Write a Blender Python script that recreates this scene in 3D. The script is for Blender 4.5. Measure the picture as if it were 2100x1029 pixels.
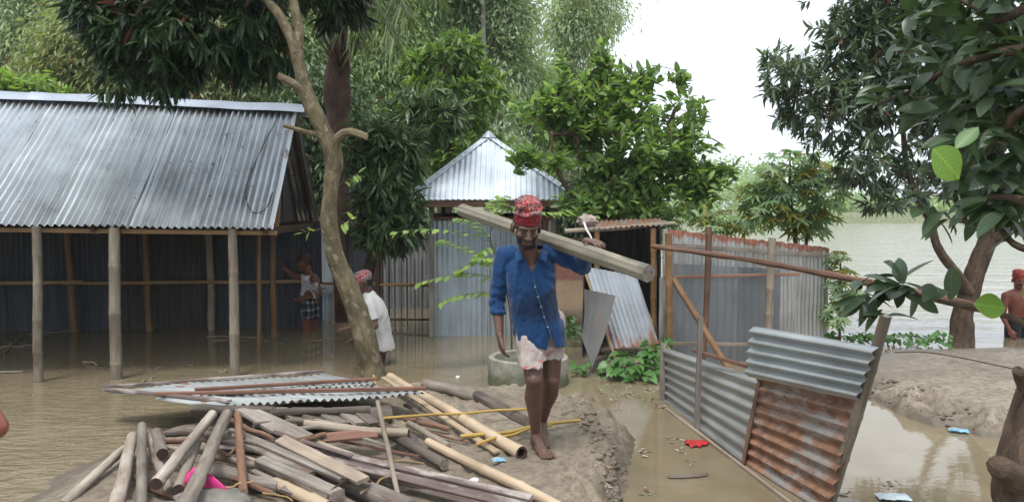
import bpy, bmesh, math, random
import numpy as np
from mathutils import Vector, Matrix, noise, Quaternion

for o in list(bpy.data.objects):
    bpy.data.objects.remove(o)
scene = bpy.context.scene
COL = scene.collection
R = math.radians
rng = random.Random(7)
nrng = np.random.default_rng(7)

# ------------------------------------------------------------------ camera
F = 1617.0                       # focal length in photograph pixels (2100 wide)
CAMZ = 1.85                      # eye height above the flood water (z = 0)
PITCH = math.atan(86.5 / F)      # horizon a little above the middle
cam = bpy.data.cameras.new('camera')
cam.sensor_width = 36.0
cam.lens = 36.0 * F / 2100.0
cam.clip_start = 0.05
cam.clip_end = 3000
cam_ob = bpy.data.objects.new('camera', cam)
COL.objects.link(cam_ob)
cam_ob.location = (0, 0, CAMZ)
cam_ob.rotation_euler = (R(90) - PITCH, 0, 0)
cam.dof.use_dof = True
cam.dof.focus_distance = 5.6
cam.dof.aperture_fstop = 8.0
scene.camera = cam_ob

# ------------------------------------------------------------------ world, sun, exposure
SUN_EL, SUN_AZ = R(68), R(200)
world = bpy.data.worlds.new('World')
scene.world = world
world.use_nodes = True
wn = world.node_tree
wn.nodes.clear()
sky = wn.nodes.new('ShaderNodeTexSky')
sky.sky_type = 'NISHITA'
sky.sun_disc = False
sky.sun_elevation = SUN_EL
sky.sun_rotation = SUN_AZ
sky.air_density = 1.0
sky.dust_density = 6.0
sky.ozone_density = 1.0
hs = wn.nodes.new('ShaderNodeHueSaturation')      # overcast: the cloud deck takes the blue out
hs.inputs['Saturation'].default_value = 0.08
ovc = wn.nodes.new('ShaderNodeMix'); ovc.data_type = 'RGBA'
ovc.inputs[0].default_value = 0.65
ovc.inputs[7].default_value = (8.6, 9.5, 10.6, 1)
bg = wn.nodes.new('ShaderNodeBackground')
bg.inputs['Strength'].default_value = 0.11
wo = wn.nodes.new('ShaderNodeOutputWorld')
wn.links.new(sky.outputs[0], hs.inputs['Color'])
wn.links.new(hs.outputs[0], ovc.inputs[6])
wn.links.new(ovc.outputs[2], bg.inputs['Color'])
wn.links.new(bg.outputs[0], wo.inputs['Surface'])

sun = bpy.data.lights.new('sun', 'SUN')
sun.energy = 1.5
sun.angle = R(14)
sun.color = (1.0, 0.96, 0.9)
sun_ob = bpy.data.objects.new('sun', sun)
COL.objects.link(sun_ob)
sd = Vector((math.sin(SUN_AZ) * math.cos(SUN_EL), math.cos(SUN_AZ) * math.cos(SUN_EL), math.sin(SUN_EL)))
sun_ob.rotation_euler = sd.to_track_quat('Z', 'Y').to_euler()
sun_ob.location = (0, 0, 30)

vs = scene.view_settings
vs.view_transform = 'Standard'
vs.look = 'None'
vs.gamma = 1.0
vs.exposure = 0.85
vs.use_curve_mapping = False

# ------------------------------------------------------------------ pixel -> place helpers (measuring the photograph)
_fw = Vector((0, math.cos(PITCH), -math.sin(PITCH)))
_up = Vector((0, math.sin(PITCH), math.cos(PITCH)))
def ray(px, py):
    return Vector((1, 0, 0)) * ((px - 1050.0) / F) + _up * ((514.5 - py) / F) + _fw
def U(px, py, y):                # the point seen at (px, py) that stands y metres ahead
    d = ray(px, py); t = y / d.y
    return Vector((d.x * t, y, CAMZ + d.z * t))
def W(px, py, z=0.0):            # the point of height z seen at (px, py)
    d = ray(px, py); t = (z - CAMZ) / d.z
    return Vector((d.x * t, d.y * t, z))

# ------------------------------------------------------------------ objects
def tag(o, label=None, cat=None, group=None, kind=None):
    if label: o['label'] = label
    if cat: o['category'] = cat
    if group: o['group'] = group
    if kind: o['kind'] = kind
    return o
def thing(name, loc, label, cat, group=None):
    o = bpy.data.objects.new(name, None)
    o.empty_display_size = 0.1
    COL.objects.link(o)
    o.location = loc
    return tag(o, label, cat, group)
def wloc(o):
    v = Vector(o.location)
    while o.parent:
        o = o.parent; v = v + Vector(o.location)
    return v
def put(name, me, mat, parent=None, loc=None):
    """mesh already local to loc"""
    o = bpy.data.objects.new(name, me)
    COL.objects.link(o)
    if mat is not None and len(me.materials) == 0:
        for m in (mat if isinstance(mat, (list, tuple)) else [mat]): me.materials.append(m)
    loc = Vector(loc) if loc is not None else Vector((0, 0, 0))
    if parent is not None:
        o.parent = parent
        o.location = loc - wloc(parent)
    else:
        o.location = loc
    return o

class MB:
    """collects vertices (with straightened texture coordinates) and faces"""
    def __init__(s):
        s.v = []; s.f = []; s.t = []; s.m = []; s.mi = 0
    def add(s, vs, fs, ts=None):
        b = len(s.v)
        s.v += [tuple(p) for p in vs]
        s.t += [tuple(p) for p in (ts if ts is not None else vs)]
        s.f += [tuple(i + b for i in f) for f in fs]
        s.m += [s.mi] * len(fs)
    def tube(s, pts, rad, n=8, caps=True, squash=1.0, wob=0.0, seed=0.0, hollow=0.0, v0=0.0):
        pts = [Vector(p) for p in pts]
        k = len(pts)
        if not hasattr(rad, '__len__'): rad = [rad] * k
        t0 = (pts[1] - pts[0]).normalized()
        ref = Vector((0, 0, 1)) if abs(t0.z) < 0.9 else Vector((1, 0, 0))
        a = t0.cross(ref).normalized()
        vs_, ts_, fs_ = [], [], []
        L = v0
        for i in range(k):
            if i == 0: t = (pts[1] - pts[0])
            elif i == k - 1: t = (pts[-1] - pts[-2])
            else: t = (pts[i + 1] - pts[i - 1])
            t.normalize()
            a = (a - t * a.dot(t)).normalized()
            b = t.cross(a)
            if i: L += (pts[i] - pts[i - 1]).length
            for j in range(n):
                th = 2 * math.pi * j / n
                r = rad[i]
                if wob:
                    r *= 1 + wob * (noise.noise(Vector((math.cos(th) * 1.3 + seed, math.sin(th) * 1.3, L * 3.0 + seed * 7))) + 0.45 * noise.noise(Vector((math.cos(th) * 3.1, math.sin(th) * 3.1 + seed, L * 11.0))))
                c, sn = math.cos(th) * r, math.sin(th) * r * squash
                vs_.append(pts[i] + a * c + b * sn)
                ts_.append((c, sn, L))
        for i in range(k - 1):
            for j in range(n):
                j2 = (j + 1) % n
                fs_.append((i * n + j, i * n + j2, (i + 1) * n + j2, (i + 1) * n + j))
        s.add(vs_, fs_, ts_)
        base = len(s.v) - len(vs_)
        if caps:
            for e in (0, k - 1):
                ring = [base + e * n + j for j in range(n)]
                if e == 0: ring = ring[::-1]
                if hollow > 0:
                    tdir = (pts[1] - pts[0]).normalized() if e == 0 else (pts[-2] - pts[-1]).normalized()
                    ctr = pts[e]
                    rin = []
                    for q in ring:
                        p = ctr + (Vector(s.v[q]) - ctr) * hollow
                        s.v.append(tuple(p)); s.t.append(s.t[q]); rin.append(len(s.v) - 1)
                    rdp = []
                    for q in rin:
                        s.v.append(tuple(Vector(s.v[q]) + tdir * rad[e] * 1.6)); s.t.append(s.t[q]); rdp.append(len(s.v) - 1)
                    for j in range(n):
                        j2 = (j + 1) % n
                        s.f.append((ring[j], ring[j2], rin[j2], rin[j])); s.m.append(s.mi + 1)
                        s.f.append((rin[j], rin[j2], rdp[j2], rdp[j])); s.m.append(s.mi + 1)
                    s.f.append(tuple(rdp)); s.m.append(s.mi + 1)
                else:
                    s.f.append(tuple(ring)); s.m.append(s.mi + (1 if caps == 2 else 0))
    def box(s, c, sx, sy, sz, rot=None, bev=0.0, seg=1, bend=0.0, twist=0.0, wear=0.0, seed=0.0):
        """a board along local x with bevelled section, optional bend, twist and worn edge"""
        n = max(1, seg)
        sec = [(-sy/2+bev, -sz/2), (sy/2-bev, -sz/2), (sy/2, -sz/2+bev), (sy/2, sz/2-bev), (sy/2-bev, sz/2), (-sy/2+bev, sz/2), (-sy/2, sz/2-bev), (-sy/2, -sz/2+bev)] if bev > 0 else [(-sy/2, -sz/2), (sy/2, -sz/2), (sy/2, sz/2), (-sy/2, sz/2)]
        m = len(sec)
        vs_, ts_, fs_ = [], [], []
        c = Vector(c)
        for i in range(n + 1):
            u = i / n - 0.5
            x = u * sx
            zb = bend * (1 - 4 * u * u)
            a = twist * u
            for (y, z) in sec:
                w = 1 + wear * noise.noise(Vector((x * 4 + seed, y * 20, z * 20 + seed)))
                y2, z2 = y * w, z * w
                yy = y2 * math.cos(a) - z2 * math.sin(a); zz = y2 * math.sin(a) + z2 * math.cos(a)
                ex = wear * 0.06 * noise.noise(Vector((y * 60, z * 60, seed + i))) if i in (0, n) else 0
                p = Vector((x + ex, yy, zz + zb))
                ts_.append((p.y, p.z, p.x))
                vs_.append(c + (rot @ p if rot is not None else p))
        for i in range(n):
            for j in range(m):
                j2 = (j + 1) % m
                fs_.append((i*m+j, (i+1)*m+j, (i+1)*m+j2, i*m+j2))
        fs_.append(tuple(range(m)))
        fs_.append(tuple(n*m + j for j in range(m))[::-1])
        s.add(vs_, fs_, ts_)
    def mesh(s, name, loc=(0, 0, 0), smooth=True):
        me = bpy.data.meshes.new(name)
        l = np.array(loc, dtype=float)
        va = np.array(s.v, dtype=float) - l
        me.from_pydata(va.tolist(), [], s.f)
        at = me.attributes.new('tc', 'FLOAT_VECTOR', 'POINT')
        at.data.foreach_set('vector', np.array(s.t, dtype=np.float32).ravel())
        if smooth: me.polygons.foreach_set('use_smooth', [True] * len(me.polygons))
        if any(s.m): me.polygons.foreach_set('material_index', s.m)
        me.update()
        return me
    def build(s, name, mat, parent=None, loc=None, smooth=True, ang=40):
        va = np.array(s.v)
        if loc is None:
            loc = Vector((va[:, 0].mean(), va[:, 1].mean(), va[:, 2].min()))
        me = s.mesh(name, loc, smooth)
        o = put(name, me, mat, parent, loc)
        if smooth and ang: sharp(me, ang)
        return o
def sharp(me, ang):
    bm = bmesh.new(); bm.from_mesh(me)
    a = R(ang)
    for e in bm.edges:
        if len(e.link_faces) == 2:
            e.smooth = e.calc_face_angle(0) < a
    bm.to_mesh(me); bm.free()
def rot_to(d, roll=0.0):
    """matrix taking local x onto d, local z kept as near to up as it can be"""
    d = Vector(d).normalized()
    up = Vector((0, 0, 1)) if abs(d.z) < 0.98 else Vector((0, 1, 0))
    y = up.cross(d).normalized(); z = d.cross(y)
    m = Matrix((d, y, z)).transposed()
    return m @ Matrix.Rotation(roll, 3, 'X')
def lerp(a, b, t): return a + (b - a) * t
def path(a, b, n, sag=0.0, wig=0.0, seed=0.0):
    a = Vector(a); b = Vector(b); out = []
    for i in range(n + 1):
        t = i / n
        p = a.lerp(b, t)
        p.z -= sag * 4 * t * (1 - t)
        if wig:
            k = 4 * t * (1 - t) * wig + wig * 0.15
            p += Vector((noise.noise(Vector((t * 3, seed, 1.1))), noise.noise(Vector((t * 3, seed, 5.3))), noise.noise(Vector((t * 3, seed, 9.7))))) * k
        out.append(p)
    return out
def smoothpath(pts, per=4):
    """Catmull-Rom through the points (tuples may carry a radius as last value)"""
    P = [np.array(p, dtype=float) for p in pts]
    out = []
    for i in range(len(P) - 1):
        p0 = P[max(i - 1, 0)]; p1 = P[i]; p2 = P[i + 1]; p3 = P[min(i + 2, len(P) - 1)]
        for k in range(per):
            t = k / per
            out.append(0.5 * ((2 * p1) + (-p0 + p2) * t + (2*p0 - 5*p1 + 4*p2 - p3) * t*t + (-p0 + 3*p1 - 3*p2 + p3) * t**3))
    out.append(P[-1])
    return out

ICO = {}
def ico(sub):
    if sub not in ICO:
        b = bmesh.new(); bmesh.ops.create_icosphere(b, subdivisions=sub, radius=1); b.verts.ensure_lookup_table()
        ICO[sub] = (np.array([tuple(v.co) for v in b.verts]), [tuple(v.index for v in f.verts) for f in b.faces]); b.free()
    return ICO[sub]
# ------------------------------------------------------------------ materials
def new_mat(name):
    m = bpy.data.materials.new(name); m.use_nodes = True
    nt = m.node_tree; nt.nodes.clear()
    out = nt.nodes.new('ShaderNodeOutputMaterial')
    b = nt.nodes.new('ShaderNodeBsdfPrincipled')
    nt.links.new(b.outputs[0], out.inputs['Surface'])
    return m, nt, b, out
class NT:
    def __init__(s, nt): s.nt = nt
    def n(s, typ, **kw):
        x = s.nt.nodes.new('ShaderNode' + typ)
        for k, v in kw.items(): setattr(x, k, v)
        return x
    def l(s, a, b): s.nt.links.new(a, b)
    def tc(s, scale=(1, 1, 1), use='tc', rnd=True):
        if use == 'tc':
            a = s.n('Attribute', attribute_name='tc'); o = a.outputs['Vector']
        elif use == 'obj':
            a = s.n('TexCoord'); o = a.outputs['Object']
        else:
            a = s.n('NewGeometry'); o = a.outputs['Position']
        if rnd and use == 'tc':
            oi = s.n('ObjectInfo'); mu = s.n('Math', operation='MULTIPLY'); mu.inputs[1].default_value = 37.0
            s.l(oi.outputs['Random'], mu.inputs[0])
            ad = s.n('VectorMath', operation='ADD'); s.l(o, ad.inputs[0]); s.l(mu.outputs[0], ad.inputs[1]); o = ad.outputs[0]
        mp = s.n('Mapping'); mp.inputs['Scale'].default_value = scale
        s.l(o, mp.inputs['Vector'])
        return mp.outputs[0]
    def noise(s, vec, scale=5, detail=5, rough=0.55, dist=0.0):
        x = s.n('TexNoise'); x.inputs['Scale'].default_value = scale; x.inputs['Detail'].default_value = detail
        x.inputs['Roughness'].default_value = rough; x.inputs['Distortion'].default_value = dist
        s.l(vec, x.inputs['Vector']); return x.outputs['Fac']
    def ramp(s, fac, stops, interp='LINEAR'):
        r = s.n('ValToRGB'); cr = r.color_ramp; cr.interpolation = interp
        while len(cr.elements) < len(stops): cr.elements.new(0.5)
        for e, (p, c) in zip(cr.elements, stops):
            e.position = p; e.color = (c[0], c[1], c[2], 1) if hasattr(c, '__len__') else (c, c, c, 1)
        s.l(fac, r.inputs[0]); return r.outputs[0]
    def mix(s, fac, a, b, mode='MIX'):
        x = s.n('Mix', data_type='RGBA', blend_type=mode)
        for sock, v in ((x.inputs[0], fac), (x.inputs[6], a), (x.inputs[7], b)):
            if isinstance(v, bpy.types.NodeSocket): s.l(v, sock)
            elif hasattr(v, '__len__'): sock.default_value = (v[0], v[1], v[2], 1)
            else: sock.default_value = v
        return x.outputs[2]
    def math(s, op, a, b=None, clamp=False):
        x = s.n('Math', operation=op, use_clamp=clamp)
        for i, v in enumerate((a, b)):
            if v is None: continue
            if isinstance(v, bpy.types.NodeSocket): s.l(v, x.inputs[i])
            else: x.inputs[i].default_value = v
        return x.outputs[0]
    def bump(s, h, strength=0.3, dist=0.01):
        x = s.n('Bump'); x.inputs['Strength'].default_value = strength; x.inputs['Distance'].default_value = dist
        s.l(h, x.inputs['Height']); return x.outputs[0]
    def hsv_rand(s, col, amt=0.25, hue=0.0):
        """shift brightness per object"""
        oi = s.n('ObjectInfo')
        mr = s.n('MapRange'); mr.inputs[3].default_value = 1 - amt; mr.inputs[4].default_value = 1 + amt
        s.l(oi.outputs['Random'], mr.inputs[0])
        h = s.n('HueSaturation'); s.l(mr.outputs[0], h.inputs['Value']); s.l(col, h.inputs['Color'])
        return h.outputs[0]

def mat_wood(name, light, dark, rough=0.75, along=2.0, across=45.0, rnd=0.2, stain=None, stain_lo=0.55, bump=0.5):
    m, nt, b, _ = new_mat(name); N = NT(nt)
    v = N.tc((across, across, along))
    f = N.noise(v, 1.0, 6, 0.65, 0.4)
    col = N.ramp(f, [(0.3, dark), (0.68, light)])
    v2 = N.tc((3, 3, 1.2))
    g = N.noise(v2, 1.6, 4, 0.6)
    col = N.mix(N.ramp(g, [(0.38, 0.0), (0.62, 0.55)]), col, [c * 0.6 for c in dark])
    if stain:
        h = N.noise(N.tc((5, 5, 2.0)), 1.1, 5, 0.65)
        col = N.mix(N.ramp(h, [(stain_lo, 0.0), (stain_lo + 0.12, 0.85)]), col, stain)
    col = N.hsv_rand(col, rnd)
    N.l(col, b.inputs['Base Color']); b.inputs['Roughness'].default_value = rough
    b.inputs['Specular IOR Level'].default_value = 0.25
    N.l(N.bump(f, bump, 0.004), b.inputs['Normal'])
    return m
def mat_plain(name, col, rough=0.7, var=0.2, scale=6, use='obj', bump=0.0, metal=0.0, spec=0.4):
    m, nt, b, _ = new_mat(name); N = NT(nt)
    f = N.noise(N.tc((1, 1, 1), use), scale, 5, 0.6)
    c = N.ramp(f, [(0.3, [x * (1 - var) for x in col]), (0.7, [min(1, x * (1 + var)) for x in col])])
    N.l(c, b.inputs['Base Color']); b.inputs['Roughness'].default_value = rough
    b.inputs['Metallic'].default_value = metal; b.inputs['Specular IOR Level'].default_value = spec
    if bump: N.l(N.bump(f, bump, 0.01), b.inputs['Normal'])
    return m
def mat_tin(name, col=(0.5, 0.53, 0.56), rust=0.62, rough=0.42, metal=0.55, dirt=0.35, rustcol=(0.16, 0.06, 0.03), low=None, spots=0.7, hvar=0.12):
    """galvanised sheet: tc = (across, along, 0) in metres; low = (along0, along1) metres over which rust fades in"""
    m, nt, b, _ = new_mat(name); N = NT(nt)
    v = N.tc((1, 1, 1))
    f = N.noise(v, 2.2, 6, 0.6)
    streak = N.noise(N.tc((14, 0.9, 1)), 1.0, 5, 0.6)
    base = N.ramp(f, [(0.3, [c * 0.72 for c in col]), (0.7, col)])
    base = N.mix(N.ramp(streak, [(0.42, 0.0), (0.72, dirt)]), base, (0.17, 0.15, 0.13))
    rm = N.noise(N.tc((5, 1.8, 1)), 1.3, 7, 0.68)
    rmask = N.ramp(rm, [(rust, 0.0), (rust + 0.09, 1.0)])
    sp = N.noise(N.tc((9, 5, 1)), 1.7, 3, 0.5)
    smask = N.ramp(sp, [(spots, 0.0), (spots + 0.03, 0.9)])
    rmask = N.math('MAXIMUM', rmask, smask)
    if low:
        at = N.n('Attribute', attribute_name='tc'); sx = N.n('SeparateXYZ'); N.l(at.outputs['Vector'], sx.inputs[0])
        mr = N.n('MapRange'); mr.inputs[1].default_value = low[0]; mr.inputs[2].default_value = low[1]
        N.l(sx.outputs[1], mr.inputs[0])
        k = N.math('ADD', mr.outputs[0], N.math('MULTIPLY', N.math('SUBTRACT', rm, 0.5), 2.2))
        rmask = N.math('MAXIMUM', rmask, N.ramp(k, [(0.45, 0.0), (0.75, 0.95)]))
    rc = N.ramp(N.noise(v, 11, 5, 0.6), [(0.3, [c * 0.55 for c in rustcol]), (0.7, [c * 1.5 for c in rustcol])])
    colr = N.hsv_rand(N.mix(rmask, base, rc), hvar)
    N.l(colr, b.inputs['Base Color'])
    N.l(N.math('MULTIPLY', N.math('SUBTRACT', 1.0, rmask), metal), b.inputs['Metallic'])
    rr = N.math('ADD', N.math('MULTIPLY', rmask, 0.4), N.math('ADD', N.math('MULTIPLY', f, 0.25), rough - 0.12))
    N.l(rr, b.inputs['Roughness'])
    N.l(N.bump(N.noise(v, 6, 4, 0.6), 0.25, 0.006), b.inputs['Normal'])
    return m
def mat_leaf(name, cols, rough=0.42, trans=0.3, odd=None, spec=0.45, veins=False):
    """cols: list of colours picked per leaf (tc.x random 0..1); odd: (colour, share)"""
    m, nt, b, out = new_mat(name); N = NT(nt)
    a = N.n('Attribute', attribute_name='tc'); sx = N.n('SeparateXYZ'); N.l(a.outputs['Vector'], sx.inputs[0])
    k = len(cols)
    stops = [(0.02 + 0.9 * i / max(1, k - 1), c) for i, c in enumerate(cols)]
    if odd: stops = [(p * (1 - odd[1]), c) for p, c in stops] + [(1 - odd[1] - 0.001, cols[-1]), (1 - odd[1], odd[0])]
    col = N.ramp(sx.outputs[0], stops)
    # midrib a shade paler: tc.y = -1..1 across the blade
    rib = N.ramp(N.math('ABSOLUTE', sx.outputs[1]), [(0.0, 1.35), (0.14, 1.0)])
    col = N.mix(1.0, col, rib, 'MULTIPLY')
    if veins:
        ay = N.math('ABSOLUTE', sx.outputs[1])
        ph = N.math('FRACT', N.math('SUBTRACT', N.math('MULTIPLY', sx.outputs[2], 9.0), N.math('MULTIPLY', ay, 1.8)))
        vl = N.ramp(N.math('ABSOLUTE', N.math('SUBTRACT', ph, 0.5)), [(0.0, 1.0), (0.09, 0.0)])
        spot = N.ramp(N.noise(N.tc((1, 1, 1), 'obj'), 7, 4, 0.6), [(0.62, 0.0), (0.72, 0.6)])
        col = N.mix(N.math('MULTIPLY', vl, 0.35), col, (0.16, 0.22, 0.09)); col = N.mix(spot, col, (0.10, 0.085, 0.03))
        N.l(N.bump(vl, 0.5, 0.01), b.inputs['Normal'])
    N.l(col, b.inputs['Base Color']); b.inputs['Roughness'].default_value = rough
    b.inputs['Specular IOR Level'].default_value = spec
    if trans > 0:
        t = N.n('BsdfTranslucent'); ms = N.n('MixShader'); ms.inputs[0].default_value = trans
        tcol = N.mix(1.0, col, (1.5, 1.6, 0.7), 'MULTIPLY')
        N.l(tcol, t.inputs['Color'])
        N.l(b.outputs[0], ms.inputs[1]); N.l(t.outputs[0], ms.inputs[2]); N.l(ms.outputs[0], out.inputs['Surface'])
    return m
def mat_bark(name, light, dark, scale=9, lichen=None, bump=0.8):
    m, nt, b, _ = new_mat(name); N = NT(nt)
    v = N.tc((3, 3, 1.0), rnd=False)
    f = N.noise(v, scale, 7, 0.65, 0.3)
    col = N.ramp(f, [(0.32, dark), (0.65, light)])
    big = N.noise(N.tc((1, 1, 0.6), rnd=False), 4.5, 4, 0.6)
    col = N.mix(N.ramp(big, [(0.42, 0.0), (0.62, 0.6)]), col, [c * 0.55 for c in dark])
    if lichen:
        g = N.noise(N.tc((2, 2, 1.4), rnd=False), 7, 5, 0.6)
        col = N.mix(N.ramp(g, [(0.56, 0.0), (0.62, 0.8)]), col, lichen)
    N.l(col, b.inputs['Base Color']); b.inputs['Roughness'].default_value = 0.85
    b.inputs['Specular IOR Level'].default_value = 0.2
    N.l(N.bump(f, min(1.0, bump * 1.3), 0.03), b.inputs['Normal'])
    return m

M = {}
M['tin_roof'] = mat_tin('tin_roof', (0.50, 0.535, 0.555), rust=0.63, spots=0.69, dirt=0.5, rough=0.30, metal=0.75, rustcol=(0.15, 0.075, 0.05), hvar=0.03)
M['tin_ridge'] = mat_tin('tin_ridge', (0.36, 0.40, 0.46), rust=0.8, spots=0.85, dirt=0.25, metal=0.5)
M['tin_new'] = mat_tin('tin_new', (0.60, 0.66, 0.72), rust=0.85, spots=0.9, dirt=0.15, rough=0.45, metal=0.4, hvar=0.05)
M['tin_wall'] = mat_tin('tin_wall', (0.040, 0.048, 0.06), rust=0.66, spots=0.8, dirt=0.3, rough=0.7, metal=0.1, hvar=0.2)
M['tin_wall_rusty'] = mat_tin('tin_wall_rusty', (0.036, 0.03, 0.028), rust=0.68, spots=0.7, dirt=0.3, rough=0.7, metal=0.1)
M['tin_blue'] = mat_tin('tin_blue', (0.40, 0.46, 0.51), rust=0.72, spots=0.85, dirt=0.4, rough=0.48, metal=0.45, hvar=0.15)
M['tin_grey'] = mat_tin('tin_grey', (0.36, 0.37, 0.37), rust=0.70, spots=0.85, dirt=0.6, rough=0.5, metal=0.35)
M['tin_dull'] = mat_tin('tin_dull', (0.17, 0.185, 0.195), rust=0.74, spots=0.86, dirt=0.55, rough=0.55, metal=0.3)
M['tin_pale'] = mat_tin('tin_pale', (0.40, 0.42, 0.41), rust=0.57, spots=0.70, dirt=0.65, rough=0.42, metal=0.4)
M['tin_lowrust'] = mat_tin('tin_lowrust', (0.44, 0.47, 0.50), rust=0.70, spots=0.82, dirt=0.35, low=(0.55, 1.25), rustcol=(0.22, 0.075, 0.04))
M['tin_toprust'] = mat_tin('tin_toprust', (0.42, 0.42, 0.40), rust=0.66, spots=0.8, dirt=0.6, low=(0.14, 0.02), rustcol=(0.22, 0.08, 0.045))
M['tin_rust'] = mat_tin('tin_rust', (0.40, 0.36, 0.33), rust=0.42, spots=0.66, dirt=0.6, rustcol=(0.19, 0.095, 0.055))
M['tin_fence'] = mat_tin('tin_fence', (0.40, 0.405, 0.385), rust=0.62, spots=0.77, dirt=0.65, rustcol=(0.2, 0.085, 0.045))
M['tin_silver'] = mat_tin('tin_silver', (0.42, 0.455, 0.46), rust=0.67, spots=0.76, dirt=0.55, rough=0.35)
M['tin_brown'] = mat_tin('tin_brown', (0.24, 0.13, 0.10), rust=0.45, spots=0.7, dirt=0.3, rustcol=(0.2, 0.07, 0.05))
M['bamboo_tan'] = mat_wood('bamboo_tan', (0.42, 0.28, 0.14), (0.22, 0.13, 0.06), rough=0.55, along=1.2, across=60)
M['bamboo_grey'] = mat_wood('bamboo_grey', (0.36, 0.31, 0.24), (0.19, 0.15, 0.11), rough=0.7, along=1.5, across=50, stain=(0.16, 0.10, 0.06), stain_lo=0.6)
M['bamboo_pale'] = mat_wood('bamboo_pale', (0.47, 0.37, 0.26), (0.31, 0.225, 0.145), rough=0.5, along=1.0, across=60)
M['bamboo_orange'] = mat_wood('bamboo_orange', (0.28, 0.165, 0.08), (0.15, 0.08, 0.037), rough=0.5, along=1.0, across=50)
M['bamboo_yellow'] = mat_wood('bamboo_yellow', (0.52, 0.36, 0.10), (0.34, 0.2, 0.05), rough=0.45, along=1.0, across=60)
M['log_pale'] = mat_wood('log_pale', (0.36, 0.315, 0.26), (0.17, 0.14, 0.11), along=3, across=30, stain=(0.13, 0.08, 0.055), stain_lo=0.54, bump=0.8, rnd=0.3)
M['log_dark'] = mat_wood('log_dark', (0.17, 0.14, 0.115), (0.07, 0.055, 0.045), along=4, across=25, bump=0.9)
M['log_brown'] = mat_wood('log_brown', (0.22, 0.12, 0.075), (0.09, 0.05, 0.035), along=3, across=30)
M['plank_grey'] = mat_wood('plank_grey', (0.31, 0.275, 0.235), (0.135, 0.112, 0.095), along=1.5, across=70, stain=(0.11, 0.07, 0.052), stain_lo=0.55, bump=0.8, rnd=0.3)
M['post_wood'] = mat_wood('post_wood', (0.25, 0.215, 0.165), (0.12, 0.097, 0.07), along=3, across=30, stain=(0.10, 0.062, 0.042), stain_lo=0.55, bump=0.8)
M['plank_purple'] = mat_wood('plank_purple', (0.20, 0.15, 0.135), (0.085, 0.06, 0.054), along=1.5, across=60, stain=(0.34, 0.3, 0.27), stain_lo=0.5)
M['plank_red'] = mat_wood('plank_red', (0.26, 0.14, 0.095), (0.14, 0.07, 0.05), along=1.2, across=60)
M['plank_tan'] = mat_wood('plank_tan', (0.38, 0.31, 0.245), (0.22, 0.165, 0.12), along=1.2, across=70)
M['beam_wood'] = mat_wood('beam_wood', (0.30, 0.275, 0.205), (0.13, 0.118, 0.088), along=1.0, across=60, rnd=0.0, stain=(0.10, 0.092, 0.075), stain_lo=0.52, bump=0.9)
M['frame_dark'] = mat_wood('frame_dark', (0.10, 0.065, 0.045), (0.045, 0.03, 0.02), along=2, across=40)
M['cut_wood'] = mat_plain('cut_wood', (0.30, 0.22, 0.15), 0.85, 0.35, 30)
M['cut_grey'] = mat_plain('cut_grey', (0.20, 0.175, 0.15), 0.9, 0.4, 40)
M['hole_dark'] = mat_plain('hole_dark', (0.05, 0.03, 0.022), 0.9, 0.3, 30)
M['tin_flat'] = mat_tin('tin_flat', (0.125, 0.13, 0.127), rust=0.6, spots=0.72, dirt=0.8, rough=0.6, metal=0.2, low=(0.75, 1.1), rustcol=(0.15, 0.07, 0.05))

# ================================================================== the setting
def sstep(a, b, x):
    t = np.clip((x - a) / (b - a), 0, 1); return t * t * (3 - 2 * t)
def vnoise(X, Y, sc, seed=0.0, oct=4):
    """value noise on arrays, fractal"""
    out = np.zeros_like(X, dtype=float); amp = 0.5; s = sc
    for o in range(oct):
        x = X * s + seed * 13.7 + o * 5.3; y = Y * s + seed * 7.1 + o * 9.2
        xi = np.floor(x).astype(np.int64); yi = np.floor(y).astype(np.int64)
        fx = x - xi; fy = y - yi
        fx = fx * fx * (3 - 2 * fx); fy = fy * fy * (3 - 2 * fy)
        def h(a, b):
            n = (a * 374761393 + b * 668265263) & 0xFFFFFFFF
            n = ((n ^ (n >> 13)) * 1274126177) & 0xFFFFFFFF
            n = n ^ (n >> 16)
            return (n & 0xFFFF) / 65535.0
        v = (h(xi, yi) * (1 - fx) + h(xi + 1, yi) * fx) * (1 - fy) + (h(xi, yi + 1) * (1 - fx) + h(xi + 1, yi + 1) * fx) * fy
        out += (v - 0.5) * 2 * amp
        amp *= 0.5; s *= 2.03
    return out
def poly_sd(X, Y, poly):
    """signed distance, positive inside"""
    P = np.array(poly, float); d = np.full(X.shape, 1e9); ins = np.zeros(X.shape, bool)
    n = len(P)
    for i in range(n):
        a = P[i]; b = P[(i + 1) % n]; e = b - a
        wx = X - a[0]; wy = Y - a[1]
        t = np.clip((wx * e[0] + wy * e[1]) / (e @ e), 0, 1)
        d = np.minimum(d, np.hypot(wx - e[0] * t, wy - e[1] * t))
        c = ((a[1] <= Y) & (b[1] > Y)) | ((b[1] <= Y) & (a[1] > Y))
        xx = a[0] + (Y - a[1]) / (b[1] - a[1] + 1e-12) * e[0]
        ins ^= c & (X < xx)
    return np.where(ins, d, -d)
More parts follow.
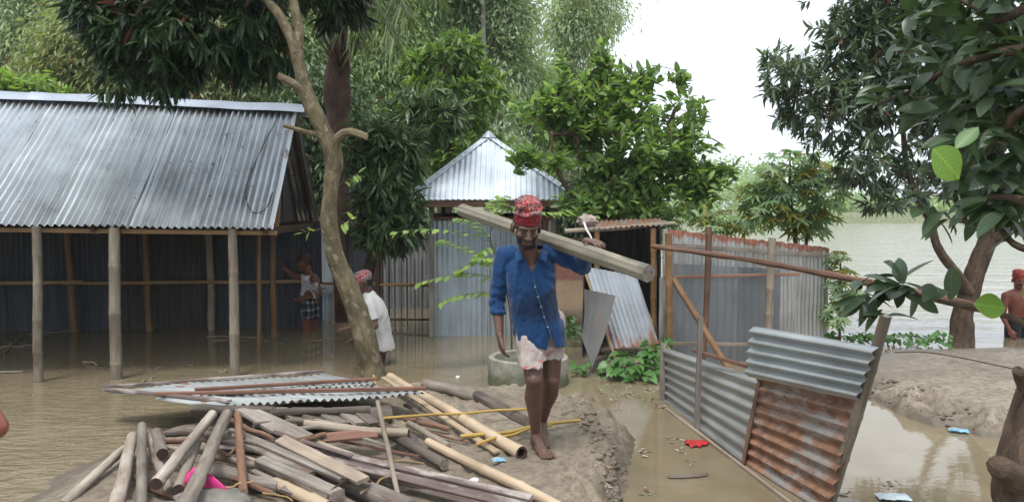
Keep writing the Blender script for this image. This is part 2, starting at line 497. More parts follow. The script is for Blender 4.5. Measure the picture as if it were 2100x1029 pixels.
def grid_mesh(name, xs, ys, Z, mat, keep=None):
    nx, ny = len(xs), len(ys)
    X, Y = np.meshgrid(xs, ys)
    V = np.stack([X, Y, Z], -1).reshape(-1, 3)
    idx = np.arange(nx * ny).reshape(ny, nx)
    Q = np.stack([idx[:-1, :-1], idx[:-1, 1:], idx[1:, 1:], idx[1:, :-1]], -1).reshape(-1, 4)
    if keep is not None:
        k = keep.ravel()[Q].any(1); Q = Q[k]
    me = bpy.data.meshes.new(name)
    me.from_pydata(V.tolist(), [], Q.tolist())
    me.polygons.foreach_set('use_smooth', [True] * len(me.polygons))
    me.update()
    return put(name, me, mat)

# ---- materials of the ground
def mat_mud(name, dry=(0.225, 0.186, 0.137), wet=(0.10, 0.08, 0.058)):
    m, nt, b, _ = new_mat(name); N = NT(nt)
    v = N.tc((1, 1, 1), 'geo')
    big = N.noise(v, 1.6, 5, 0.6); fine = N.noise(v, 16, 8, 0.7); grit = N.noise(v, 70, 4, 0.7)
    col = N.ramp(big, [(0.3, [c * 0.8 for c in dry]), (0.7, [c * 1.12 for c in dry])])
    damp = N.noise(v, 0.9, 4, 0.6, 0.6)
    col = N.mix(N.ramp(damp, [(0.5, 0.0), (0.66, 0.5)]), col, wet)
    col = N.mix(N.ramp(fine, [(0.38, 0.75), (0.55, 0.0)]), col, wet)
    col = N.mix(N.ramp(grit, [(0.33, 0.6), (0.45, 0.0)]), col, [c * 0.6 for c in wet])
    # soaked band just over the water line (the soil itself is wet there)
    g = N.n('NewGeometry'); sx = N.n('SeparateXYZ'); N.l(g.outputs['Position'], sx.inputs[0])
    mr = N.n('MapRange'); mr.inputs[1].default_value = 0.03; mr.inputs[2].default_value = 0.105; mr.inputs[3].default_value = 1; mr.inputs[4].default_value = 0
    N.l(N.math('ADD', sx.outputs[2], N.math('MULTIPLY', N.math('SUBTRACT', fine, 0.5), 0.12)), mr.inputs[0])
    col = N.mix(N.math('MULTIPLY', mr.outputs[0], 0.8), col, wet)
    N.l(col, b.inputs['Base Color'])
    rr = N.n('MapRange'); rr.inputs[3].default_value = 0.85; rr.inputs[4].default_value = 0.45; N.l(mr.outputs[0], rr.inputs[0]); N.l(rr.outputs[0], b.inputs['Roughness'])
    b.inputs['Specular IOR Level'].default_value = 0.3
    h = N.math('ADD', N.math('MULTIPLY', fine, 1.0), N.math('MULTIPLY', grit, 0.4))
    N.l(N.bump(h, 0.4, 0.018), b.inputs['Normal'])
    return m
M['mud'] = mat_mud('mud')
M['mud_right'] = mat_mud('mud_right', (0.26, 0.22, 0.168), (0.095, 0.075, 0.054))
def mat_grassland():
    m, nt, b, _ = new_mat('grassland'); N = NT(nt)
    v = N.tc((1, 1, 1), 'geo')
    f = N.noise(v, 0.15, 8, 0.7); g = N.noise(v, 3.0, 6, 0.7)
    col = N.ramp(f, [(0.3, (0.14, 0.165, 0.085)), (0.7, (0.24, 0.25, 0.15))])
    col = N.mix(N.ramp(g, [(0.35, 0.6), (0.6, 0.0)]), col, (0.05, 0.06, 0.025))
    N.l(col, b.inputs['Base Color']); b.inputs['Roughness'].default_value = 0.95; b.inputs['Specular IOR Level'].default_value = 0.1
    N.l(N.bump(g, 1.0, 0.2), b.inputs['Normal'])
    return m
M['grassland'] = mat_grassland()
def mat_water():
    m, nt, b, _ = new_mat('muddy_water'); N = NT(nt)
    g = N.tc((1, 1, 1), 'geo')
    f = N.noise(g, 0.5, 4, 0.6)
    silt = N.noise(g, 1.3, 7, 0.65, 1.6)
    col = N.ramp(f, [(0.3, (0.15, 0.12, 0.073)), (0.7, (0.19, 0.155, 0.097))])
    col = N.mix(N.ramp(silt, [(0.42, 0.0), (0.72, 0.6)]), col, (0.24, 0.2, 0.135))
    N.l(col, b.inputs['Base Color'])
    b.inputs['Roughness'].default_value = 0.045
    b.inputs['IOR'].default_value = 1.33
    b.inputs['Specular IOR Level'].default_value = 0.5
    w1 = N.noise(N.tc((4.2, 10.0, 1), 'geo'), 1.0, 3, 0.5, 0.6)
    w2 = N.noise(N.tc((12, 30.0, 1), 'geo'), 1.0, 2, 0.5, 0.4)
    w3 = N.noise(N.tc((0.9, 1.7, 1), 'geo'), 1.0, 2, 0.5, 0.3)
    patch = N.ramp(N.noise(N.tc((0.35, 0.45, 1), 'geo'), 1.0, 3, 0.5), [(0.38, 0.25), (0.62, 1.0)])
    # open river (right, past the bank) and the wind-blown stretch in the left foreground ripple more
    sx = N.n('SeparateXYZ'); gg = N.n('NewGeometry'); N.l(gg.outputs['Position'], sx.inputs[0])
    left = N.n('MapRange'); left.inputs[1].default_value = -0.6; left.inputs[2].default_value = -2.4; N.l(sx.outputs[0], left.inputs[0])
    near = N.n('MapRange'); near.inputs[1].default_value = 9.5; near.inputs[2].default_value = 6.5; N.l(sx.outputs[1], near.inputs[0])
    wind = N.math('MULTIPLY', left.outputs[0], near.outputs[0])
    riv = N.n('MapRange'); riv.inputs[1].default_value = 9.0; riv.inputs[2].default_value = 14.0; N.l(sx.outputs[1], riv.inputs[0])
    rx = N.n('MapRange'); rx.inputs[1].default_value = 2.0; rx.inputs[2].default_value = 4.0; N.l(sx.outputs[0], rx.inputs[0])
    river = N.math('MULTIPLY', riv.outputs[0], rx.outputs[0])
    k = N.math('ADD', N.math('MULTIPLY', patch, 0.11), N.math('ADD', N.math('MULTIPLY', wind, 2.6), N.math('MULTIPLY', river, 0.4)))
    h = N.math('ADD', N.math('MULTIPLY', w1, 1.0), N.math('ADD', N.math('MULTIPLY', w2, 0.35), N.math('MULTIPLY', w3, 0.7)))
    w4 = N.noise(N.tc((0.45, 1.5, 1), 'geo'), 1.0, 4, 0.6, 0.5)
    hh = N.math('ADD', N.math('MULTIPLY', h, k), N.math('MULTIPLY', w4, N.math('MULTIPLY', river, 7.0)))
    N.l(N.bump(hh, 0.55, 0.02), b.inputs['Normal'])
    return m
M['water'] = mat_water()

# ---- big ground sheet: river bed, land behind the houses, far bank, reaching the horizon
gx = np.unique(np.concatenate([np.linspace(-1400, -60, 25), np.linspace(-60, 60, 81), np.linspace(60, 1400, 25)]))
gy = np.unique(np.concatenate([np.linspace(-60, 10, 15), np.linspace(10, 50, 41), np.linspace(50, 260, 90), np.linspace(260, 2500, 25)]))
GX, GY = np.meshgrid(gx, gy)
edge = 5.2 + 0.22 * np.clip(GY - 20, 0, 120) * -0.25 + 1.2 * vnoise(GX, GY, 0.12, 3)
land = sstep(20.5, 24, GY + 1.0 * vnoise(GX, GY, 0.2, 1)) * sstep(0, 4, edge - GX)
far = sstep(100, 108, GY + 4 * vnoise(GX, GY, 0.05, 2))
back = sstep(-6, -14, GY)
GZ = -0.75 + land * 1.1 + far * (2.05 + 0.3 * vnoise(GX, GY, 0.05, 5)) + back * 1.2
GZ = np.minimum(GZ, 3.0)
g = grid_mesh('ground', gx, gy, GZ, M['grassland'])
tag(g, 'grassy ground of the far bank and the land behind the houses', 'ground', kind='structure')

# ---- flood water, one sheet
wx = np.array([-1400, -30, -10, 0, 10, 30, 1400.0]); wy = np.array([-60, 0, 10, 20, 60, 300.0])
w = grid_mesh('flood_water', wx, wy, np.zeros((len(wy), len(wx))), M['water'])
tag(w, 'brown muddy flood water and the river beyond', 'water', kind='structure')

# ---- the mud mound in the foreground
MOUND = [(-3.9, -2.5), (-3.35, 3.0), (-3.12, 5.0), (-3.08, 6.0), (-2.85, 6.6), (-2.1, 7.4), (-1.3, 8.15), (-0.7, 8.3), (-0.25, 8.0), (0.1, 7.75), (0.48, 7.45), (0.80, 7.05), (0.93, 6.6), (0.92, 6.0), (0.84, 5.4), (0.68, 4.9), (0.6, 3.5), (0.9, 1.0), (1.5, -2.5)]
_fr = random.Random(5)
FEET = [(_fr.uniform(-0.9, 0.75), _fr.uniform(4.6, 7.2), _fr.uniform(-0.6, 0.6)) for _ in range(34)]
def mound_h(X, Y):
    sd = poly_sd(X, Y, MOUND)
    sd2 = sd + 0.10 * vnoise(X, Y, 2.2, 1) + 0.045 * vnoise(X, Y, 9, 4)
    right = sstep(-0.6, 0.4, X)                       # the right rim is a crumbling little cliff, the left a soft beach
    wdt = 0.55 * (1 - right) + 0.16 * right
    prof = np.clip(sd2 / wdt, -1.5, 1)
    prof = np.where(prof > 0, prof * prof * (3 - 2 * prof) * 0.6 + prof * 0.4, prof)
    H = 0.15 * (1 - right) + 0.165 * right
    h = prof * H
    rim = np.exp(-((sd - 0.22) / 0.22) ** 2) * right
    clod = vnoise(X, Y, 7, 8, 5)
    h += rim * (0.15 * np.abs(clod) + 0.06 * vnoise(X, Y, 14, 2, 3) - 0.03)
    h += (sd > 0) * (0.022 * vnoise(X, Y, 2.5, 6) + 0.010 * vnoise(X, Y, 12, 7, 3) * (0.4 + right) )
    for (fx, fy, fa) in FEET:                         # foot prints and dents on the trodden top
        c, sn = math.cos(fa), math.sin(fa)
        u = ((X - fx) * c + (Y - fy) * sn) / 0.055; v = (-(X - fx) * sn + (Y - fy) * c) / 0.13
        r2 = u * u + v * v
        h = h - 0.022 * np.exp(-r2 ** 2) + 0.010 * np.exp(-((np.sqrt(r2) - 1.25) / 0.25) ** 2)
    return h, sd
mx = np.arange(-3.9, 1.7, 0.028); my = np.concatenate([np.arange(-2.4, 3.6, 0.2), np.arange(3.6, 8.9, 0.028)])
MX, MY = np.meshgrid(mx, my)
MZ, MSD = mound_h(MX, MY)
md = grid_mesh('mud_mound', mx, my, MZ, M['mud'], keep=MSD > -0.45)
tag(md, 'trodden grey brown mud mound with crumbling right edge', 'mud bank', kind='structure')
def gz(x, y):
    i = int(np.clip(np.searchsorted(mx, x), 1, len(mx) - 1)); j = int(np.clip(np.searchsorted(my, y), 1, len(my) - 1))
    fx = min(1.0, max(0.0, (x - mx[i - 1]) / (mx[i] - mx[i - 1]))); fy = min(1.0, max(0.0, (y - my[j - 1]) / (my[j] - my[j - 1])))
    h = (MZ[j-1, i-1] * (1 - fx) + MZ[j-1, i] * fx) * (1 - fy) + (MZ[j, i-1] * (1 - fx) + MZ[j, i] * fx) * fy
    return max(0.0, float(h))

# ---- the second mud bank on the right
BANK = [(3.45, 8.3), (3.5, 7.2), (3.62, 6.6), (3.95, 6.2), (4.6, 5.9), (6.0, 5.7), (9.5, 5.0), (11, 8), (9.5, 10.9), (6.6, 10.45), (4.9, 10.25), (4.0, 9.6)]
def bank_h(X, Y):
    sd = poly_sd(X, Y, BANK)
    sd2 = sd + 0.14 * vnoise(X, Y, 1.8, 11) + 0.06 * vnoise(X, Y, 7, 14)
    fr = sstep(8.6, 7.4, Y)
    wdt = 0.7 * (1 - fr) + 0.20 * fr
    prof = np.clip(sd2 / wdt, -1.2, 1)
    h = np.where(prof > 0, (np.maximum(prof, 0) ** 0.8), prof) * (0.085 + 0.03 * fr)
    step = np.exp(-((sd - 0.26) / 0.26) ** 2) * fr
    h += step * (0.26 * np.abs(vnoise(X, Y, 4, 18, 5)) + 0.09 * vnoise(X, Y, 12, 12, 3) - 0.065)
    h += (sd > 0) * (0.02 * vnoise(X, Y, 1.7, 16) + 0.006 * vnoise(X, Y, 11, 17, 3))
    return h, sd
bx = np.arange(3.0, 7.6, 0.035); by = np.arange(5.2, 11.2, 0.035)
BX, BY = np.meshgrid(bx, by)
BZ, BSD = bank_h(BX, BY)
bk = grid_mesh('mud_bank', bx, by, BZ, M['mud_right'], keep=BSD > -0.5)
tag(bk, 'pale smooth mud bank with broken front edge beside the river', 'mud bank', kind='structure')

# ================================================================== tin, posts, rails
def sheet(p00, p10, p01, p11, ridges, amp=0.009, nv=8, dent=0.01, seed=0.0, thick=0.0025, ragged=0.006, per=8, vmax=None, lift=0.0, bow=0.0):
    """corrugated sheet over the patch p00 p10 (v = 0) p01 p11 (v = 1); ribs run along v"""
    p00, p10, p01, p11 = [Vector(p) for p in (p00, p10, p01, p11)]
    nu = int(round(ridges * per))
    wu = (p10 - p00).length; wv = (p01 - p00).length
    nrm = ((p10 + p11 - p00 - p01).cross(p01 + p11 - p00 - p10)).normalized()
    top, tcs = [], []
    for i in range(nu + 1):
        u = i / nu
        e0 = ragged * noise.noise(Vector((u * 9, seed, 3.3))); e1 = ragged * noise.noise(Vector((u * 9, seed, 8.1)))
        v1 = 1.0 if vmax is None else vmax(u)
        for j in range(nv + 1):
            v = j / nv * v1
            a = p00.lerp(p10, u); b = p01.lerp(p11, u)
            p = a.lerp(b, v)
            d = dent * (noise.noise(Vector((u * wu * 2.2 + seed * 3, v * wv * 1.7, seed))) + 0.5 * noise.noise(Vector((u * wu * 6, v * wv * 5, seed + 4))))
            d += bow * (1 - (2 * v - 1) ** 2)
            p += nrm * (amp * math.cos(2 * math.pi * u * ridges) + d + lift)
            if j == 0: p -= (b - a).normalized() * e0
            if j == nv: p += (b - a).normalized() * e1
            top.append(p); tcs.append((u * wu, v * wv, 0))
    n2 = len(top)
    k = nv + 1
    bot = [p - nrm * thick for p in top]
    fs = []
    for i in range(nu):
        for j in range(nv):
            q = (i*k+j, (i+1)*k+j, (i+1)*k+j+1, i*k+j+1)
            fs.append(q); fs.append(tuple(x + n2 for x in q[::-1]))
    for i in range(nu):
        a, b = i*k, (i+1)*k
        fs.append((a, a+n2, b+n2, b)); a, b = i*k+nv, (i+1)*k+nv; fs.append((a, b, b+n2, a+n2))
    for j in range(nv):
        a, b = j, j+1
        fs.append((a, b, b+n2, a+n2)); a, b = nu*k+j, nu*k+j+1; fs.append((a, a+n2, b+n2, b))
    m = MB(); m.add(top + bot, fs, tcs + tcs)
    return m
def bamboo(pts, r0, r1=None, node=0.32, n=10, hollow=0.0, seed=0.0, swell=1.09):
    """pole with swollen nodes; pts already dense enough or just two ends"""
    P = [Vector(p) for p in pts]
    if r1 is None: r1 = r0 * 0.85
    L = sum((P[i+1] - P[i]).length for i in range(len(P) - 1))
    def at(s):
        for i in range(len(P) - 1):
            d = (P[i+1] - P[i]).length
            if s <= d or i == len(P) - 2: return P[i].lerp(P[i+1], min(1.0, s / d))
            s -= d
    ss = [(0.0, 1.0)]
    s = node * (0.3 + 0.5 * ((seed * 0.37) % 1))
    while s < L - 0.02:
        w = min(0.012, r0 * 0.35)
        ss += [(s - w * 2.5, 0.985), (s - w * 0.6, swell), (s + w * 0.6, swell * 0.97), (s + w * 2.5, 0.98)]
        s += node * (0.85 + 0.3 * ((seed * 1.7 + s) % 1))
    ss = [(a, k) for a, k in ss if 0 <= a <= L] + [(L, 1.0)]
    ss.sort()
    pts2, rad = [], []
    for a, k in ss:
        if pts2 and (at(a) - pts2[-1]).length < 1e-4: continue
        pts2.append(at(a)); rad.append((r0 + (r1 - r0) * a / L) * k)
    m = MB(); m.tube(pts2, rad, n, hollow=hollow, wob=0.06, seed=seed, caps=2)
    return m
def pole_obj(name, mat, parent, a, b, r0, r1=None, wig=0.0, seed=None, node=0.32, hollow=0.0, cut='cut_grey', n=10):
    seed = rng.random() * 50 if seed is None else seed
    return bamboo(path(a, b, 6, 0, wig, seed), r0, r1, node=node, seed=seed, hollow=hollow, n=n).build(name, [M[mat], M[cut]], parent)
def batten(name, mat, parent, a, b, w, t, roll=0.0, seed=None, wear=0.12):
    a = Vector(a); b = Vector(b); seed = rng.random() * 50 if seed is None else seed
    m = MB(); m.box((a + b) / 2, (b - a).length, w, t, rot_to(b - a, roll), bev=min(w, t) * 0.12, seg=6, wear=wear, seed=seed, bend=0.0)
    return m.build(name, M[mat], parent)

def wall_run(a, b, z0, z1, mat, parent, seedbase, step=0.62):
    a = Vector(a); b = Vector(b); L = (b - a).length; k = max(1, int(round(L / step)))
    for i in range(k):
        p = a.lerp(b, i / k); q = a.lerp(b, min(1, (i + 1) / k + 0.03))
        sheet((p.x, p.y, z0), (q.x, q.y, z0), (p.x, p.y, z1), (q.x, q.y, z1), (q - p).length / 0.076, 0.009, nv=5, dent=0.012, seed=seedbase + i * 1.3, lift=0.004 * (i % 2)).build('wall_sheet', M[mat], parent)

# ------------------------------------------------------------------ the long open shed, left
A = R(6.5)
HO = Vector((-2.62, 8.65, 0)); HU = Vector((-math.cos(A), -math.sin(A), 0)); HV = Vector((-math.sin(A), math.cos(A), 0))
def H(u, v, z): return HO + HU * u + HV * v + Vector((0, 0, z))
def Hray(px, v):
    """u of the house line v = const seen in column px"""
    k = (px - 1050.0) / F
    b = HO + HV * v
    return (k * b.y - b.x) / (HU.x - k * HU.y)
shed = thing('open_shed', H(2.5, 1.9, 0), 'long open sided shed with grey corrugated tin roof standing in flood water', 'shed')
EV = lambda u: 1.635 + 0.016 * u
RG = lambda u: 3.17 + 0.030 * u
RV = 1.87
SW = 0.762
for i in range(10):
    u0 = i * SW; u1 = u0 + SW + 0.05
    lf = 0.004 * (i % 2)
    m = sheet(H(u0, -0.02, EV(u0)), H(u1, -0.02, EV(u1)), H(u0, RV, RG(u0)), H(u1, RV, RG(u1)), (SW + 0.05) / 0.076, 0.018, nv=10, dent=0.012, seed=i * 1.7, lift=lf + 0.004 * math.sin(i * 2.1), ragged=0.012)
    m.build('roof_sheet', M['tin_roof'], shed)
    m = sheet(H(u1, 3.9, 1.62), H(u0, 3.9, 1.62), H(u1, RV, RG(u1)), H(u0, RV, RG(u0)), (SW + 0.05) / 0.076, 0.0095, nv=3, dent=0.01, seed=i * 2.7, lift=lf, per=6)
    m.build('roof_sheet', M['tin_roof'], shed)
# ridge cap lengths
cuts = [-0.10, 1.55, 3.25, 5.0, 7.7]
for i in range(4):
    m = MB(); k = 14
    vs_, ts_, fs_ = [], [], []
    sec = [(-0.15, -0.110), (-0.09, -0.06), (-0.03, -0.008), (0.0, 0.004), (0.03, -0.008), (0.09, -0.075), (0.15, -0.13)]
    for a in range(k + 1):
        u = lerp(cuts[i], cuts[i + 1] + 0.06, a / k)
        for (dv, dz) in sec:
            wv = 0.012 * noise.noise(Vector((u * 2.2, dv * 3, i)))
            p = H(u, RV + dv, RG(u) + dz + 0.055 + 0.006 * (i % 2) + wv)
            vs_.append(p); ts_.append((dv, u, 0))
    s7 = len(sec)
    for a in range(k):
        for b in range(s7 - 1):
            fs_.append((a*s7+b, a*s7+b+1, (a+1)*s7+b+1, (a+1)*s7+b))
    nb = len(vs_)
    lo = [p - Vector((0, 0, 0.003)) for p in vs_]
    fs2 = [tuple(q + nb for q in f[::-1]) for f in fs_]
    for a in range(k):
        for b in (0, s7 - 1):
            q = (a*s7+b, (a+1)*s7+b, (a+1)*s7+b+nb, a*s7+b+nb); fs_.append(q if b == 0 else q[::-1])
    m.add(vs_ + lo, fs_ + fs2, ts_ + ts_)
    m.build('ridge_cap', M['tin_ridge'], shed)
# eave beam, purlins, rafters
batten('eave_beam', 'bamboo_tan', shed, H(-0.02, 0.12, EV(0) - 0.055), H(7.5, 0.12, EV(7.5) - 0.055), 0.05, 0.05)
for v, f in ((0.75, 0.4), (1.35, 0.72)):
    batten('purlin', 'frame_dark', shed, H(0.02, v, lerp(EV(0), RG(0), v / RV) - 0.085), H(7.5, v, lerp(EV(7.5), RG(7.5), v / RV) - 0.085), 0.04, 0.04)
batten('ridge_beam', 'frame_dark', shed, H(0.03, RV, RG(0) - 0.06), H(7.5, RV, RG(7.5) - 0.06), 0.06, 0.07)
batten('rear_beam', 'frame_dark', shed, H(0.03, 3.7, 1.62), H(7.5, 3.7, 1.70), 0.06, 0.07)
for u in (0.10, 1.9, 3.9, 5.9):
    batten('rafter', 'frame_dark', shed, H(u, 0.05, EV(u) - 0.05), H(u, RV, RG(u) - 0.09), 0.05, 0.05)
    batten('rafter', 'frame_dark', shed, H(u, 3.8, 1.60), H(u, RV + 0.03, RG(u) - 0.05), 0.05, 0.05)
    batten('tie_beam', 'frame_dark', shed, H(u, 0.15, 1.60), H(u, 3.7, 1.58), 0.06, 0.08)
# gable infill at the right end: dark upright tin sheets cut to the slope
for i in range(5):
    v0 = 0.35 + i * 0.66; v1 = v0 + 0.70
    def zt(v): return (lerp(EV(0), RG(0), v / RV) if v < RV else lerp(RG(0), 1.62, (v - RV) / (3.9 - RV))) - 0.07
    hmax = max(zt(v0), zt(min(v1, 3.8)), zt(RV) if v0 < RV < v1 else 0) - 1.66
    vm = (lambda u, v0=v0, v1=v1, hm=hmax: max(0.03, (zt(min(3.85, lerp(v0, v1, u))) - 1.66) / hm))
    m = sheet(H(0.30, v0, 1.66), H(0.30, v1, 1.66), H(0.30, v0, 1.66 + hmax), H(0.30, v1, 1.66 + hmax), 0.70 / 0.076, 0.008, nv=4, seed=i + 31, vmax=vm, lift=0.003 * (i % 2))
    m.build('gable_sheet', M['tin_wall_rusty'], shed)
batten('gable_strut', 'bamboo_orange', shed, H(0.13, 0.95, 1.62), H(0.13, 1.35, 2.62), 0.05, 0.04)
# rear wall sheets
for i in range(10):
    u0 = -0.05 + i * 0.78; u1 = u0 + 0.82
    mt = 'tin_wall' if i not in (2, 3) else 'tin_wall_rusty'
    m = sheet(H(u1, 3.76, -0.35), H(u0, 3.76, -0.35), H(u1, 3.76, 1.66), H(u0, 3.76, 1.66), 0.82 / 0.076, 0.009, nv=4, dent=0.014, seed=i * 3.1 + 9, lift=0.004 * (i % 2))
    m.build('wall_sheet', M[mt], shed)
# left end wall (outside the picture, closes the shed)
for i in range(4):
    v0 = 0.2 + i * 0.9
    sheet(H(7.4, v0, -0.3), H(7.4, v0 + 0.92, -0.3), H(7.4, v0, 1.65), H(7.4, v0 + 0.92, 1.65), 12, 0.009, nv=2, per=4, seed=i).build('wall_sheet', M['tin_wall'], shed)
# front posts
def shed_post(mat, pxb, pyb, pxt, r0, r1, wig, seed, node=0.35, n=12):
    b = W(pxb, pyb, 0.0)
    t = U(pxt, 452, b.y); 
    u = (t - HO).dot(HU); t.z = EV(u) - 0.01
    d = (t - b); low = b - d * (0.5 / d.z)
    return bamboo(path(low, t, 9, 0, wig, seed), r0, r1, node=node, seed=seed, n=n).build('post', [M[mat], M['cut_grey']], shed)
shed_post('post_wood', 79, 783, 74, 0.048, 0.046, 0.02, 3.3)
shed_post('post_wood', 241, 777, 235, 0.064, 0.056, 0.05, 8.4, node=0.5)
shed_post('post_wood', 482, 771, 476, 0.056, 0.049, 0.045, 12.9, node=0.6)
shed_post('bamboo_orange', 531, 725, 531, 0.028, 0.026, 0.01, 5.1)
shed_post('bamboo_orange', 562, 690, 559, 0.045, 0.042, 0.012, 6.6)
for px, pxt, r in ((150, 138, 0.062), (303, 297, 0.052), (432, 427, 0.055), (-60, -60, 0.06)):
    u = Hray(px, 3.56); ut = Hray(pxt, 3.56)
    pole_obj('post', 'bamboo_orange' if px < 430 else 'bamboo_grey', shed, H(u, 3.56, -0.5), H(ut, 3.56, 1.60), r, r * 0.9, wig=0.03)
pole_obj('rail', 'bamboo_tan', shed, H(-0.05, 3.46, 0.74), H(3.7, 3.46, 0.745), 0.030, 0.027, wig=0.015)
pole_obj('rail', 'bamboo_tan', shed, H(3.4, 3.47, 0.76), H(7.3, 3.47, 0.74), 0.030, 0.027, wig=0.015)

# ------------------------------------------------------------------ tin wall and slat fence between the shed and the hut
yard = thing('tin_yard_wall', U(680, 655, 13.3), 'dark yard wall of upright tin sheets behind the leaning tree', 'wall')
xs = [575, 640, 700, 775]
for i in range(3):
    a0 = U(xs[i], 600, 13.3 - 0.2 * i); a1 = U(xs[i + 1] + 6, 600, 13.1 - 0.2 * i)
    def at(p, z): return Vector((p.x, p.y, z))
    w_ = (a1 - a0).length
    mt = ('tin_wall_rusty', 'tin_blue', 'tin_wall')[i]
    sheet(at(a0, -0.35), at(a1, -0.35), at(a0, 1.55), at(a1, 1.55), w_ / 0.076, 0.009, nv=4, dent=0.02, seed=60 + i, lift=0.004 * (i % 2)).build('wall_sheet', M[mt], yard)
batten('rail', 'frame_dark', yard, U(575, 456, 13.15), U(780, 462, 12.55), 0.05, 0.08)
batten('rail', 'bamboo_orange', yard, U(640, 580, 13.0), U(885, 585, 12.3), 0.05, 0.045)
batten('door_post', 'plank_grey', yard, U(604, 665, 12.95), U(602, 452, 12.95), 0.03, 0.05)
pole_obj('post', 'frame_dark', yard, U(585, 690, 12.8), U(582, 440, 12.8), 0.06)
pole_obj('post', 'plank_grey', yard, U(684, 690, 12.7), U(682, 600, 12.7), 0.035)
pole_obj('post', 'frame_dark', yard, U(776, 690, 12.5), U(776, 440, 12.5), 0.05)
slat = thing('slat_fence', U(832, 668, 12.4), 'fence of narrow upright slats with light showing between beside the hut', 'fence')
q = 784.0; i = 0
while q < 884:
    wpx = rng.uniform(8, 14)
    d = 12.45 - (q - 784) * 0.002
    a = U(q, 678, d); t = U(q + rng.uniform(-2, 2), 528 + rng.uniform(-6, 8), d)
    a.z = -0.3
    m = MB(); m.box((a + t) / 2, (t - a).length, 0.012, wpx / F * d, rot_to(t - a, R(90) * 0 + rng.uniform(-0.15, 0.15)), bev=0.001, seg=4, wear=0.15, seed=i)
    m.build('slat', M[('log_dark', 'frame_dark', 'log_dark')[i % 3]], slat)
    q += wpx + rng.uniform(1.5, 4); i += 1
batten('rail', 'bamboo_orange', slat, U(780, 584, 12.36), U(886, 582, 12.2), 0.03, 0.035)
batten('rail', 'frame_dark', slat, U(780, 655, 12.36), U(886, 655, 12.2), 0.03, 0.035)

bkw = thing('gap_backing_wall', (-2.0, 14.6, 0), 'added grey tin wall backing the slat fence to lighten its gaps', 'wall')  # added backing; its grey makes the slat gaps read as light
wall_run((-3.2, 14.9, 0), (-0.9, 14.5, 0), -0.3, 1.35, 'tin_grey', bkw, 210, 0.8)
batten('rail', 'frame_dark', bkw, (-3.2, 14.86, 1.36), (-0.9, 14.46, 1.36), 0.05, 0.06)

# ------------------------------------------------------------------ hut with a pyramid roof
hut = thing('tin_hut', (-0.3, 12.2, 0), 'small square hut with pale blue pyramid tin roof and grey tin walls', 'hut')
EZ = 1.975; AP = Vector((-0.36, 12.25, 2.99))
C4 = [Vector((-1.52, 11.0, EZ)), Vector((0.98, 11.0, EZ)), Vector((0.98, 13.5, EZ)), Vector((-1.52, 13.5, EZ))]
for s_ in range(4):
    a = C4[s_]; b = C4[(s_ + 1) % 4]
    mid = (b - a).normalized()
    ta = (AP - a).dot(mid) / (b - a).length           # where the apex sits along this eave
    foot = a.lerp(b, ta); up = AP - foot
    n_s = 4 if s_ in (0, 1, 3) else 1
    for k in range(n_s):
        u0 = k / n_s; u1 = (k + 1) / n_s + (0.012 if k < n_s - 1 else 0)
        u1 = min(u1, 1.0)
        def vm(u, u0=u0, u1=u1):
            x = lerp(u0, u1, u); return max(0.004, (x / ta if x < ta else (1 - x) / (1 - ta)) * 0.995)
        p0 = a.lerp(b, u0); p1 = a.lerp(b, u1)
        sheet(p0, p1, p0 + up, p1 + up, (b - a).length * (u1 - u0) / 0.076, 0.008, nv=8, dent=0.004, seed=s_ * 5 + k + 80, vmax=vm, lift=0.003 * (k % 2), per=6).build('roof_sheet', M['tin_new'], hut)
for s_ in range(4):
    a = C4[s_]
    d = (AP - a)
    m = MB(); m.box(a + d * 0.5 + Vector((0, 0, 0.022)), d.length * 1.0, 0.16, 0.006, rot_to(d), bev=0.001, seg=8, wear=0.05, seed=s_)
    # fold the cap along its middle
    vv = []
    rm = rot_to(d)
    for p in m.v:
        loc = rm.inverted() @ (Vector(p) - (a + d * 0.5))
        vv.append(tuple(Vector(p) - Vector((0, 0, abs(loc.y) * 0.42))))
    m.v = vv
    m.build('hip_cap', M['tin_new'], hut)
m = MB(); m.tube([AP + Vector((0, 0, -0.05)), AP + Vector((0, 0, 0.02)), AP + Vector((0, 0, 0.06))], [0.12, 0.06, 0.012], 8)
m.build('roof_finial', M['tin_ridge'], hut)
for a, b in ((C4[0], C4[1]), (C4[1], C4[2]), (C4[2], C4[3]), (C4[3], C4[0])):
    batten('eave_board', 'log_brown', hut, a.lerp(b, 0.01) + Vector((0, 0.06, -0.06)), a.lerp(b, 0.99) + Vector((0, 0.06, -0.06)), 0.03, 0.075)
X0, X1, YF, YB = -1.14, 0.60, 11.4, 13.1
wall_run((X0, YF, 0), (0.32, YF, 0), -0.35, 1.70, 'tin_blue', hut, 91)
wall_run((X0, YB, 0), (X0, YF, 0), -0.35, 1.78, 'tin_wall', hut, 95)
wall_run((X1, YF, 0), (X1, YB, 0), -0.35, 1.78, 'tin_wall', hut, 99)
wall_run((X1, YB, 0), (X0, YB, 0), -0.35, 1.78, 'tin_wall', hut, 103)
for x, y in ((X0 - 0.02, YF - 0.03), (X1, YF - 0.03), (0.33, YF - 0.02), (X0, YB), (X1, YB)):
    batten('corner_post', 'plank_grey', hut, (x, y, -0.4), (x, y, EZ - 0.03), 0.07, 0.06)
for x, mt in ((0.40, 'plank_grey'), (0.475, 'plank_red'), (0.55, 'tin_pale')):
    m = MB(); m.box((x, YF, 0.7), 2.1, 0.06, 0.02, rot_to((0, 0, 1)) , bev=0.002, seg=3, wear=0.1, seed=x * 9); m.build('door_board', M[mt], hut)
batten('top_rail', 'log_brown', hut, (X0, YF - 0.03, 1.71), (X1, YF - 0.03, 1.71), 0.03, 0.05)
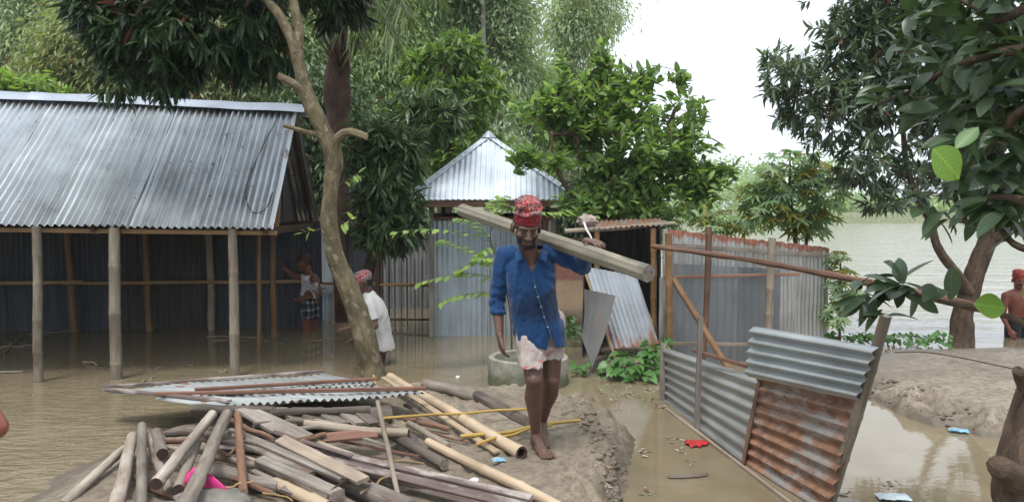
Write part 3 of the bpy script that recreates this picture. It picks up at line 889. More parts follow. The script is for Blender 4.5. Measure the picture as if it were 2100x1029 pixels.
red = thing('red_tin_wall', (1.4, 20.6, 0), 'far low wall of brick red corrugated tin behind the hut', 'wall')
wall_run((0.4, 20.6, 0), (2.6, 20.4, 0), -0.3, 1.05, 'tin_brown', red, 110, 0.75)
batten('top_rail', 'frame_dark', red, (0.4, 20.56, 1.06), (2.6, 20.36, 1.06), 0.05, 0.06)

def Uz(px, py, y, z):
    p = U(px, py, y); p.z = z; return p
# ------------------------------------------------------------------ hummock and small latrine hut
HUM = [(0.75, 8.75), (1.15, 8.45), (1.75, 8.3), (2.4, 8.8), (2.7, 9.8), (2.4, 11.0), (1.2, 11.0), (0.7, 9.8)]
hx = np.arange(0.3, 3.2, 0.05); hy = np.arange(7.9, 11.5, 0.05); HX, HY = np.meshgrid(hx, hy)
hsd = poly_sd(HX, HY, HUM)
hz = np.clip((hsd + 0.1 * vnoise(HX, HY, 2, 21)) / 0.6, -1, 1) * 0.14 + 0.02 * vnoise(HX, HY, 6, 22)
hm = grid_mesh('mud_hummock', hx, hy, hz, M['mud'], keep=hsd > -0.5)
tag(hm, 'low muddy hummock under the small latrine hut', 'mud bank', kind='structure')

lat = thing('latrine_hut', (1.6, 10.0, 0.1), 'small dark latrine hut with rusty lean-to tin roof', 'hut')
rf = sheet(U(1196, 470, 9.45), U(1362, 462, 9.45), U(1206, 449, 10.6), U(1352, 446, 10.6), 15, 0.010, nv=4, dent=0.02, seed=120)
rf.build('roof_sheet', M['tin_rust'], lat)
pole_obj('roof_pole', 'bamboo_grey', lat, U(1158, 474, 9.45), U(1384, 458, 9.6), 0.030, 0.027, wig=0.02)
pole_obj('roof_pole', 'bamboo_grey', lat, U(1190, 462, 10.5), U(1366, 455, 10.5), 0.030, 0.027, wig=0.02)
pole_obj('post', 'bamboo_orange', lat, Uz(1342, 700, 9.5, 0.0), U(1339, 468, 9.5), 0.040, 0.036, wig=0.012)
pole_obj('post', 'bamboo_orange', lat, Uz(1226, 720, 9.5, 0.0), U(1224, 470, 9.5), 0.040, 0.034, wig=0.012)
pole_obj('post', 'frame_dark', lat, Uz(1350, 690, 10.5, 0.0), U(1349, 455, 10.5), 0.040)
pole_obj('post', 'frame_dark', lat, Uz(1207, 690, 10.5, 0.0), U(1207, 455, 10.5), 0.040)
def vsheet(a, b, z0, z1, mat, parent, name='wall_sheet', seed=0.0, amp=0.009, za=None, zb=None, pitch=0.076):
    a = Vector(a); b = Vector(b)
    return sheet((a.x, a.y, z0), (b.x, b.y, z0), (a.x, a.y, za if za else z1), (b.x, b.y, zb if zb else z1), max(2, (b - a).length / pitch), amp, nv=6, dent=0.015, seed=seed).build(name, M[mat], parent)
p = [U(1207, 600, 10.55), U(1280, 600, 10.55), U(1350, 600, 10.55)]
vsheet(p[0], p[1], 0.05, 1.62, 'tin_wall_rusty', lat, seed=131)
vsheet(p[1] - Vector((0.03, 0.005, 0)), p[2], 0.05, 1.62, 'tin_wall_rusty', lat, seed=132)
vsheet(U(1352, 600, 9.55), U(1352, 600, 10.5), 0.05, 1.58, 'tin_wall', lat, seed=133)
vsheet(U(1200, 600, 10.5), U(1196, 600, 9.5), 0.05, 1.55, 'tin_wall', lat, seed=134)
batten('rail', 'frame_dark', lat, U(1220, 560, 9.5), U(1345, 556, 9.5), 0.03, 0.03)

# flat grey sheet and rusting corrugated sheet leaning on the latrine
m = sheet(U(1197, 592, 9.05), U(1263, 606, 8.85), U(1192, 690, 9.0), U(1214, 755, 8.65), 1, 0.004, nv=10, dent=0.03, seed=140, per=10, bow=0.04, ragged=0.0)
o = m.build('flat_tin_sheet', M['tin_flat']); tag(o, 'bent dull grey flat tin sheet standing in front of the corrugated one', 'tin sheet')
m = sheet(U(1197, 546, 9.35), U(1306, 566, 9.25), U(1250, 716, 8.95), U(1352, 704, 8.95), 11, 0.011, nv=10, dent=0.015, seed=141)
o = m.build('leaning_tin_sheet', M['tin_lowrust']); tag(o, 'corrugated tin sheet with rusted lower edge leaning against the latrine hut', 'tin sheet')
o = batten('bamboo_lath', 'bamboo_tan', None, U(1288, 560, 9.32), U(1338, 660, 9.1), 0.03, 0.012)
tag(o, 'split bamboo lath along the edge of the leaning tin sheet', 'lath')
o = batten('bamboo_lath', 'bamboo_tan', None, U(1200, 560, 9.3), U(1262, 735, 8.8), 0.025, 0.012)
tag(o, 'thin bamboo lath between the flat sheet and the leaning sheet', 'lath')

# ------------------------------------------------------------------ tin enclosure
enc = thing('tin_enclosure', U(1530, 690, 9.8), 'roofless tin enclosure of grey upright sheets with rusty top edge', 'enclosure')
tl = U(1367, 470, 9.2); tr = U(1700, 508, 10.6)
for i in range(4):
    a = tl.lerp(tr, i / 4); b = tl.lerp(tr, (i + 1) / 4 + (0.02 if i < 3 else 0))
    sheet(b, a, (b.x, b.y, -0.1), (a.x, a.y, -0.1), (b - a).length / 0.076, 0.009, nv=8, dent=0.015, seed=150 + i, ragged=0.02, lift=-0.004 * (i % 2)).build('wall_sheet', M['tin_toprust'], enc)
tl2 = U(1371, 540, 8.95); tr2 = U(1600, 552, 9.75)
for i in range(2):
    a = tl2.lerp(tr2, (0, 0.585)[i]); b = tl2.lerp(tr2, (0.60, 1)[i])
    sheet(b, a, (b.x, b.y, 0.0), (a.x, a.y, 0.0), (b - a).length / 0.12, 0.005, nv=8, dent=0.03, seed=160 + i, ragged=0.01, lift=-0.005 * i).build('wall_sheet', M['tin_dull'], enc)
batten('rail', 'plank_grey', enc, U(1376, 502, 9.1), U(1692, 524, 10.45), 0.025, 0.05)
batten('rail', 'plank_red', enc, U(1362, 569, 8.85), U(1640, 562, 9.75), 0.025, 0.035)
batten('rail', 'plank_tan', enc, U(1372, 704, 8.7), U(1532, 706, 9.2), 0.03, 0.04)
pole_obj('post', 'bamboo_orange', enc, Uz(1374, 720, 8.75, -0.1), U(1371, 478, 8.75), 0.042, 0.038, wig=0.01)
pole_obj('post', 'log_brown', enc, Uz(1440, 720, 8.8, -0.2), U(1453, 466, 9.0), 0.030, 0.036, wig=0.03)
pole_obj('post', 'bamboo_grey', enc, Uz(1571, 690, 9.3, -0.3), U(1584, 488, 9.4), 0.050, 0.044, wig=0.015)
pole_obj('brace', 'bamboo_orange', enc, U(1380, 572, 8.8), U(1533, 818, 8.1), 0.036, 0.034, wig=0.01)
batten('corner_post', 'plank_grey', enc, Uz(1366, 720, 9.1, -0.1), U(1364, 470, 9.1), 0.06, 0.04)
vsheet(U(1352, 640, 9.2), U(1366, 640, 9.15), 0.0, 1.05, 'tin_grey', enc, seed=166, amp=0.003)

# ------------------------------------------------------------------ broken fence of sheets with level ribs
fen = thing('tin_fence', (1.6, 6.3, 0), 'leaning fence of grey and rusty corrugated sheets with level ribs', 'fence')
a_tl, a_tr, a_br, a_bl = U(1362, 712, 7.6), U(1562, 776, 5.75), W(1522, 958, -0.02), W(1356, 824, -0.05)
sheet(a_bl, a_tl, a_br, a_tr, 7, 0.014, nv=12, dent=0.015, seed=170).build('fence_sheet', M['tin_fence'], fen)
b_tl, b_tr, b_br, b_bl = U(1552, 776, 5.72), U(1758, 815, 4.58), U(1690, 1066, 4.68), W(1518, 954, -0.03)
sheet(b_bl, b_tl, b_br, b_tr, 8.5, 0.015, nv=12, dent=0.012, seed=171, lift=0.012).build('fence_sheet', M['tin_rust'], fen)
c_tl, c_tr, c_br, c_bl = U(1534, 669, 5.55), U(1788, 712, 4.36), U(1748, 822, 4.5), U(1522, 772, 5.62)
sheet(c_bl, c_tl, c_br, c_tr, 5, 0.016, nv=10, dent=0.012, seed=172, lift=0.03, ragged=0.0).build('fence_sheet', M['tin_silver'], fen)
pole_obj('post', 'post_wood', fen, U(1690, 1075, 4.82), U(1817, 646, 4.37), 0.036, 0.032, wig=0.01)
batten('stake', 'plank_grey', fen, U(1428, 890, 6.55), U(1437, 650, 6.6), 0.04, 0.045)
batten('stake', 'plank_grey', fen, U(1358, 835, 7.55), U(1360, 704, 7.62), 0.05, 0.05)
batten('bottom_rail', 'plank_tan', fen, W(1366, 838, 0.01), W(1640, 1046, 0.01), 0.025, 0.03)
batten('top_rail', 'plank_red', fen, U(1420, 718, 6.75), U(1535, 752, 5.95), 0.02, 0.03)
batten('seam_lath', 'log_brown', fen, U(1524, 950, 5.62), U(1556, 784, 5.68), 0.03, 0.015)

lp = [U(1338, 505, 8.6), U(1450, 520, 7.7), U(1560, 537, 6.8), U(1700, 563, 5.9), U(1800, 583, 5.2), U(1880, 600, 4.8), U(2010, 632, 4.3)]
m = MB(); pts = smoothpath(lp, 4)
m.tube(pts, [0.026 + 0.004 * math.sin(i * 1.7) for i in range(len(pts))], 8, wob=0.15, seed=4)
o = m.build('long_pole', M['log_brown']); tag(o, 'long thin brown pole slanting across from the latrine to the right hand trees', 'pole')

# ------------------------------------------------------------------ concrete well ring
def mat_concrete():
    m, nt, b, _ = new_mat('mossy_concrete'); N = NT(nt)
    v = N.tc((1, 1, 1), 'obj')
    f = N.noise(v, 9, 6, 0.65); g = N.noise(v, 4, 5, 0.65, 0.5)
    col = N.ramp(f, [(0.3, (0.18, 0.17, 0.13)), (0.7, (0.30, 0.29, 0.24))])
    sx = N.n('SeparateXYZ'); tcn = N.n('TexCoord'); N.l(tcn.outputs['Object'], sx.inputs[0])
    mr = N.n('MapRange'); mr.inputs[1].default_value = 0.40; mr.inputs[2].default_value = 0.12; N.l(sx.outputs[2], mr.inputs[0])
    k = N.math('ADD', N.math('MULTIPLY', mr.outputs[0], 0.5), N.math('SUBTRACT', g, 0.35))
    col = N.mix(N.ramp(k, [(0.1, 0.0), (0.4, 0.92)]), col, (0.065, 0.07, 0.028))
    N.l(col, b.inputs['Base Color']); b.inputs['Roughness'].default_value = 0.9
    N.l(N.bump(f, 0.5, 0.01), b.inputs['Normal'])
    return m
M['concrete'] = mat_concrete()
RC = Vector((0.172, 8.33, -0.2))
n = 48
vs_, fs_ = [], []
prof = [(0.425, -0.1), (0.43, 0.1), (0.432, 0.24), (0.428, 0.255), (0.425, 0.30), (0.428, 0.45), (0.424, 0.478), (0.412, 0.488), (0.375, 0.488), (0.362, 0.478), (0.355, 0.40), (0.352, 0.05)]
for i in range(n):
    th = 2 * math.pi * i / n
    for (r, z) in prof:
        k = 1 + 0.008 * noise.noise(Vector((math.cos(th) * 3, math.sin(th) * 3, z * 4)))
        vs_.append(RC + Vector((math.cos(th) * r * k, math.sin(th) * r * k, z + 0.006 * noise.noise(Vector((math.cos(th) * 2, math.sin(th) * 2, 3))))))
kk = len(prof)
for i in range(n):
    for j in range(kk - 1):
        a = i * kk + j; b = ((i + 1) % n) * kk + j
        fs_.append((a, b, b + 1, a + 1))
m = MB(); m.add(vs_, fs_); o = m.build('concrete_ring', M['concrete'], None, RC)
tag(o, 'mossy round concrete well ring standing in the water behind the walking man', 'well ring')

# ================================================================== vegetation
G = nrng
LEAF_T = {
    # (x along, y across -1..1); faces
    'lo': ([(0, 0), (0.42, -1), (1, 0), (0.42, 1)], [(0, 1, 2), (0, 2, 3)]),
    'mid': ([(0, 0), (0.28, -0.85), (0.28, 0), (0.28, 0.85), (0.62, -0.8), (0.62, 0), (0.62, 0.8), (1, 0)],
            [(0, 1, 2), (0, 2, 3), (1, 4, 5, 2), (2, 5, 6, 3), (4, 7, 5), (5, 7, 6)]),
    'oval': ([(0, 0), (0.2, -0.72), (0.2, 0), (0.2, 0.72), (0.5, -1), (0.5, 0), (0.5, 1), (0.8, -0.66), (0.8, 0), (0.8, 0.66), (1, 0)],
             [(0, 1, 2), (0, 2, 3), (1, 4, 5, 2), (2, 5, 6, 3), (4, 7, 8, 5), (5, 8, 9, 6), (7, 10, 8), (8, 10, 9)]),
}
_fine_w = [(0.0, 0), (0.06, 0.30), (0.16, 0.62), (0.30, 0.88), (0.46, 1.0), (0.62, 0.93), (0.77, 0.70), (0.89, 0.38), (0.96, 0.14), (1.0, 0)]
_fv, _ff = [(0, 0)], []
for _i, (_x, _w) in enumerate(_fine_w[1:-1]): _fv += [(_x, -_w), (_x, 0), (_x, _w)]
_fv.append((1, 0)); _n = len(_fine_w) - 2
_ff += [(0, 1, 2), (0, 2, 3)]
for _i in range(_n - 1):
    _a = 1 + 3 * _i; _ff += [(_a, _a + 3, _a + 4, _a + 1), (_a + 1, _a + 4, _a + 5, _a + 2)]
_a = 1 + 3 * (_n - 1); _ff += [(_a, _a + 3, _a + 1), (_a + 1, _a + 3, _a + 2)]
LEAF_T['fine'] = (_fv, _ff)
def unit(a): return a / np.maximum(np.linalg.norm(a, axis=-1, keepdims=True), 1e-9)
def leaves_mesh(name, o, d, nrm, L, Wd, tpl='lo', fold=0.25, droop=0.15, rnd=None, loc=(0, 0, 0)):
    o = np.asarray(o, float); n = len(o)
    d = unit(np.asarray(d, float)); nrm = np.asarray(nrm, float)
    s = unit(np.cross(d, nrm)); nn = np.cross(s, d)
    T, FC = LEAF_T[tpl]; T = np.array(T, float)
    L = np.broadcast_to(L, (n,)); Wd = np.broadcast_to(Wd, (n,)); droop = np.broadcast_to(droop, (n,))
    x = T[None, :, 0]; y = T[None, :, 1]
    P = o[:, None, :] + d[:, None, :] * (x * L[:, None])[..., None] + s[:, None, :] * (y * Wd[:, None] * 0.5)[..., None] \
        + nn[:, None, :] * (np.abs(y) * fold * Wd[:, None] * 0.5 - x * x * droop[:, None] * L[:, None])[..., None]
    k = len(T)
    V = (P - np.array(loc)[None, None, :]).reshape(-1, 3)
    if rnd is None: rnd = G.random(n)
    tc = np.zeros((n, k, 3), np.float32); tc[..., 0] = rnd[:, None]; tc[..., 1] = y; tc[..., 2] = x
    base = (np.arange(n) * k)
    idx, starts, tot = [], [], 0
    cnt = np.array([len(f) for f in FC])
    flat = np.concatenate([np.array(f) for f in FC])
    loops = (base[:, None] + flat[None, :]).ravel()
    tots = np.tile(cnt, n)
    st = np.concatenate([[0], np.cumsum(tots)[:-1]])
    me = bpy.data.meshes.new(name)
    me.vertices.add(len(V)); me.vertices.foreach_set('co', V.astype(np.float32).ravel())
    me.loops.add(len(loops)); me.loops.foreach_set('vertex_index', loops.astype(np.int32))
    me.polygons.add(len(tots)); me.polygons.foreach_set('loop_start', st.astype(np.int32))
    me.attributes.new('tc', 'FLOAT_VECTOR', 'POINT').data.foreach_set('vector', tc.ravel())
    me.update(calc_edges=True)
    me.polygons.foreach_set('use_smooth', [True] * len(tots))
    return me
def blob_points(blobs, n, shell=0.5, gap=0.0, gs=1.2, seed=0.0):
    """cluster centres in a union of ellipsoids, uneven, with holes"""
    vol = np.array([b[1][0] * b[1][1] * b[1][2] for b in blobs]) ** 0.8
    vol /= vol.sum()
    P, D = [], []
    tries = 0
    while len(P) < n and tries < n * 12:
        tries += 1
        b = blobs[G.choice(len(blobs), p=vol)]
        v = unit(G.normal(size=3)); r = G.random() ** (1 / 3 * (1 - shell) + 0.04)
        c = np.array(b[0]); q = c + v * np.array(b[1]) * r * (1 + 0.18 * G.normal())
        if gap and noise.noise(Vector(q * gs) + Vector((seed, seed, seed))) < -0.55 + gap: continue
        P.append(q); D.append(unit(v * np.array(b[1])))
    return np.array(P), np.array(D)
def limb_net(trunk, targets, mb, r_tip=0.006, n=5, wig=0.12, power=2.4, maxr=None):
    """joins every target to the nearest grown node; adds tapered tubes; trunk = [(x,y,z,r)...]"""
    N = [np.array(t[:3]) for t in trunk]; par = [-1] * len(N); lim = [t[3] for t in trunk]
    buf = np.zeros((len(N) + 2 * len(targets) + 2, 3)); buf[:len(N)] = np.array(N)
    for i in range(1, len(N)): par[i] = i - 1
    nt = len(N)
    order = np.argsort(np.linalg.norm(targets - N[-1], axis=1))
    ends = {}
    for t in order:
        q = targets[t]
        arr = buf[:len(N)]
        dd = np.linalg.norm(arr - q, axis=1)
        dd[:max(1, nt // 2)] += 0.6
        j = int(np.argmin(dd)); dist = dd[j]
        k = 2 if dist > 0.25 else 1
        prev = j
        for s in range(1, k + 1):
            f = s / k
            p = arr[j] * (1 - f) + q * f
            if s < k: p = p + G.normal(size=3) * wig * dist * 0.5 + np.array([0, 0, 0.06 * dist])
            buf[len(N)] = p; N.append(p); par.append(prev); prev = len(N) - 1
        ends[int(t)] = prev
    w = np.zeros(len(N))
    has = np.zeros(len(N), bool)
    for i in range(len(N) - 1, 0, -1):
        if not has[i]: w[i] = r_tip ** power
        if par[i] >= 0: w[par[i]] += w[i]; has[par[i]] = True
    rad = w ** (1 / power)
    for i in range(nt, len(N)):
        p = par[i]
        rp = min(rad[p], rad[i] * 1.5)
        if p < nt: rp = min(rp, lim[p] * 0.8)
        mb.tube([N[p], N[i]], [max(rp, r_tip), max(min(rad[i], rp), r_tip * 0.6)], n if rad[i] > 0.015 else 3, caps=False)
    dirs = np.array([unit(N[ends[t]] - N[par[ends[t]]]) for t in range(len(targets))])
    return dirs
def perp(d):
    a = np.cross(d, G.normal(size=d.shape)); return unit(a)
def whorls(P, D, k, L, Wd, droop_dir=0.5, spread=0.9, Lvar=0.3, along=0.1):
    """k leaves round every twig tip"""
    n = len(P)
    o = np.repeat(P, k, 0); t = np.repeat(D, k, 0)
    r = perp(t)
    d = unit(t * (0.45 + 0.4 * G.random((n * k, 1))) + r * spread + np.array([0, 0, -droop_dir]) * (0.6 + 0.8 * G.random((n * k, 1))))
    o = o - t * (G.random((n * k, 1)) * along) 
    nr = unit(np.array([0, 0, 1.0]) + 0.45 * G.normal(size=o.shape))
    Ls = L * (1 + Lvar * (G.random(n * k) * 2 - 1)); 
    return o, d, nr, Ls, Ls * Wd
def make_tree(name, label, trunk_paths, blobs, n, bark, leafm, leaf, group=None, shell=0.5, gap=0.25, gs=1.2, r_tip=0.006, loc=None, tseg=10, seed=0.0, twob=0.2, extra=None, cat='tree', net=True):
    """leaf = dict(kind, k, L, W, droop, tpl, ...)"""
    base = Vector(trunk_paths[0][0][:3]) if loc is None else Vector(loc)
    t = thing(name, base, label, cat, group)
    mb = MB(); tr_all = []
    for tp in trunk_paths:
        sp = smoothpath(tp, 7)
        mb.tube([p[:3] for p in sp], [p[3] for p in sp], tseg, wob=twob, seed=seed)
        if not tr_all: tr_all += [tuple(p) for p in sp]
        else: tr_all += [tuple(p) for p in sp]
    P, D = blob_points(blobs, n, shell, gap, gs, seed)
    P0 = P
    if net:
        # parents of the trunk chain are only used for shape limits
        kn = min(len(P), 420)
        dirs = limb_net(tr_all, P[:kn], mb, r_tip=r_tip)
        D[:kn] = unit(dirs * 0.6 + D[:kn] * 0.6)
    if leaf.get('up'): D = unit(D + np.array([0, 0, leaf['up']]))
    trunk = mb.build('trunk', bark, t, base, ang=0)
    k = leaf.get('k', 10)
    o, d, nr, Ls, Ws = whorls(P, D, k, leaf['L'], leaf['W'], leaf.get('droop', 0.5), leaf.get('spread', 0.9), along=leaf.get('along', 0.1))
    if leaf.get('scatter'): o = o + G.normal(size=o.shape) * leaf['scatter']
    me = leaves_mesh(name + '_crown', o, d, nr, Ls, Ws, leaf.get('tpl', 'mid'), leaf.get('fold', 0.25), leaf.get('curl', 0.15), loc=base)
    put('crown', me, leafm, t, base)
    return t, P, D
def E(px, py, d, r): return (tuple(U(px, py, d)), r)
def TP(*a): return [tuple(U(px, py, d)) + (r,) for px, py, d, r in a]

M['bark_pale'] = mat_bark('bark_pale', (0.21, 0.17, 0.10), (0.085, 0.066, 0.037), 7, lichen=(0.22, 0.21, 0.155), bump=0.6)
M['bark_dark'] = mat_bark('bark_dark', (0.10, 0.075, 0.055), (0.035, 0.027, 0.02), 10)
M['bark_brown'] = mat_bark('bark_brown', (0.16, 0.11, 0.075), (0.06, 0.042, 0.03), 9)
M['bark_white'] = mat_bark('bark_white', (0.42, 0.40, 0.36), (0.24, 0.22, 0.19), 5)
M['bark_palm'] = mat_bark('bark_palm', (0.10, 0.06, 0.042), (0.04, 0.024, 0.018), 8)
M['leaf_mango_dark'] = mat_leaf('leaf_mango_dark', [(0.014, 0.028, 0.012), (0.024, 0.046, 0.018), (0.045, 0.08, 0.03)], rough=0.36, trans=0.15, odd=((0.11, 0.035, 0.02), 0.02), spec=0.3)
M['leaf_mango'] = mat_leaf('leaf_mango', [(0.03, 0.052, 0.022), (0.055, 0.09, 0.035), (0.1, 0.15, 0.06)], rough=0.36, trans=0.25, odd=((0.10, 0.04, 0.025), 0.01))
M['leaf_mango_right'] = mat_leaf('leaf_mango_right', [(0.05, 0.075, 0.052), (0.09, 0.125, 0.082), (0.15, 0.195, 0.125)], rough=0.34, trans=0.3, odd=((0.16, 0.05, 0.04), 0.012), spec=0.6)
M['leaf_guava'] = mat_leaf('leaf_guava', [(0.075, 0.125, 0.045), (0.13, 0.21, 0.07), (0.24, 0.36, 0.12)], rough=0.42, trans=0.42, odd=((0.4, 0.16, 0.01), 0.0012))
M['leaf_fresh'] = mat_leaf('leaf_fresh', [(0.1, 0.17, 0.045), (0.16, 0.25, 0.06), (0.24, 0.34, 0.09)], rough=0.45, trans=0.4)
M['leaf_broad'] = mat_leaf('leaf_broad', [(0.08, 0.135, 0.042), (0.125, 0.2, 0.058), (0.2, 0.29, 0.085)], rough=0.45, trans=0.38)
M['leaf_yellow'] = mat_leaf('leaf_yellow', [(0.14, 0.18, 0.075), (0.2, 0.24, 0.1), (0.28, 0.31, 0.14)], rough=0.5, trans=0.35, odd=((0.22, 0.10, 0.04), 0.03))
M['leaf_euc'] = mat_leaf('leaf_euc', [(0.22, 0.285, 0.185), (0.3, 0.37, 0.25), (0.4, 0.46, 0.33)], rough=0.5, trans=0.45)
M['leaf_euc2'] = mat_leaf('leaf_euc2', [(0.18, 0.255, 0.125), (0.25, 0.335, 0.165), (0.34, 0.42, 0.23)], rough=0.5, trans=0.45)
M['leaf_palm'] = mat_leaf('leaf_palm', [(0.05, 0.08, 0.03), (0.085, 0.12, 0.04), (0.15, 0.175, 0.06)], rough=0.4, trans=0.3)
M['leaf_big'] = mat_leaf('leaf_big', [(0.022, 0.042, 0.022), (0.034, 0.062, 0.029), (0.05, 0.088, 0.037)], rough=0.32, trans=0.22, spec=0.55, veins=True)
M['leaf_bright'] = mat_leaf('leaf_bright', [(0.13, 0.24, 0.03), (0.16, 0.28, 0.04)], rough=0.4, trans=0.35, veins=True)
M['leaf_papaya'] = mat_leaf('leaf_papaya', [(0.16, 0.245, 0.14), (0.23, 0.33, 0.19), (0.31, 0.42, 0.24)], rough=0.5, trans=0.4, odd=((0.2, 0.19, 0.03), 0.05))
M['leaf_creeper'] = mat_leaf('leaf_creeper', [(0.05, 0.12, 0.03), (0.08, 0.18, 0.04), (0.12, 0.24, 0.06)], rough=0.42, trans=0.3)

# ---- the leaning tree in front of the shed, with the dark canopy over the roof
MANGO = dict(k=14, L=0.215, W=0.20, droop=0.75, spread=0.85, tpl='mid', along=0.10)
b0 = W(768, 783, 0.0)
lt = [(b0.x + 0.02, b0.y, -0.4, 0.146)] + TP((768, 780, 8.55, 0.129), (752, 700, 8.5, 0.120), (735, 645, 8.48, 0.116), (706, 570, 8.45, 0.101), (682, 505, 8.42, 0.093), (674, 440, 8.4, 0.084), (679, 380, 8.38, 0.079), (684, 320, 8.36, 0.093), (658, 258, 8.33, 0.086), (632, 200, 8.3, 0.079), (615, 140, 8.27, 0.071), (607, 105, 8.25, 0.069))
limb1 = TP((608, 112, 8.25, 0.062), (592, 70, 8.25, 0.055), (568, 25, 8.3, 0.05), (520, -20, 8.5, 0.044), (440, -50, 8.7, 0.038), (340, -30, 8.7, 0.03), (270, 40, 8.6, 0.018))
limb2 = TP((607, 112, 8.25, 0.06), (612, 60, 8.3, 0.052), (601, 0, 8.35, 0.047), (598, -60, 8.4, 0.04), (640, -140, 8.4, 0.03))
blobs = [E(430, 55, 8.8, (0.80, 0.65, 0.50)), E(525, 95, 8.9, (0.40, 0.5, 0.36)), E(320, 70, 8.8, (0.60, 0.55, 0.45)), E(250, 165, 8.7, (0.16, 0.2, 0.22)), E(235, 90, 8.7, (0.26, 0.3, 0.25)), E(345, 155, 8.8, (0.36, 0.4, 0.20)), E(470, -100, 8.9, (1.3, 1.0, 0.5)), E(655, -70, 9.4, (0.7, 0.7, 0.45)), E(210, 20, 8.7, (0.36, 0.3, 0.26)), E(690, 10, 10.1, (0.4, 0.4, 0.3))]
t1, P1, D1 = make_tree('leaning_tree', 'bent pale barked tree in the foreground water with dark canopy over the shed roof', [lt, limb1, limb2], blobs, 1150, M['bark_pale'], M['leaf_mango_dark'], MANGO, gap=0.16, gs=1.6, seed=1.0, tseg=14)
# cut stubs and the short bent branch
def stub(pts, parent, mat='bark_pale'):
    m = MB(); sp = smoothpath(pts, 4); m.tube([p[:3] for p in sp], [p[3] for p in sp], 8, wob=0.15, seed=pts[0][0], caps=2)
    return m.build('branch_stub', [M[mat], M['cut_wood']], parent)
stub(TP((632, 205, 8.28, 0.05), (606, 175, 8.2, 0.045), (570, 155, 8.15, 0.038)), t1)
stub(TP((655, 278, 8.32, 0.035), (625, 270, 8.2, 0.028), (582, 257, 8.15, 0.022)), t1)
stub(TP((680, 318, 8.33, 0.06), (692, 285, 8.25, 0.052), (716, 271, 8.2, 0.046), (752, 281, 8.15, 0.034)), t1)

# sprouts on that trunk
def sprig(parent, a, b, k, L, Wd, mat, leafname='leaf', tpl='oval', seed=0, r=0.005, droop=0.2, odd=None):
    """small twig with single leaves, each leaf its own object"""
    a = Vector(a); b = Vector(b)
    m = MB(); m.tube(path(a, b, 5, 0, (b - a).length * 0.12, seed), [r, r * 0.9, r * 0.8, r * 0.7, r * 0.6, r * 0.4], 5)
    m.build('twig', M['bark_brown'], parent)
    for i in range(k):
        f = 0.25 + 0.75 * (i + 1) / k
        p = a.lerp(b, f)
        ax = (b - a).normalized()
        side = perp(np.array([tuple(ax)]))[0]
        d = unit(np.array(ax) * 0.7 + side * 0.9 + np.array([0, 0, -droop]))
        leaf_obj(parent, p, d, None, L * rng.uniform(0.75, 1.2), Wd, mat, leafname, tpl)
LEAFCACHE = {}
def leaf_obj(parent, p, d, nrm, L, Wd, mat, name='leaf', tpl='oval', curl=0.15, fold=0.22):
    """one leaf as one object; mesh data shared between alike leaves"""
    key = (mat, tpl, round(curl, 2), round(fold, 2), round(Wd, 2), rng.randrange(4))
    if key not in LEAFCACHE:
        me = leaves_mesh(name, [(0, 0, 0)], [(1, 0, 0)], [(0, 0, 1)], 1.0, Wd, tpl, fold, curl * rng.uniform(0.3, 1.6), rnd=np.array([rng.random()]))
        me.materials.append(M[mat]); LEAFCACHE[key] = me
    o = bpy.data.objects.new(name, LEAFCACHE[key]); COL.objects.link(o)
    d = Vector(tuple(d)).normalized()
    if nrm is None: nrm = Vector((rng.gauss(0, 0.4), rng.gauss(0, 0.4), 1))
    nrm = Vector(nrm)
    y = nrm.cross(d).normalized(); z = d.cross(y)
    o.parent = parent
    o.location = Vector(tuple(p)) - wloc(parent)
    o.rotation_euler = Matrix((d, y, z)).transposed().to_euler()
    o.scale = (L, L, L)
    return o
sprig(t1, U(668, 470, 8.3), U(620, 478, 8.1), 5, 0.10, 0.5, 'leaf_fresh', seed=2)
sprig(t1, U(690, 385, 8.28), U(735, 355, 8.1), 8, 0.11, 0.45, 'leaf_fresh', seed=3)
sprig(t1, U(684, 470, 8.32), U(728, 445, 8.1), 5, 0.12, 0.4, 'leaf_fresh', seed=4)

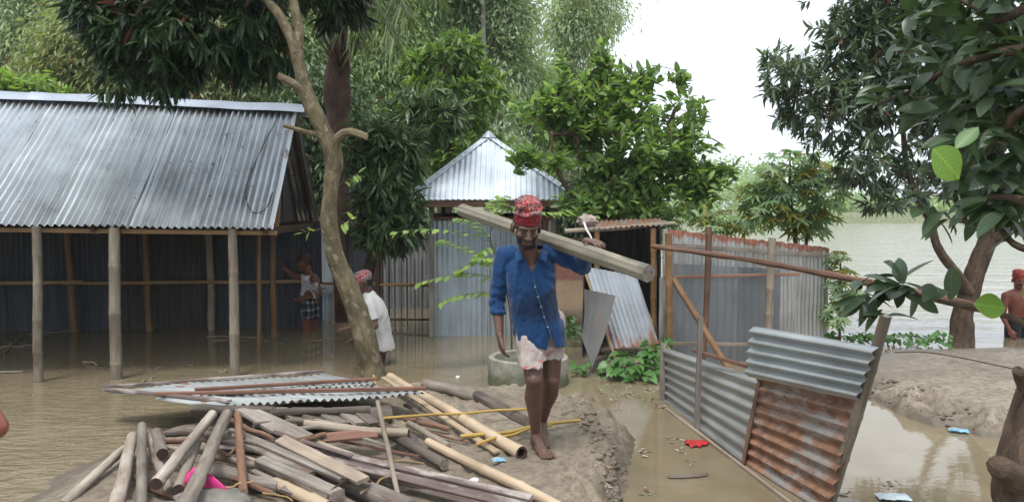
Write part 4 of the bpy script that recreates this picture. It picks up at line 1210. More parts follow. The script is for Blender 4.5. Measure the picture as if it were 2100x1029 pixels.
# ---- coconut palm behind it
palm = thing('coconut_palm', U(700, 700, 12.9), 'dark trunked coconut palm with drooping fronds behind the leaning tree', 'palm tree')
m = MB(); sp = smoothpath(TP((706, 720, 12.9, 0.15), (702, 560, 12.9, 0.14), (698, 400, 12.9, 0.14), (694, 260, 12.9, 0.17), (692, 190, 12.9, 0.21), (694, 110, 12.9, 0.16), (696, 20, 12.9, 0.12)), 5)
m.tube([p[:3] for p in sp], [p[3] * (1 + 0.05 * (i % 2)) for i, p in enumerate(sp)], 14, wob=0.2, seed=9)
m.build('trunk', M['bark_palm'], palm, ang=0)
def frond(parent, pts, L0=0.75, nl=60, mat='leaf_palm', r=0.028, hang=0.8, seed=0):
    sp = smoothpath([tuple(p) for p in pts], 8)
    m = MB(); n = len(sp)
    m.tube(sp, [r * (1 - 0.85 * i / n) for i in range(n)], 5)
    rc = m.build('frond', M['leaf_palm'], parent)
    S = np.array(sp); o, d, L = [], [], []
    for i in range(nl):
        f = 0.12 + 0.86 * i / nl
        x = f * (n - 1); j = min(int(x), n - 2); p = S[j] * (1 - (x - j)) + S[j + 1] * (x - j)
        tdir = unit(S[j + 1] - S[j]); side = unit(np.cross(tdir, [0, 0, 1.0]))
        for sgn in (-1, 1):
            o.append(p); d.append(unit(tdir * 0.45 + sgn * side * 0.55 + np.array([0, 0, -hang]) + 0.08 * G.normal(size=3)))
            L.append(L0 * (0.55 + 0.6 * math.sin(math.pi * min(1, f * 0.9 + 0.1))) * (0.85 + 0.3 * G.random()))
    o = np.array(o); d = np.array(d); L = np.array(L)
    nr = perp(d)
    loc = sp[0]
    me = leaves_mesh('leaflets', o, d, nr, L, 0.03, 'mid', 0.3, 0.25, loc=loc)
    put('leaflets', me, M[mat], rc, loc)
cp = Vector(sp[-2][:3])
for i, ends in enumerate([[(740, -60, 12.6), (800, -40, 12.2), (840, 40, 11.9)], [(730, -40, 12.4), (770, 0, 11.9), (815, 90, 11.6)], [(770, -130, 12.6), (930, -150, 12.0), (1090, -110, 11.5), (1215, -5, 11.2)],
                          [(640, -60, 12.6), (570, -40, 12.2), (520, 30, 12.0)], [(660, -90, 12.2), (640, -60, 11.5), (630, 10, 11)], [(720, -130, 13.5), (800, -150, 14.2), (900, -60, 14.6)], [(680, -150, 13.6), (600, -200, 14.4), (500, -120, 15)], [(760, -100, 12.8), (850, -90, 12.6), (905, -15, 12.5)], [(705, -60, 12.5), (720, 10, 12.2), (735, 80, 12.1)]]):
    frond(palm, [tuple(cp)] + [tuple(U(*e)) for e in ends], L0=0.85 if i != 2 else 0.7, nl=46 if i != 2 else 70, seed=i)
# dry leaf sheaths round the palm's neck
for i in range(7):
    a = U(694 + rng.uniform(-12, 12), 150, 12.75); e = U(694 + (i - 3) * 17, 40 + rng.uniform(-10, 30), 12.6 + rng.uniform(-0.2, 0.3))
    m = MB(); m.tube(path(a, e, 5, 0, 0.1, i), [0.07, 0.06, 0.05, 0.04, 0.03, 0.02], 6, squash=0.4, wob=0.2, seed=i)
    m.build('leaf_sheath', M['bark_palm'], palm)

# ---- dark bushy mango between the leaning tree and the hut
mg = TP((742, 712, 11.0, 0.09), (748, 600, 10.9, 0.08), (770, 500, 10.8, 0.07), (790, 420, 10.8, 0.05), (820, 340, 10.9, 0.03))
make_tree('mango_tree', 'bushy dark mango tree between the leaning tree and the hut', [mg],
          [E(800, 465, 10.6, (0.42, 0.4, 0.36)), E(780, 390, 10.7, (0.38, 0.45, 0.5)), E(815, 315, 10.9, (0.42, 0.45, 0.42)), E(885, 235, 11.6, (0.5, 0.5, 0.36)), E(760, 300, 10.8, (0.35, 0.4, 0.4)), E(850, 420, 10.7, (0.12, 0.2, 0.16))],
          520, M['bark_dark'], M['leaf_mango'], dict(k=12, L=0.22, W=0.19, droop=0.55, spread=0.9, tpl='mid'), gap=0.2, gs=2.0, seed=2.0)
# ---- lighter tree behind the hut
make_tree('broadleaf_tree', 'light green broadleaf tree rising behind the hut roof', [TP((915, 640, 15.6, 0.11), (918, 450, 15.6, 0.10), (925, 300, 15.6, 0.08), (935, 180, 15.6, 0.05), (940, 100, 15.6, 0.03))],
          [E(935, 110, 15.6, (0.55, 0.6, 0.45)), E(965, 190, 15.6, (0.7, 0.7, 0.5)), E(880, 230, 15.4, (0.7, 0.7, 0.6)), E(950, 300, 15.4, (0.8, 0.7, 0.6)), E(860, 130, 16.0, (0.4, 0.5, 0.3))],
          620, M['bark_brown'], M['leaf_broad'], dict(k=12, L=0.20, W=0.34, droop=0.35, spread=0.9, tpl='mid'), gap=0.22, gs=1.3, seed=3.0)
# ---- guava tree in the middle
gtr = [TP((1290, 660, 10.9, 0.10), (1285, 540, 10.9, 0.09), (1270, 440, 10.9, 0.06), (1230, 340, 10.9, 0.04), (1190, 240, 10.9, 0.02)),
       TP((1288, 560, 10.9, 0.07), (1320, 430, 10.9, 0.05), (1350, 320, 10.9, 0.035), (1385, 220, 10.9, 0.02)),
       TP((1285, 560, 10.9, 0.06), (1240, 470, 10.75, 0.045), (1170, 395, 10.6, 0.034), (1140, 340, 10.45, 0.026), (1130, 270, 10.45, 0.018))]
gb = [E(1060, 335, 10.4, (0.2, 0.15, 0.08)), E(1180, 235, 10.9, (0.74, 0.61, 0.48)), E(1300, 300, 10.9, (0.99, 0.74, 0.74)), E(1400, 250, 10.9, (0.36, 0.43, 0.50)), E(1260, 165, 10.9, (0.56, 0.48, 0.31)), E(1440, 380, 10.75, (0.36, 0.43, 0.30)), E(1120, 330, 10.45, (0.36, 0.26, 0.19)), E(1310, 415, 10.8, (0.82, 0.61, 0.26)), E(1200, 420, 10.6, (0.35, 0.35, 0.17)), E(1395, 150, 10.9, (0.10, 0.17, 0.19)), E(1230, 110, 10.9, (0.12, 0.17, 0.17)), E(1165, 130, 11.0, (0.17, 0.22, 0.17)), E(1500, 340, 10.6, (0.17, 0.22, 0.14))]
gt, GP, GD = make_tree('guava_tree', 'rounded green guava tree in the middle behind the small latrine', gtr, gb, 900, M['bark_brown'], M['leaf_guava'],
          dict(k=8, L=0.155, W=0.42, droop=-0.05, spread=0.85, tpl='oval', along=0.24, fold=0.3, up=0.7), gap=0.30, gs=2.4, seed=4.0, shell=0.45)
# its outermost leaves singly
fr = np.array([U(1300, 250, 10.9)]); away = GP - fr
pick = np.argsort(-(np.linalg.norm(away * np.array([1, 0.2, 1.2]), axis=1)))[:70]
for i in pick:
    ax = unit(GD[i] + np.array([0, 0, 0.9]))
    for k in range(4):
        sd_ = perp(ax[None])[0]
        leaf_obj(gt, GP[i] + ax * 0.04 * k, unit(ax * 0.8 + sd_ * 0.8), None, rng.uniform(0.12, 0.17), 0.42, 'leaf_guava', tpl='oval', curl=0.2, fold=0.3)

# ---- dark mango on the right
rt0 = W(1976, 716, 0.0)
rtr = [[(rt0.x, rt0.y, -0.5, 0.176)] + TP((1974, 700, 10.5, 0.152), (1975, 640, 10.5, 0.132), (1992, 585, 10.45, 0.132), (2006, 540, 10.4, 0.120), (2028, 490, 10.35, 0.112), (2042, 440, 10.3, 0.088), (2050, 350, 10.3, 0.072), (2040, 230, 10.3, 0.048), (2020, 100, 10.3, 0.032)),
       TP((1990, 600, 10.4, 0.080), (1958, 555, 10.3, 0.060), (1925, 510, 10.2, 0.054), (1905, 450, 10.2, 0.048), (1878, 400, 10.2, 0.042), (1858, 330, 10.2, 0.036), (1850, 230, 10.2, 0.028), (1840, 120, 10.2, 0.018)),
       TP((1866, 350, 10.2, 0.028), (1810, 330, 10.2, 0.022), (1740, 250, 10.2, 0.016), (1660, 190, 10.2, 0.010)),
       TP((2028, 492, 10.35, 0.064), (2062, 488, 10.2, 0.044)), ]
make_tree('mango_tree', 'large dark mango tree standing in the river shallows on the right', rtr,
          [E(1840, 130, 10.3, (1.0, 0.9, 0.8)), E(1710, 220, 10.3, (0.62, 0.7, 0.5)), E(1610, 150, 10.3, (0.36, 0.5, 0.36)), E(1640, 240, 10.2, (0.28, 0.4, 0.18)), E(1800, 330, 10.2, (0.62, 0.6, 0.38)), E(1830, 410, 10.1, (0.45, 0.5, 0.16)), E(1930, 40, 10.4, (1.2, 1.0, 0.7)), E(2060, 180, 10.4, (0.7, 0.9, 0.8)), E(1760, 60, 10.4, (0.45, 0.6, 0.4)), E(1900, -120, 10.4, (1.6, 1.2, 0.7)), E(2060, 340, 10.4, (0.45, 0.5, 0.35)), E(1960, 250, 10.5, (0.6, 0.6, 0.6)), E(1940, 370, 10.5, (0.5, 0.5, 0.3)), E(2050, 440, 10.6, (0.5, 0.4, 0.2))],
          2500, M['bark_brown'], M['leaf_mango_right'], dict(k=12, L=0.155, W=0.25, droop=0.3, spread=0.95, tpl='mid'), gap=0.16, gs=1.5, seed=5.0, tseg=12)

# ---- background trees: eucalyptus and others on the land behind
def bgtree(name, label, px, d, top_py, crown, bark, leafm, n, L=0.20, r=0.13, lean=0, k=26, scatter=0.30, Wd=0.30, droop=0.55, gap=0.3, seed=0.0, tpl='lo', gs=0.6, group='tall trees behind the houses'):
    b = U(px, 500, d); b.z = 0.2
    top = U(px + lean, top_py, d)
    tp = [(b.x, b.y, b.z - 0.3, r), tuple(b.lerp(top, 0.35) + Vector((0.15 * math.sin(seed * 3), 0, 0))) + (r * 0.85,), tuple(b.lerp(top, 0.7) + Vector((0.15 * math.sin(seed * 5), 0, 0))) + (r * 0.6,), tuple(top) + (r * 0.25,)]
    return make_tree(name, label, [tp], [E(x, y, d + dz, rr) for x, y, dz, rr in crown], int(n * 2.2), bark, leafm, dict(k=k, L=L, W=Wd, droop=droop, spread=0.5, tpl=tpl, scatter=scatter), group=group, gap=gap + 0.06, gs=gs, r_tip=0.008, seed=seed, tseg=8, loc=b)
bgtree('eucalyptus_tree', 'hazy pale eucalyptus at the far left behind the shed', 50, 27, -300, [(40, 40, 0, (2.0, 1.8, 1.8)), (90, -120, 0, (2.4, 2, 2)), (0, 150, 0, (1.6, 1.5, 1.0)), (130, 60, 0, (1.2, 1.2, 1.4))], M['bark_white'], M['leaf_euc'], 800, gap=0.22, seed=11)
bgtree('acacia_tree', 'yellowish green tree right behind the shed ridge at left', 205, 21, 20, [(200, 110, 0, (1.2, 1.2, 1.0)), (270, 150, 0, (1.0, 1.0, 0.7)), (140, 160, 0, (0.9, 1, 0.6)), (230, 60, 0, (0.9, 1, 0.7))], M['bark_brown'], M['leaf_yellow'], 460, L=0.2, droop=0.5, Wd=0.26, gap=0.2, seed=12)
bgtree('acacia_tree', 'olive green tree above the middle of the shed roof', 395, 22, 20, [(380, 150, 0, (1.4, 1.2, 1.0)), (450, 190, 0, (1.2, 1, 0.7)), (330, 80, 0, (1.4, 1.2, 1.2)), (470, 60, 0, (1.6, 1.2, 1.3))], M['bark_brown'], M['leaf_yellow'], 520, L=0.2, droop=0.6, Wd=0.24, gap=0.18, seed=13)
bgtree('eucalyptus_tree', 'pale trunked eucalyptus showing over the right end of the shed ridge', 512, 23, -200, [(540, 150, 0, (1.2, 1.2, 1.0)), (590, 60, 0, (1.4, 1.2, 1.4)), (520, -60, 0, (2.0, 1.5, 1.5)), (470, 160, 0, (0.7, 0.8, 0.6))], M['bark_white'], M['leaf_euc2'], 520, r=0.15, seed=14, gap=0.2)
bgtree('eucalyptus_tree', 'feathery eucalyptus behind the palm trunk', 790, 24, -250, [(790, 100, 0, (1.9, 1.5, 1.7)), (740, 250, 0, (1.3, 1.3, 1.2)), (830, 260, 0, (1.4, 1.2, 1.0)), (820, -60, 0, (2.2, 1.6, 1.6)), (690, 60, 0, (1.5, 1.2, 1.8))], M['bark_white'], M['leaf_euc2'], 760, seed=15, gap=0.18)
bgtree('eucalyptus_tree', 'slender white trunked eucalyptus standing straight above the hut roof', 1002, 24, -350, [(985, 190, 0.4, (1.0, 1.0, 1.2)), (1040, 150, 0.5, (1.0, 1.0, 1.3)), (960, 30, 1.0, (1.4, 1.2, 1.4)), (1040, 40, 1.0, (0.9, 1.0, 1.2)), (1000, 300, 0.4, (1.1, 1, 0.7)), (990, -120, 0.5, (1.8, 1.5, 1.3))], M['bark_white'], M['leaf_euc'], 760, r=0.10, seed=16, gap=0.25)
bgtree('eucalyptus_tree', 'thin airy eucalyptus against the white sky left of the guava', 1175, 29, -250, [(1180, 60, 0, (1.1, 1.1, 1.5)), (1230, 20, 0, (0.9, 1, 0.8)), (1160, 200, 0, (0.9, 1.0, 1.2)), (1150, 330, 0, (1.6, 1.2, 1.2)), (1190, -90, 0, (1.6, 1.4, 1.2))], M['bark_white'], M['leaf_euc'], 420, r=0.12, seed=17, gap=0.32)
bgtree('eucalyptus_tree', 'smaller drooping eucalyptus between the white trunk and the guava', 1085, 26, 60, [(1080, 200, 0, (0.8, 1, 1.1)), (1090, 290, 0, (1.2, 1, 1.0)), (1060, 350, 0, (1.2, 1, 0.8))], M['bark_white'], M['leaf_euc2'], 380, seed=18, gap=0.2)
bgtree('eucalyptus_tree', 'tall eucalyptus between palm and white trunk', 900, 27, -250, [(900, 60, 0, (1.6, 1.4, 1.8)), (890, 220, 0, (1.6, 1.3, 1.4)), (930, 330, 0, (1.5, 1.3, 1.1)), (900, -100, 0, (2, 1.5, 1.4))], M['bark_white'], M['leaf_euc2'], 560, seed=19, gap=0.2)
bgtree('acacia_tree', 'bushy tree filling the gap between shed gable and palm', 630, 19, 150, [(620, 330, 0, (1.0, 1, 1.0)), (690, 330, 0, (1.0, 1, 1.2)), (640, 220, 0, (1.1, 1, 0.8)), (760, 400, 0, (1.0, 1, 0.9))], M['bark_brown'], M['leaf_mango'], 420, L=0.2, droop=0.5, Wd=0.3, gap=0.12, seed=20)
bgtree('green_bush', 'bright green leafy bush over the left end of the shed ridge', 40, 14.5, 185, [(20, 190, 0, (0.55, 0.6, 0.28)), (80, 190, 0, (0.4, 0.5, 0.22)), (-50, 195, 0, (0.5, 0.5, 0.3))], M['bark_brown'], M['leaf_fresh'], 150, L=0.16, droop=0.2, Wd=0.42, gap=0.05, seed=21, k=10, scatter=0.06, r=0.05, group=None, tpl='mid')
bgtree('thicket_tree', 'low thicket tree closing the view behind hut and latrine', 1210, 21.5, 300, [(1150, 420, 0, (1.2, 0.9, 0.9)), (1240, 430, 0, (1.2, 0.9, 0.8)), (1300, 460, 0.3, (1.0, 0.9, 0.6))], M['bark_brown'], M['leaf_mango'], 320, L=0.18, droop=0.4, Wd=0.34, gap=0.1, seed=22, group=None)

# ---- palmate leaves: papaya / castor
def palmate_mesh(name, lobes=7, seed=0):
    r_ = random.Random(seed)
    vs_, fs_, ts_ = [(0, 0, 0)], [], [(r_.random(), 0, 0)]
    rim = []
    for i in range(lobes):
        a = R(-140 + 280 * i / (lobes - 1)); ln = 1.0 - 0.28 * abs(i - (lobes - 1) / 2) / ((lobes - 1) / 2)
        for da, k in ((-0.17, 0.55), (-0.09, 0.8), (0, 1.0), (0.09, 0.8), (0.17, 0.55)):
            rim.append((math.cos(a + da) * ln * k, math.sin(a + da) * ln * k, -0.28 * (ln * k) ** 2 + (0.05 if da else 0)))
        if i < lobes - 1:
            a2 = a + R(140 / (lobes - 1)); rim.append((math.cos(a2) * 0.36, math.sin(a2) * 0.36, 0.02))
    c = ts_[0][0]
    vs_ += rim; ts_ += [(c, 0.6, 0)] * len(rim)
    for i in range(len(rim) - 1): fs_.append((0, i + 1, i + 2))
    m = MB(); m.add(vs_, fs_, ts_)
    return m.mesh(name)
PALM_M = [palmate_mesh('leaf', 7 + (i % 2) * 2, i) for i in range(4)]
for me in PALM_M: me.materials.append(M['leaf_papaya'])
def palmate(parent, p, d, L):
    o = bpy.data.objects.new('leaf', PALM_M[rng.randrange(4)]); COL.objects.link(o)
    o.parent = parent; o.location = Vector(tuple(p)) - wloc(parent)
    d = Vector(tuple(d)).normalized(); up = Vector((rng.gauss(0, 0.35), rng.gauss(-0.7, 0.35), 1)).normalized()
    y = up.cross(d).normalized(); z = d.cross(y)
    o.rotation_euler = Matrix((d, y, z)).transposed().to_euler(); o.scale = (L, L, L)
def castor(name, label, base, stems, blobs, n, L, cat='plant', seed=0):
    t = thing(name, base, label, cat)
    mb = MB(); tr = []
    for s in stems:
        sp = smoothpath(s, 4); mb.tube([p[:3] for p in sp], [p[3] for p in sp], 6); tr += [tuple(p) for p in sp]
    P, D = blob_points(blobs, n, 0.5, 0.05, 1.2, seed)
    limb_net(tr, P, mb, r_tip=0.004, n=4)
    mb.build('stem', M['bark_brown'], t, base, ang=0)
    for p, d in zip(P, D): palmate(t, p, unit(d * np.array([1, 1, 0.3]) + np.array([0, 0, -0.25])), L * rng.uniform(0.7, 1.25))
    return t
castor('castor_plant', 'tall castor plant with star shaped leaves behind the tin enclosure', U(1640, 600, 12.6),
       [TP((1640, 600, 12.6, 0.04), (1630, 480, 12.6, 0.035), (1620, 400, 12.6, 0.025), (1620, 330, 12.6, 0.015)), TP((1640, 560, 12.6, 0.03), (1665, 450, 12.6, 0.025), (1690, 370, 12.6, 0.012))],
       [E(1620, 370, 12.6, (0.55, 0.5, 0.40)), E(1690, 390, 12.6, (0.36, 0.4, 0.38)), E(1570, 430, 12.6, (0.32, 0.4, 0.28)), E(1650, 455, 12.6, (0.45, 0.4, 0.22)), E(1540, 400, 12.8, (0.2, 0.3, 0.25)), E(1620, 310, 12.6, (0.2, 0.2, 0.1))], 290, 0.20, seed=31)
castor('castor_plant', 'lower castor plants with yellowish leaves at the river edge left of the taller one', U(1490, 600, 15.0),
       [TP((1490, 560, 15.0, 0.03), (1490, 490, 15.0, 0.02), (1500, 430, 15.0, 0.012))],
       [E(1480, 455, 15.0, (0.55, 0.5, 0.22)), E(1540, 460, 14.6, (0.4, 0.4, 0.18)), E(1430, 440, 15.2, (0.3, 0.4, 0.2))], 120, 0.20, seed=32)
castor('papaya_sapling', 'young papaya sapling growing just right of the tin enclosure', U(1722, 700, 10.5),
       [TP((1722, 705, 10.5, 0.02), (1722, 620, 10.5, 0.016), (1724, 540, 10.5, 0.010))],
       [E(1722, 550, 10.5, (0.16, 0.2, 0.22)), E(1735, 600, 10.4, (0.16, 0.2, 0.18)), E(1712, 650, 10.4, (0.12, 0.2, 0.14))], 64, 0.14, seed=33)

# ---- creeper bush before the leaning sheets
HEART = [(0, 0), (-0.12, -0.45), (0.15, -0.85), (0.55, -0.62), (1.0, 0), (0.55, 0.62), (0.15, 0.85), (-0.12, 0.45), (0.3, 0), (0.6, 0)]
LEAF_T['heart'] = (HEART, [(0, 1, 8), (1, 2, 8), (2, 3, 9, 8), (3, 4, 9), (4, 5, 9), (5, 6, 8, 9), (6, 7, 8), (7, 0, 8)])
def creeper(name, label, base, blobs, n, L, seed, mat='leaf_creeper'):
    t = thing(name, base, label, 'plant')
    mb = MB()
    P, D = blob_points(blobs, n, 0.35, 0.08, 2.2, seed)
    limb_net([(base.x, base.y, base.z - 0.05, 0.012), (base.x, base.y, base.z + 0.08, 0.01)], P, mb, r_tip=0.0025, n=4)
    mb.build('stem', M['leaf_creeper'], t, base, ang=0)
    for p, d in zip(P, D):
        leaf_obj(t, p, unit(d * np.array([1, 1, 0.2]) + np.array([0, -0.4, -0.35])), (rng.gauss(0, 0.4), -0.6 + rng.gauss(0, 0.3), 1), L * rng.uniform(0.6, 1.3), 0.95, mat, tpl='heart', curl=0.2, fold=0.15)
    return t
creeper('creeper_bush', 'bright green heart leaved creeper below the leaning tin sheet', W(1290, 770, 0.02), [E(1290, 745, 8.6, (0.30, 0.25, 0.14)), E(1345, 715, 8.6, (0.14, 0.2, 0.12)), E(1250, 765, 8.5, (0.18, 0.2, 0.08)), E(1362, 692, 8.55, (0.07, 0.1, 0.05)), E(1320, 765, 8.4, (0.2, 0.2, 0.06))], 190, 0.095, 41)
creeper('taro_clump', 'small green plant clump just right of the well ring', W(1190, 772, 0.02), [E(1190, 752, 8.7, (0.09, 0.1, 0.07))], 14, 0.09, 42)
creeper('water_weed', 'green water weeds along the river edge right of the enclosure', W(1760, 706, 0.01), [E(1745, 690, 10.6, (0.5, 0.3, 0.07)), E(1840, 690, 10.6, (0.5, 0.25, 0.06)), E(1910, 700, 10.5, (0.2, 0.2, 0.05))], 130, 0.085, 43)
creeper('gap_plant', 'sparse green plant in the gap between the hut and the latrine', W(1165, 705, 0.01), [E(1168, 665, 10.6, (0.14, 0.2, 0.16))], 22, 0.10, 44)
creeper('river_plant', 'thin upright water plant near the right hand mango trunk', W(1935, 715, 0.01), [E(1935, 690, 10.1, (0.1, 0.1, 0.1)), E(1880, 700, 10.3, (0.15, 0.1, 0.05))], 26, 0.09, 45)

# ---- sapling with feathery pinnate leaves in front of the hut
sap = thing('pinnate_sapling', W(1052, 735, 0.0), 'slender sapling with feathery pinnate leaves in front of the hut wall', 'sapling')
stem = [(1050, 735, 9.3), (1046, 640, 9.3), (1030, 560, 9.2), (1005, 490, 9.2), (1020, 430, 9.3), (1034, 405, 9.3)]
m = MB(); sp = smoothpath([tuple(U(*s)) for s in stem], 5); m.tube(sp, [0.014 * (1 - 0.7 * i / len(sp)) for i in range(len(sp))], 6)
m.build('stem', M['bark_brown'], sap)
def pinnate(parent, pts, nl, L, mat='leaf_fresh'):
    S = np.array(smoothpath([tuple(U(*p)) for p in pts], 6)); n = len(S)
    m = MB(); m.tube(S, [0.005 * (1 - 0.7 * i / n) for i in range(n)], 4)
    fr = m.build('leaf_stalk', M['leaf_fresh'], parent)
    o, d = [], []
    for i in range(nl):
        f = 0.15 + 0.85 * i / nl; x = f * (n - 1); j = min(int(x), n - 2); p = S[j] * (1 - (x - j)) + S[j + 1] * (x - j)
        td = unit(S[j + 1] - S[j]); side = unit(np.cross(td, [0, 0.25, 1.0]))
        for sg in (-1, 1):
            o.append(p); d.append(unit(td * 0.55 + sg * side * 0.8 + np.array([0, 0, -0.25]) + G.normal(size=3) * 0.1))
    for p, dd in zip(o, d):
        leaf_obj(fr, p, dd, (rng.gauss(0, 0.2), -0.5, 1.0), L * rng.uniform(0.8, 1.25), 0.42, mat, 'leaflet', 'oval', 0.15, 0.15)
for pts in ([(1005, 495, 9.2), (940, 475, 9.0), (870, 470, 8.9), (800, 478, 8.8)], [(1020, 540, 9.2), (970, 515, 9.0), (930, 500, 8.9), (905, 490, 8.8)], [(1035, 575, 9.25), (960, 560, 9.0), (900, 570, 8.9), (852, 582, 8.8)],
            [(1040, 600, 9.25), (980, 600, 9.0), (930, 610, 8.9), (900, 622, 8.8)], [(1010, 470, 9.2), (1005, 440, 9.1), (1025, 415, 9.0)], [(1030, 420, 9.3), (1080, 430, 9.2), (1130, 436, 9.1), (1165, 430, 9.0)],
            [(1020, 430, 9.3), (1015, 412, 9.2), (1040, 400, 9.1)], [(1010, 500, 9.2), (985, 520, 9.0), (960, 545, 8.9), (940, 555, 8.9)], [(1025, 545, 9.2), (1000, 530, 8.9), (970, 530, 8.8)], [(1005, 490, 9.2), (970, 455, 9.1), (930, 448, 9.0)]):
    pinnate(sap, pts, 9, 0.14)

# ---- foreground tree at the right edge, each big leaf its own object
ft = thing('jackfruit_tree', (1.72, 2.6, 0.2), 'near tree at the right edge with large dark glossy leaves', 'tree')
m = MB()
for tp in ([(1.69, 2.62, -0.4, 0.11)] + TP((2092, 1130, 2.6, 0.085), (2084, 1000, 2.6, 0.075), (2096, 900, 2.6, 0.058), (2116, 820, 2.6, 0.05), (2150, 730, 2.6, 0.05), (2200, 560, 2.65, 0.05), (2220, 400, 2.7, 0.045), (2200, 200, 2.75, 0.04), (2130, 20, 2.8, 0.03), (2050, -120, 2.9, 0.02)),
           TP((2092, 985, 2.58, 0.05), (2062, 965, 2.5, 0.045), (2048, 955, 2.46, 0.035)), TP((2112, 800, 2.6, 0.03), (2098, 775, 2.55, 0.024), (2088, 760, 2.52, 0.018))):
    sp = smoothpath(tp, 5); m.tube([p[:3] for p in sp], [p[3] for p in sp], 12, wob=0.22, seed=3)
BR = [TP((2218, 440, 2.7, 0.02), (2140, 430, 2.7, 0.018), (2085, 408, 2.8, 0.015), (2030, 405, 2.9, 0.011), (1985, 425, 3.0, 0.006)),
      TP((2200, 180, 2.75, 0.022), (2140, 200, 2.75, 0.02), (2085, 235, 2.85, 0.017), (2060, 265, 2.9, 0.013), (1990, 290, 3.0, 0.009), (1935, 300, 3.0, 0.005)),
      TP((2165, 90, 2.78, 0.024), (2120, 100, 2.8, 0.022), (2040, 110, 2.9, 0.017), (1950, 140, 3.1, 0.012), (1860, 190, 3.2, 0.007), (1800, 215, 3.3, 0.004)),
      TP((2100, 20, 2.8, 0.02), (2050, 40, 3.0, 0.016), (2010, 20, 3.1, 0.012), (1930, -20, 3.3, 0.006)),
      TP((2212, 530, 2.68, 0.018), (2150, 520, 2.7, 0.016), (2080, 500, 2.8, 0.012), (2040, 450, 2.9, 0.008)),
      TP((2165, 700, 2.62, 0.018), (2140, 690, 2.7, 0.016), (2085, 655, 2.9, 0.012), (2020, 635, 3.1, 0.0105), (1940, 620, 3.3, 0.0095), (1880, 604, 3.4, 0.008), (1835, 590, 3.5, 0.006)),
      TP((1835, 590, 3.5, 0.008), (1790, 580, 3.55, 0.007), (1778, 600, 3.55, 0.007), (1782, 622, 3.5, 0.006))]
for b in BR:
    sp = smoothpath(b, 5); m.tube([p[:3] for p in sp], [p[3] for p in sp], 7, wob=0.2, seed=b[0][0])
m.build('trunk', M['bark_brown'], ft, (1.72, 2.6, 0.2), ang=0)
def cluster(px, py, d, k, L, spread=22, down=0.35, tpl='fine', Wd=0.46, mat='leaf_big', out=(-0.6, -0.2)):
    for i in range(k):
        p = U(px + rng.gauss(0, spread * 0.5), py + rng.gauss(0, spread * 0.4), d + rng.gauss(0, 0.06))
        a = rng.uniform(0, 2 * math.pi)
        dd = Vector((math.cos(a) * 0.9 + out[0] * 0.5, math.sin(a) * 0.6 + out[1], math.sin(a * 1.7 + i) * 0.55 - down))
        leaf_obj(ft, p, dd, (rng.gauss(0, 0.5), rng.gauss(-0.3, 0.4), 1), L * rng.uniform(0.75, 1.2), Wd, mat, tpl=tpl, curl=0.22, fold=0.25)
for (x, y, d, k) in [(1800, 205, 3.3, 5), (1835, 180, 3.25, 6), (1880, 160, 3.2, 6), (1930, 135, 3.1, 6), (1980, 130, 3.05, 6), (2030, 115, 2.95, 6), (2075, 110, 2.85, 6), (1890, 230, 3.2, 4), (1950, 215, 3.1, 5), (2010, 195, 3.0, 6), (2060, 180, 2.9, 5),
                     (1960, 290, 3.0, 4), (2010, 280, 2.95, 5), (2060, 265, 2.9, 6), (2090, 300, 2.85, 5), (2000, 350, 3.0, 5), (2050, 350, 2.9, 6), (2085, 390, 2.85, 5), (1985, 420, 3.0, 5), (2025, 430, 2.9, 6), (2065, 440, 2.85, 5),
                     (1905, 410, 3.1, 4), (1940, 440, 3.05, 4), (1925, 30, 3.3, 7), (1980, 20, 3.2, 7), (2030, 40, 3.1, 7), (2075, 30, 3.0, 7), (2000, 75, 3.1, 6), (2060, 80, 2.95, 6), (1890, 90, 3.3, 5), (2090, 470, 2.8, 4)]:
    cluster(x, y, d, int(k * 1.45), 0.125)
for (x, y, d, k) in [(1842, 590, 3.5, 7), (1790, 575, 3.55, 5), (1760, 600, 3.55, 4), (1880, 600, 3.4, 4), (1930, 585, 3.3, 3), (1815, 640, 3.5, 4)]:
    cluster(x, y, d, k, 0.125, 12)
cluster(1850, 580, 3.45, 9, 0.17, 10, down=-0.25)
cluster(1775, 600, 3.5, 5, 0.16, 10, down=0.3)
fb = [E(1990, 40, 3.7, (0.30, 0.4, 0.22)), E(2080, 120, 3.6, (0.26, 0.4, 0.26)), E(2010, 170, 3.8, (0.26, 0.4, 0.18)), E(2085, 300, 3.7, (0.20, 0.4, 0.24)), E(2050, 410, 3.7, (0.18, 0.3, 0.12)), E(1900, 110, 3.9, (0.20, 0.3, 0.14)), E(2150, 200, 3.4, (0.3, 0.5, 0.5)), E(2080, -140, 3.0, (0.45, 0.45, 0.25)), E(2230, 250, 2.9, (0.25, 0.35, 0.4))]
FP, FD = blob_points(fb, 230, 0.4, 0.1, 3.0, 61)
o2, d2, n2, L2, W2 = whorls(FP, FD, 7, 0.11, 0.44, 0.35, 0.9, along=0.08)
cm = leaves_mesh('crown', o2, d2, n2, L2, W2, 'fine', 0.25, 0.2, loc=(1.72, 2.6, 0.2))
tag(put('crown', cm, M['leaf_big'], ft, (1.72, 2.6, 0.2)), kind='stuff')
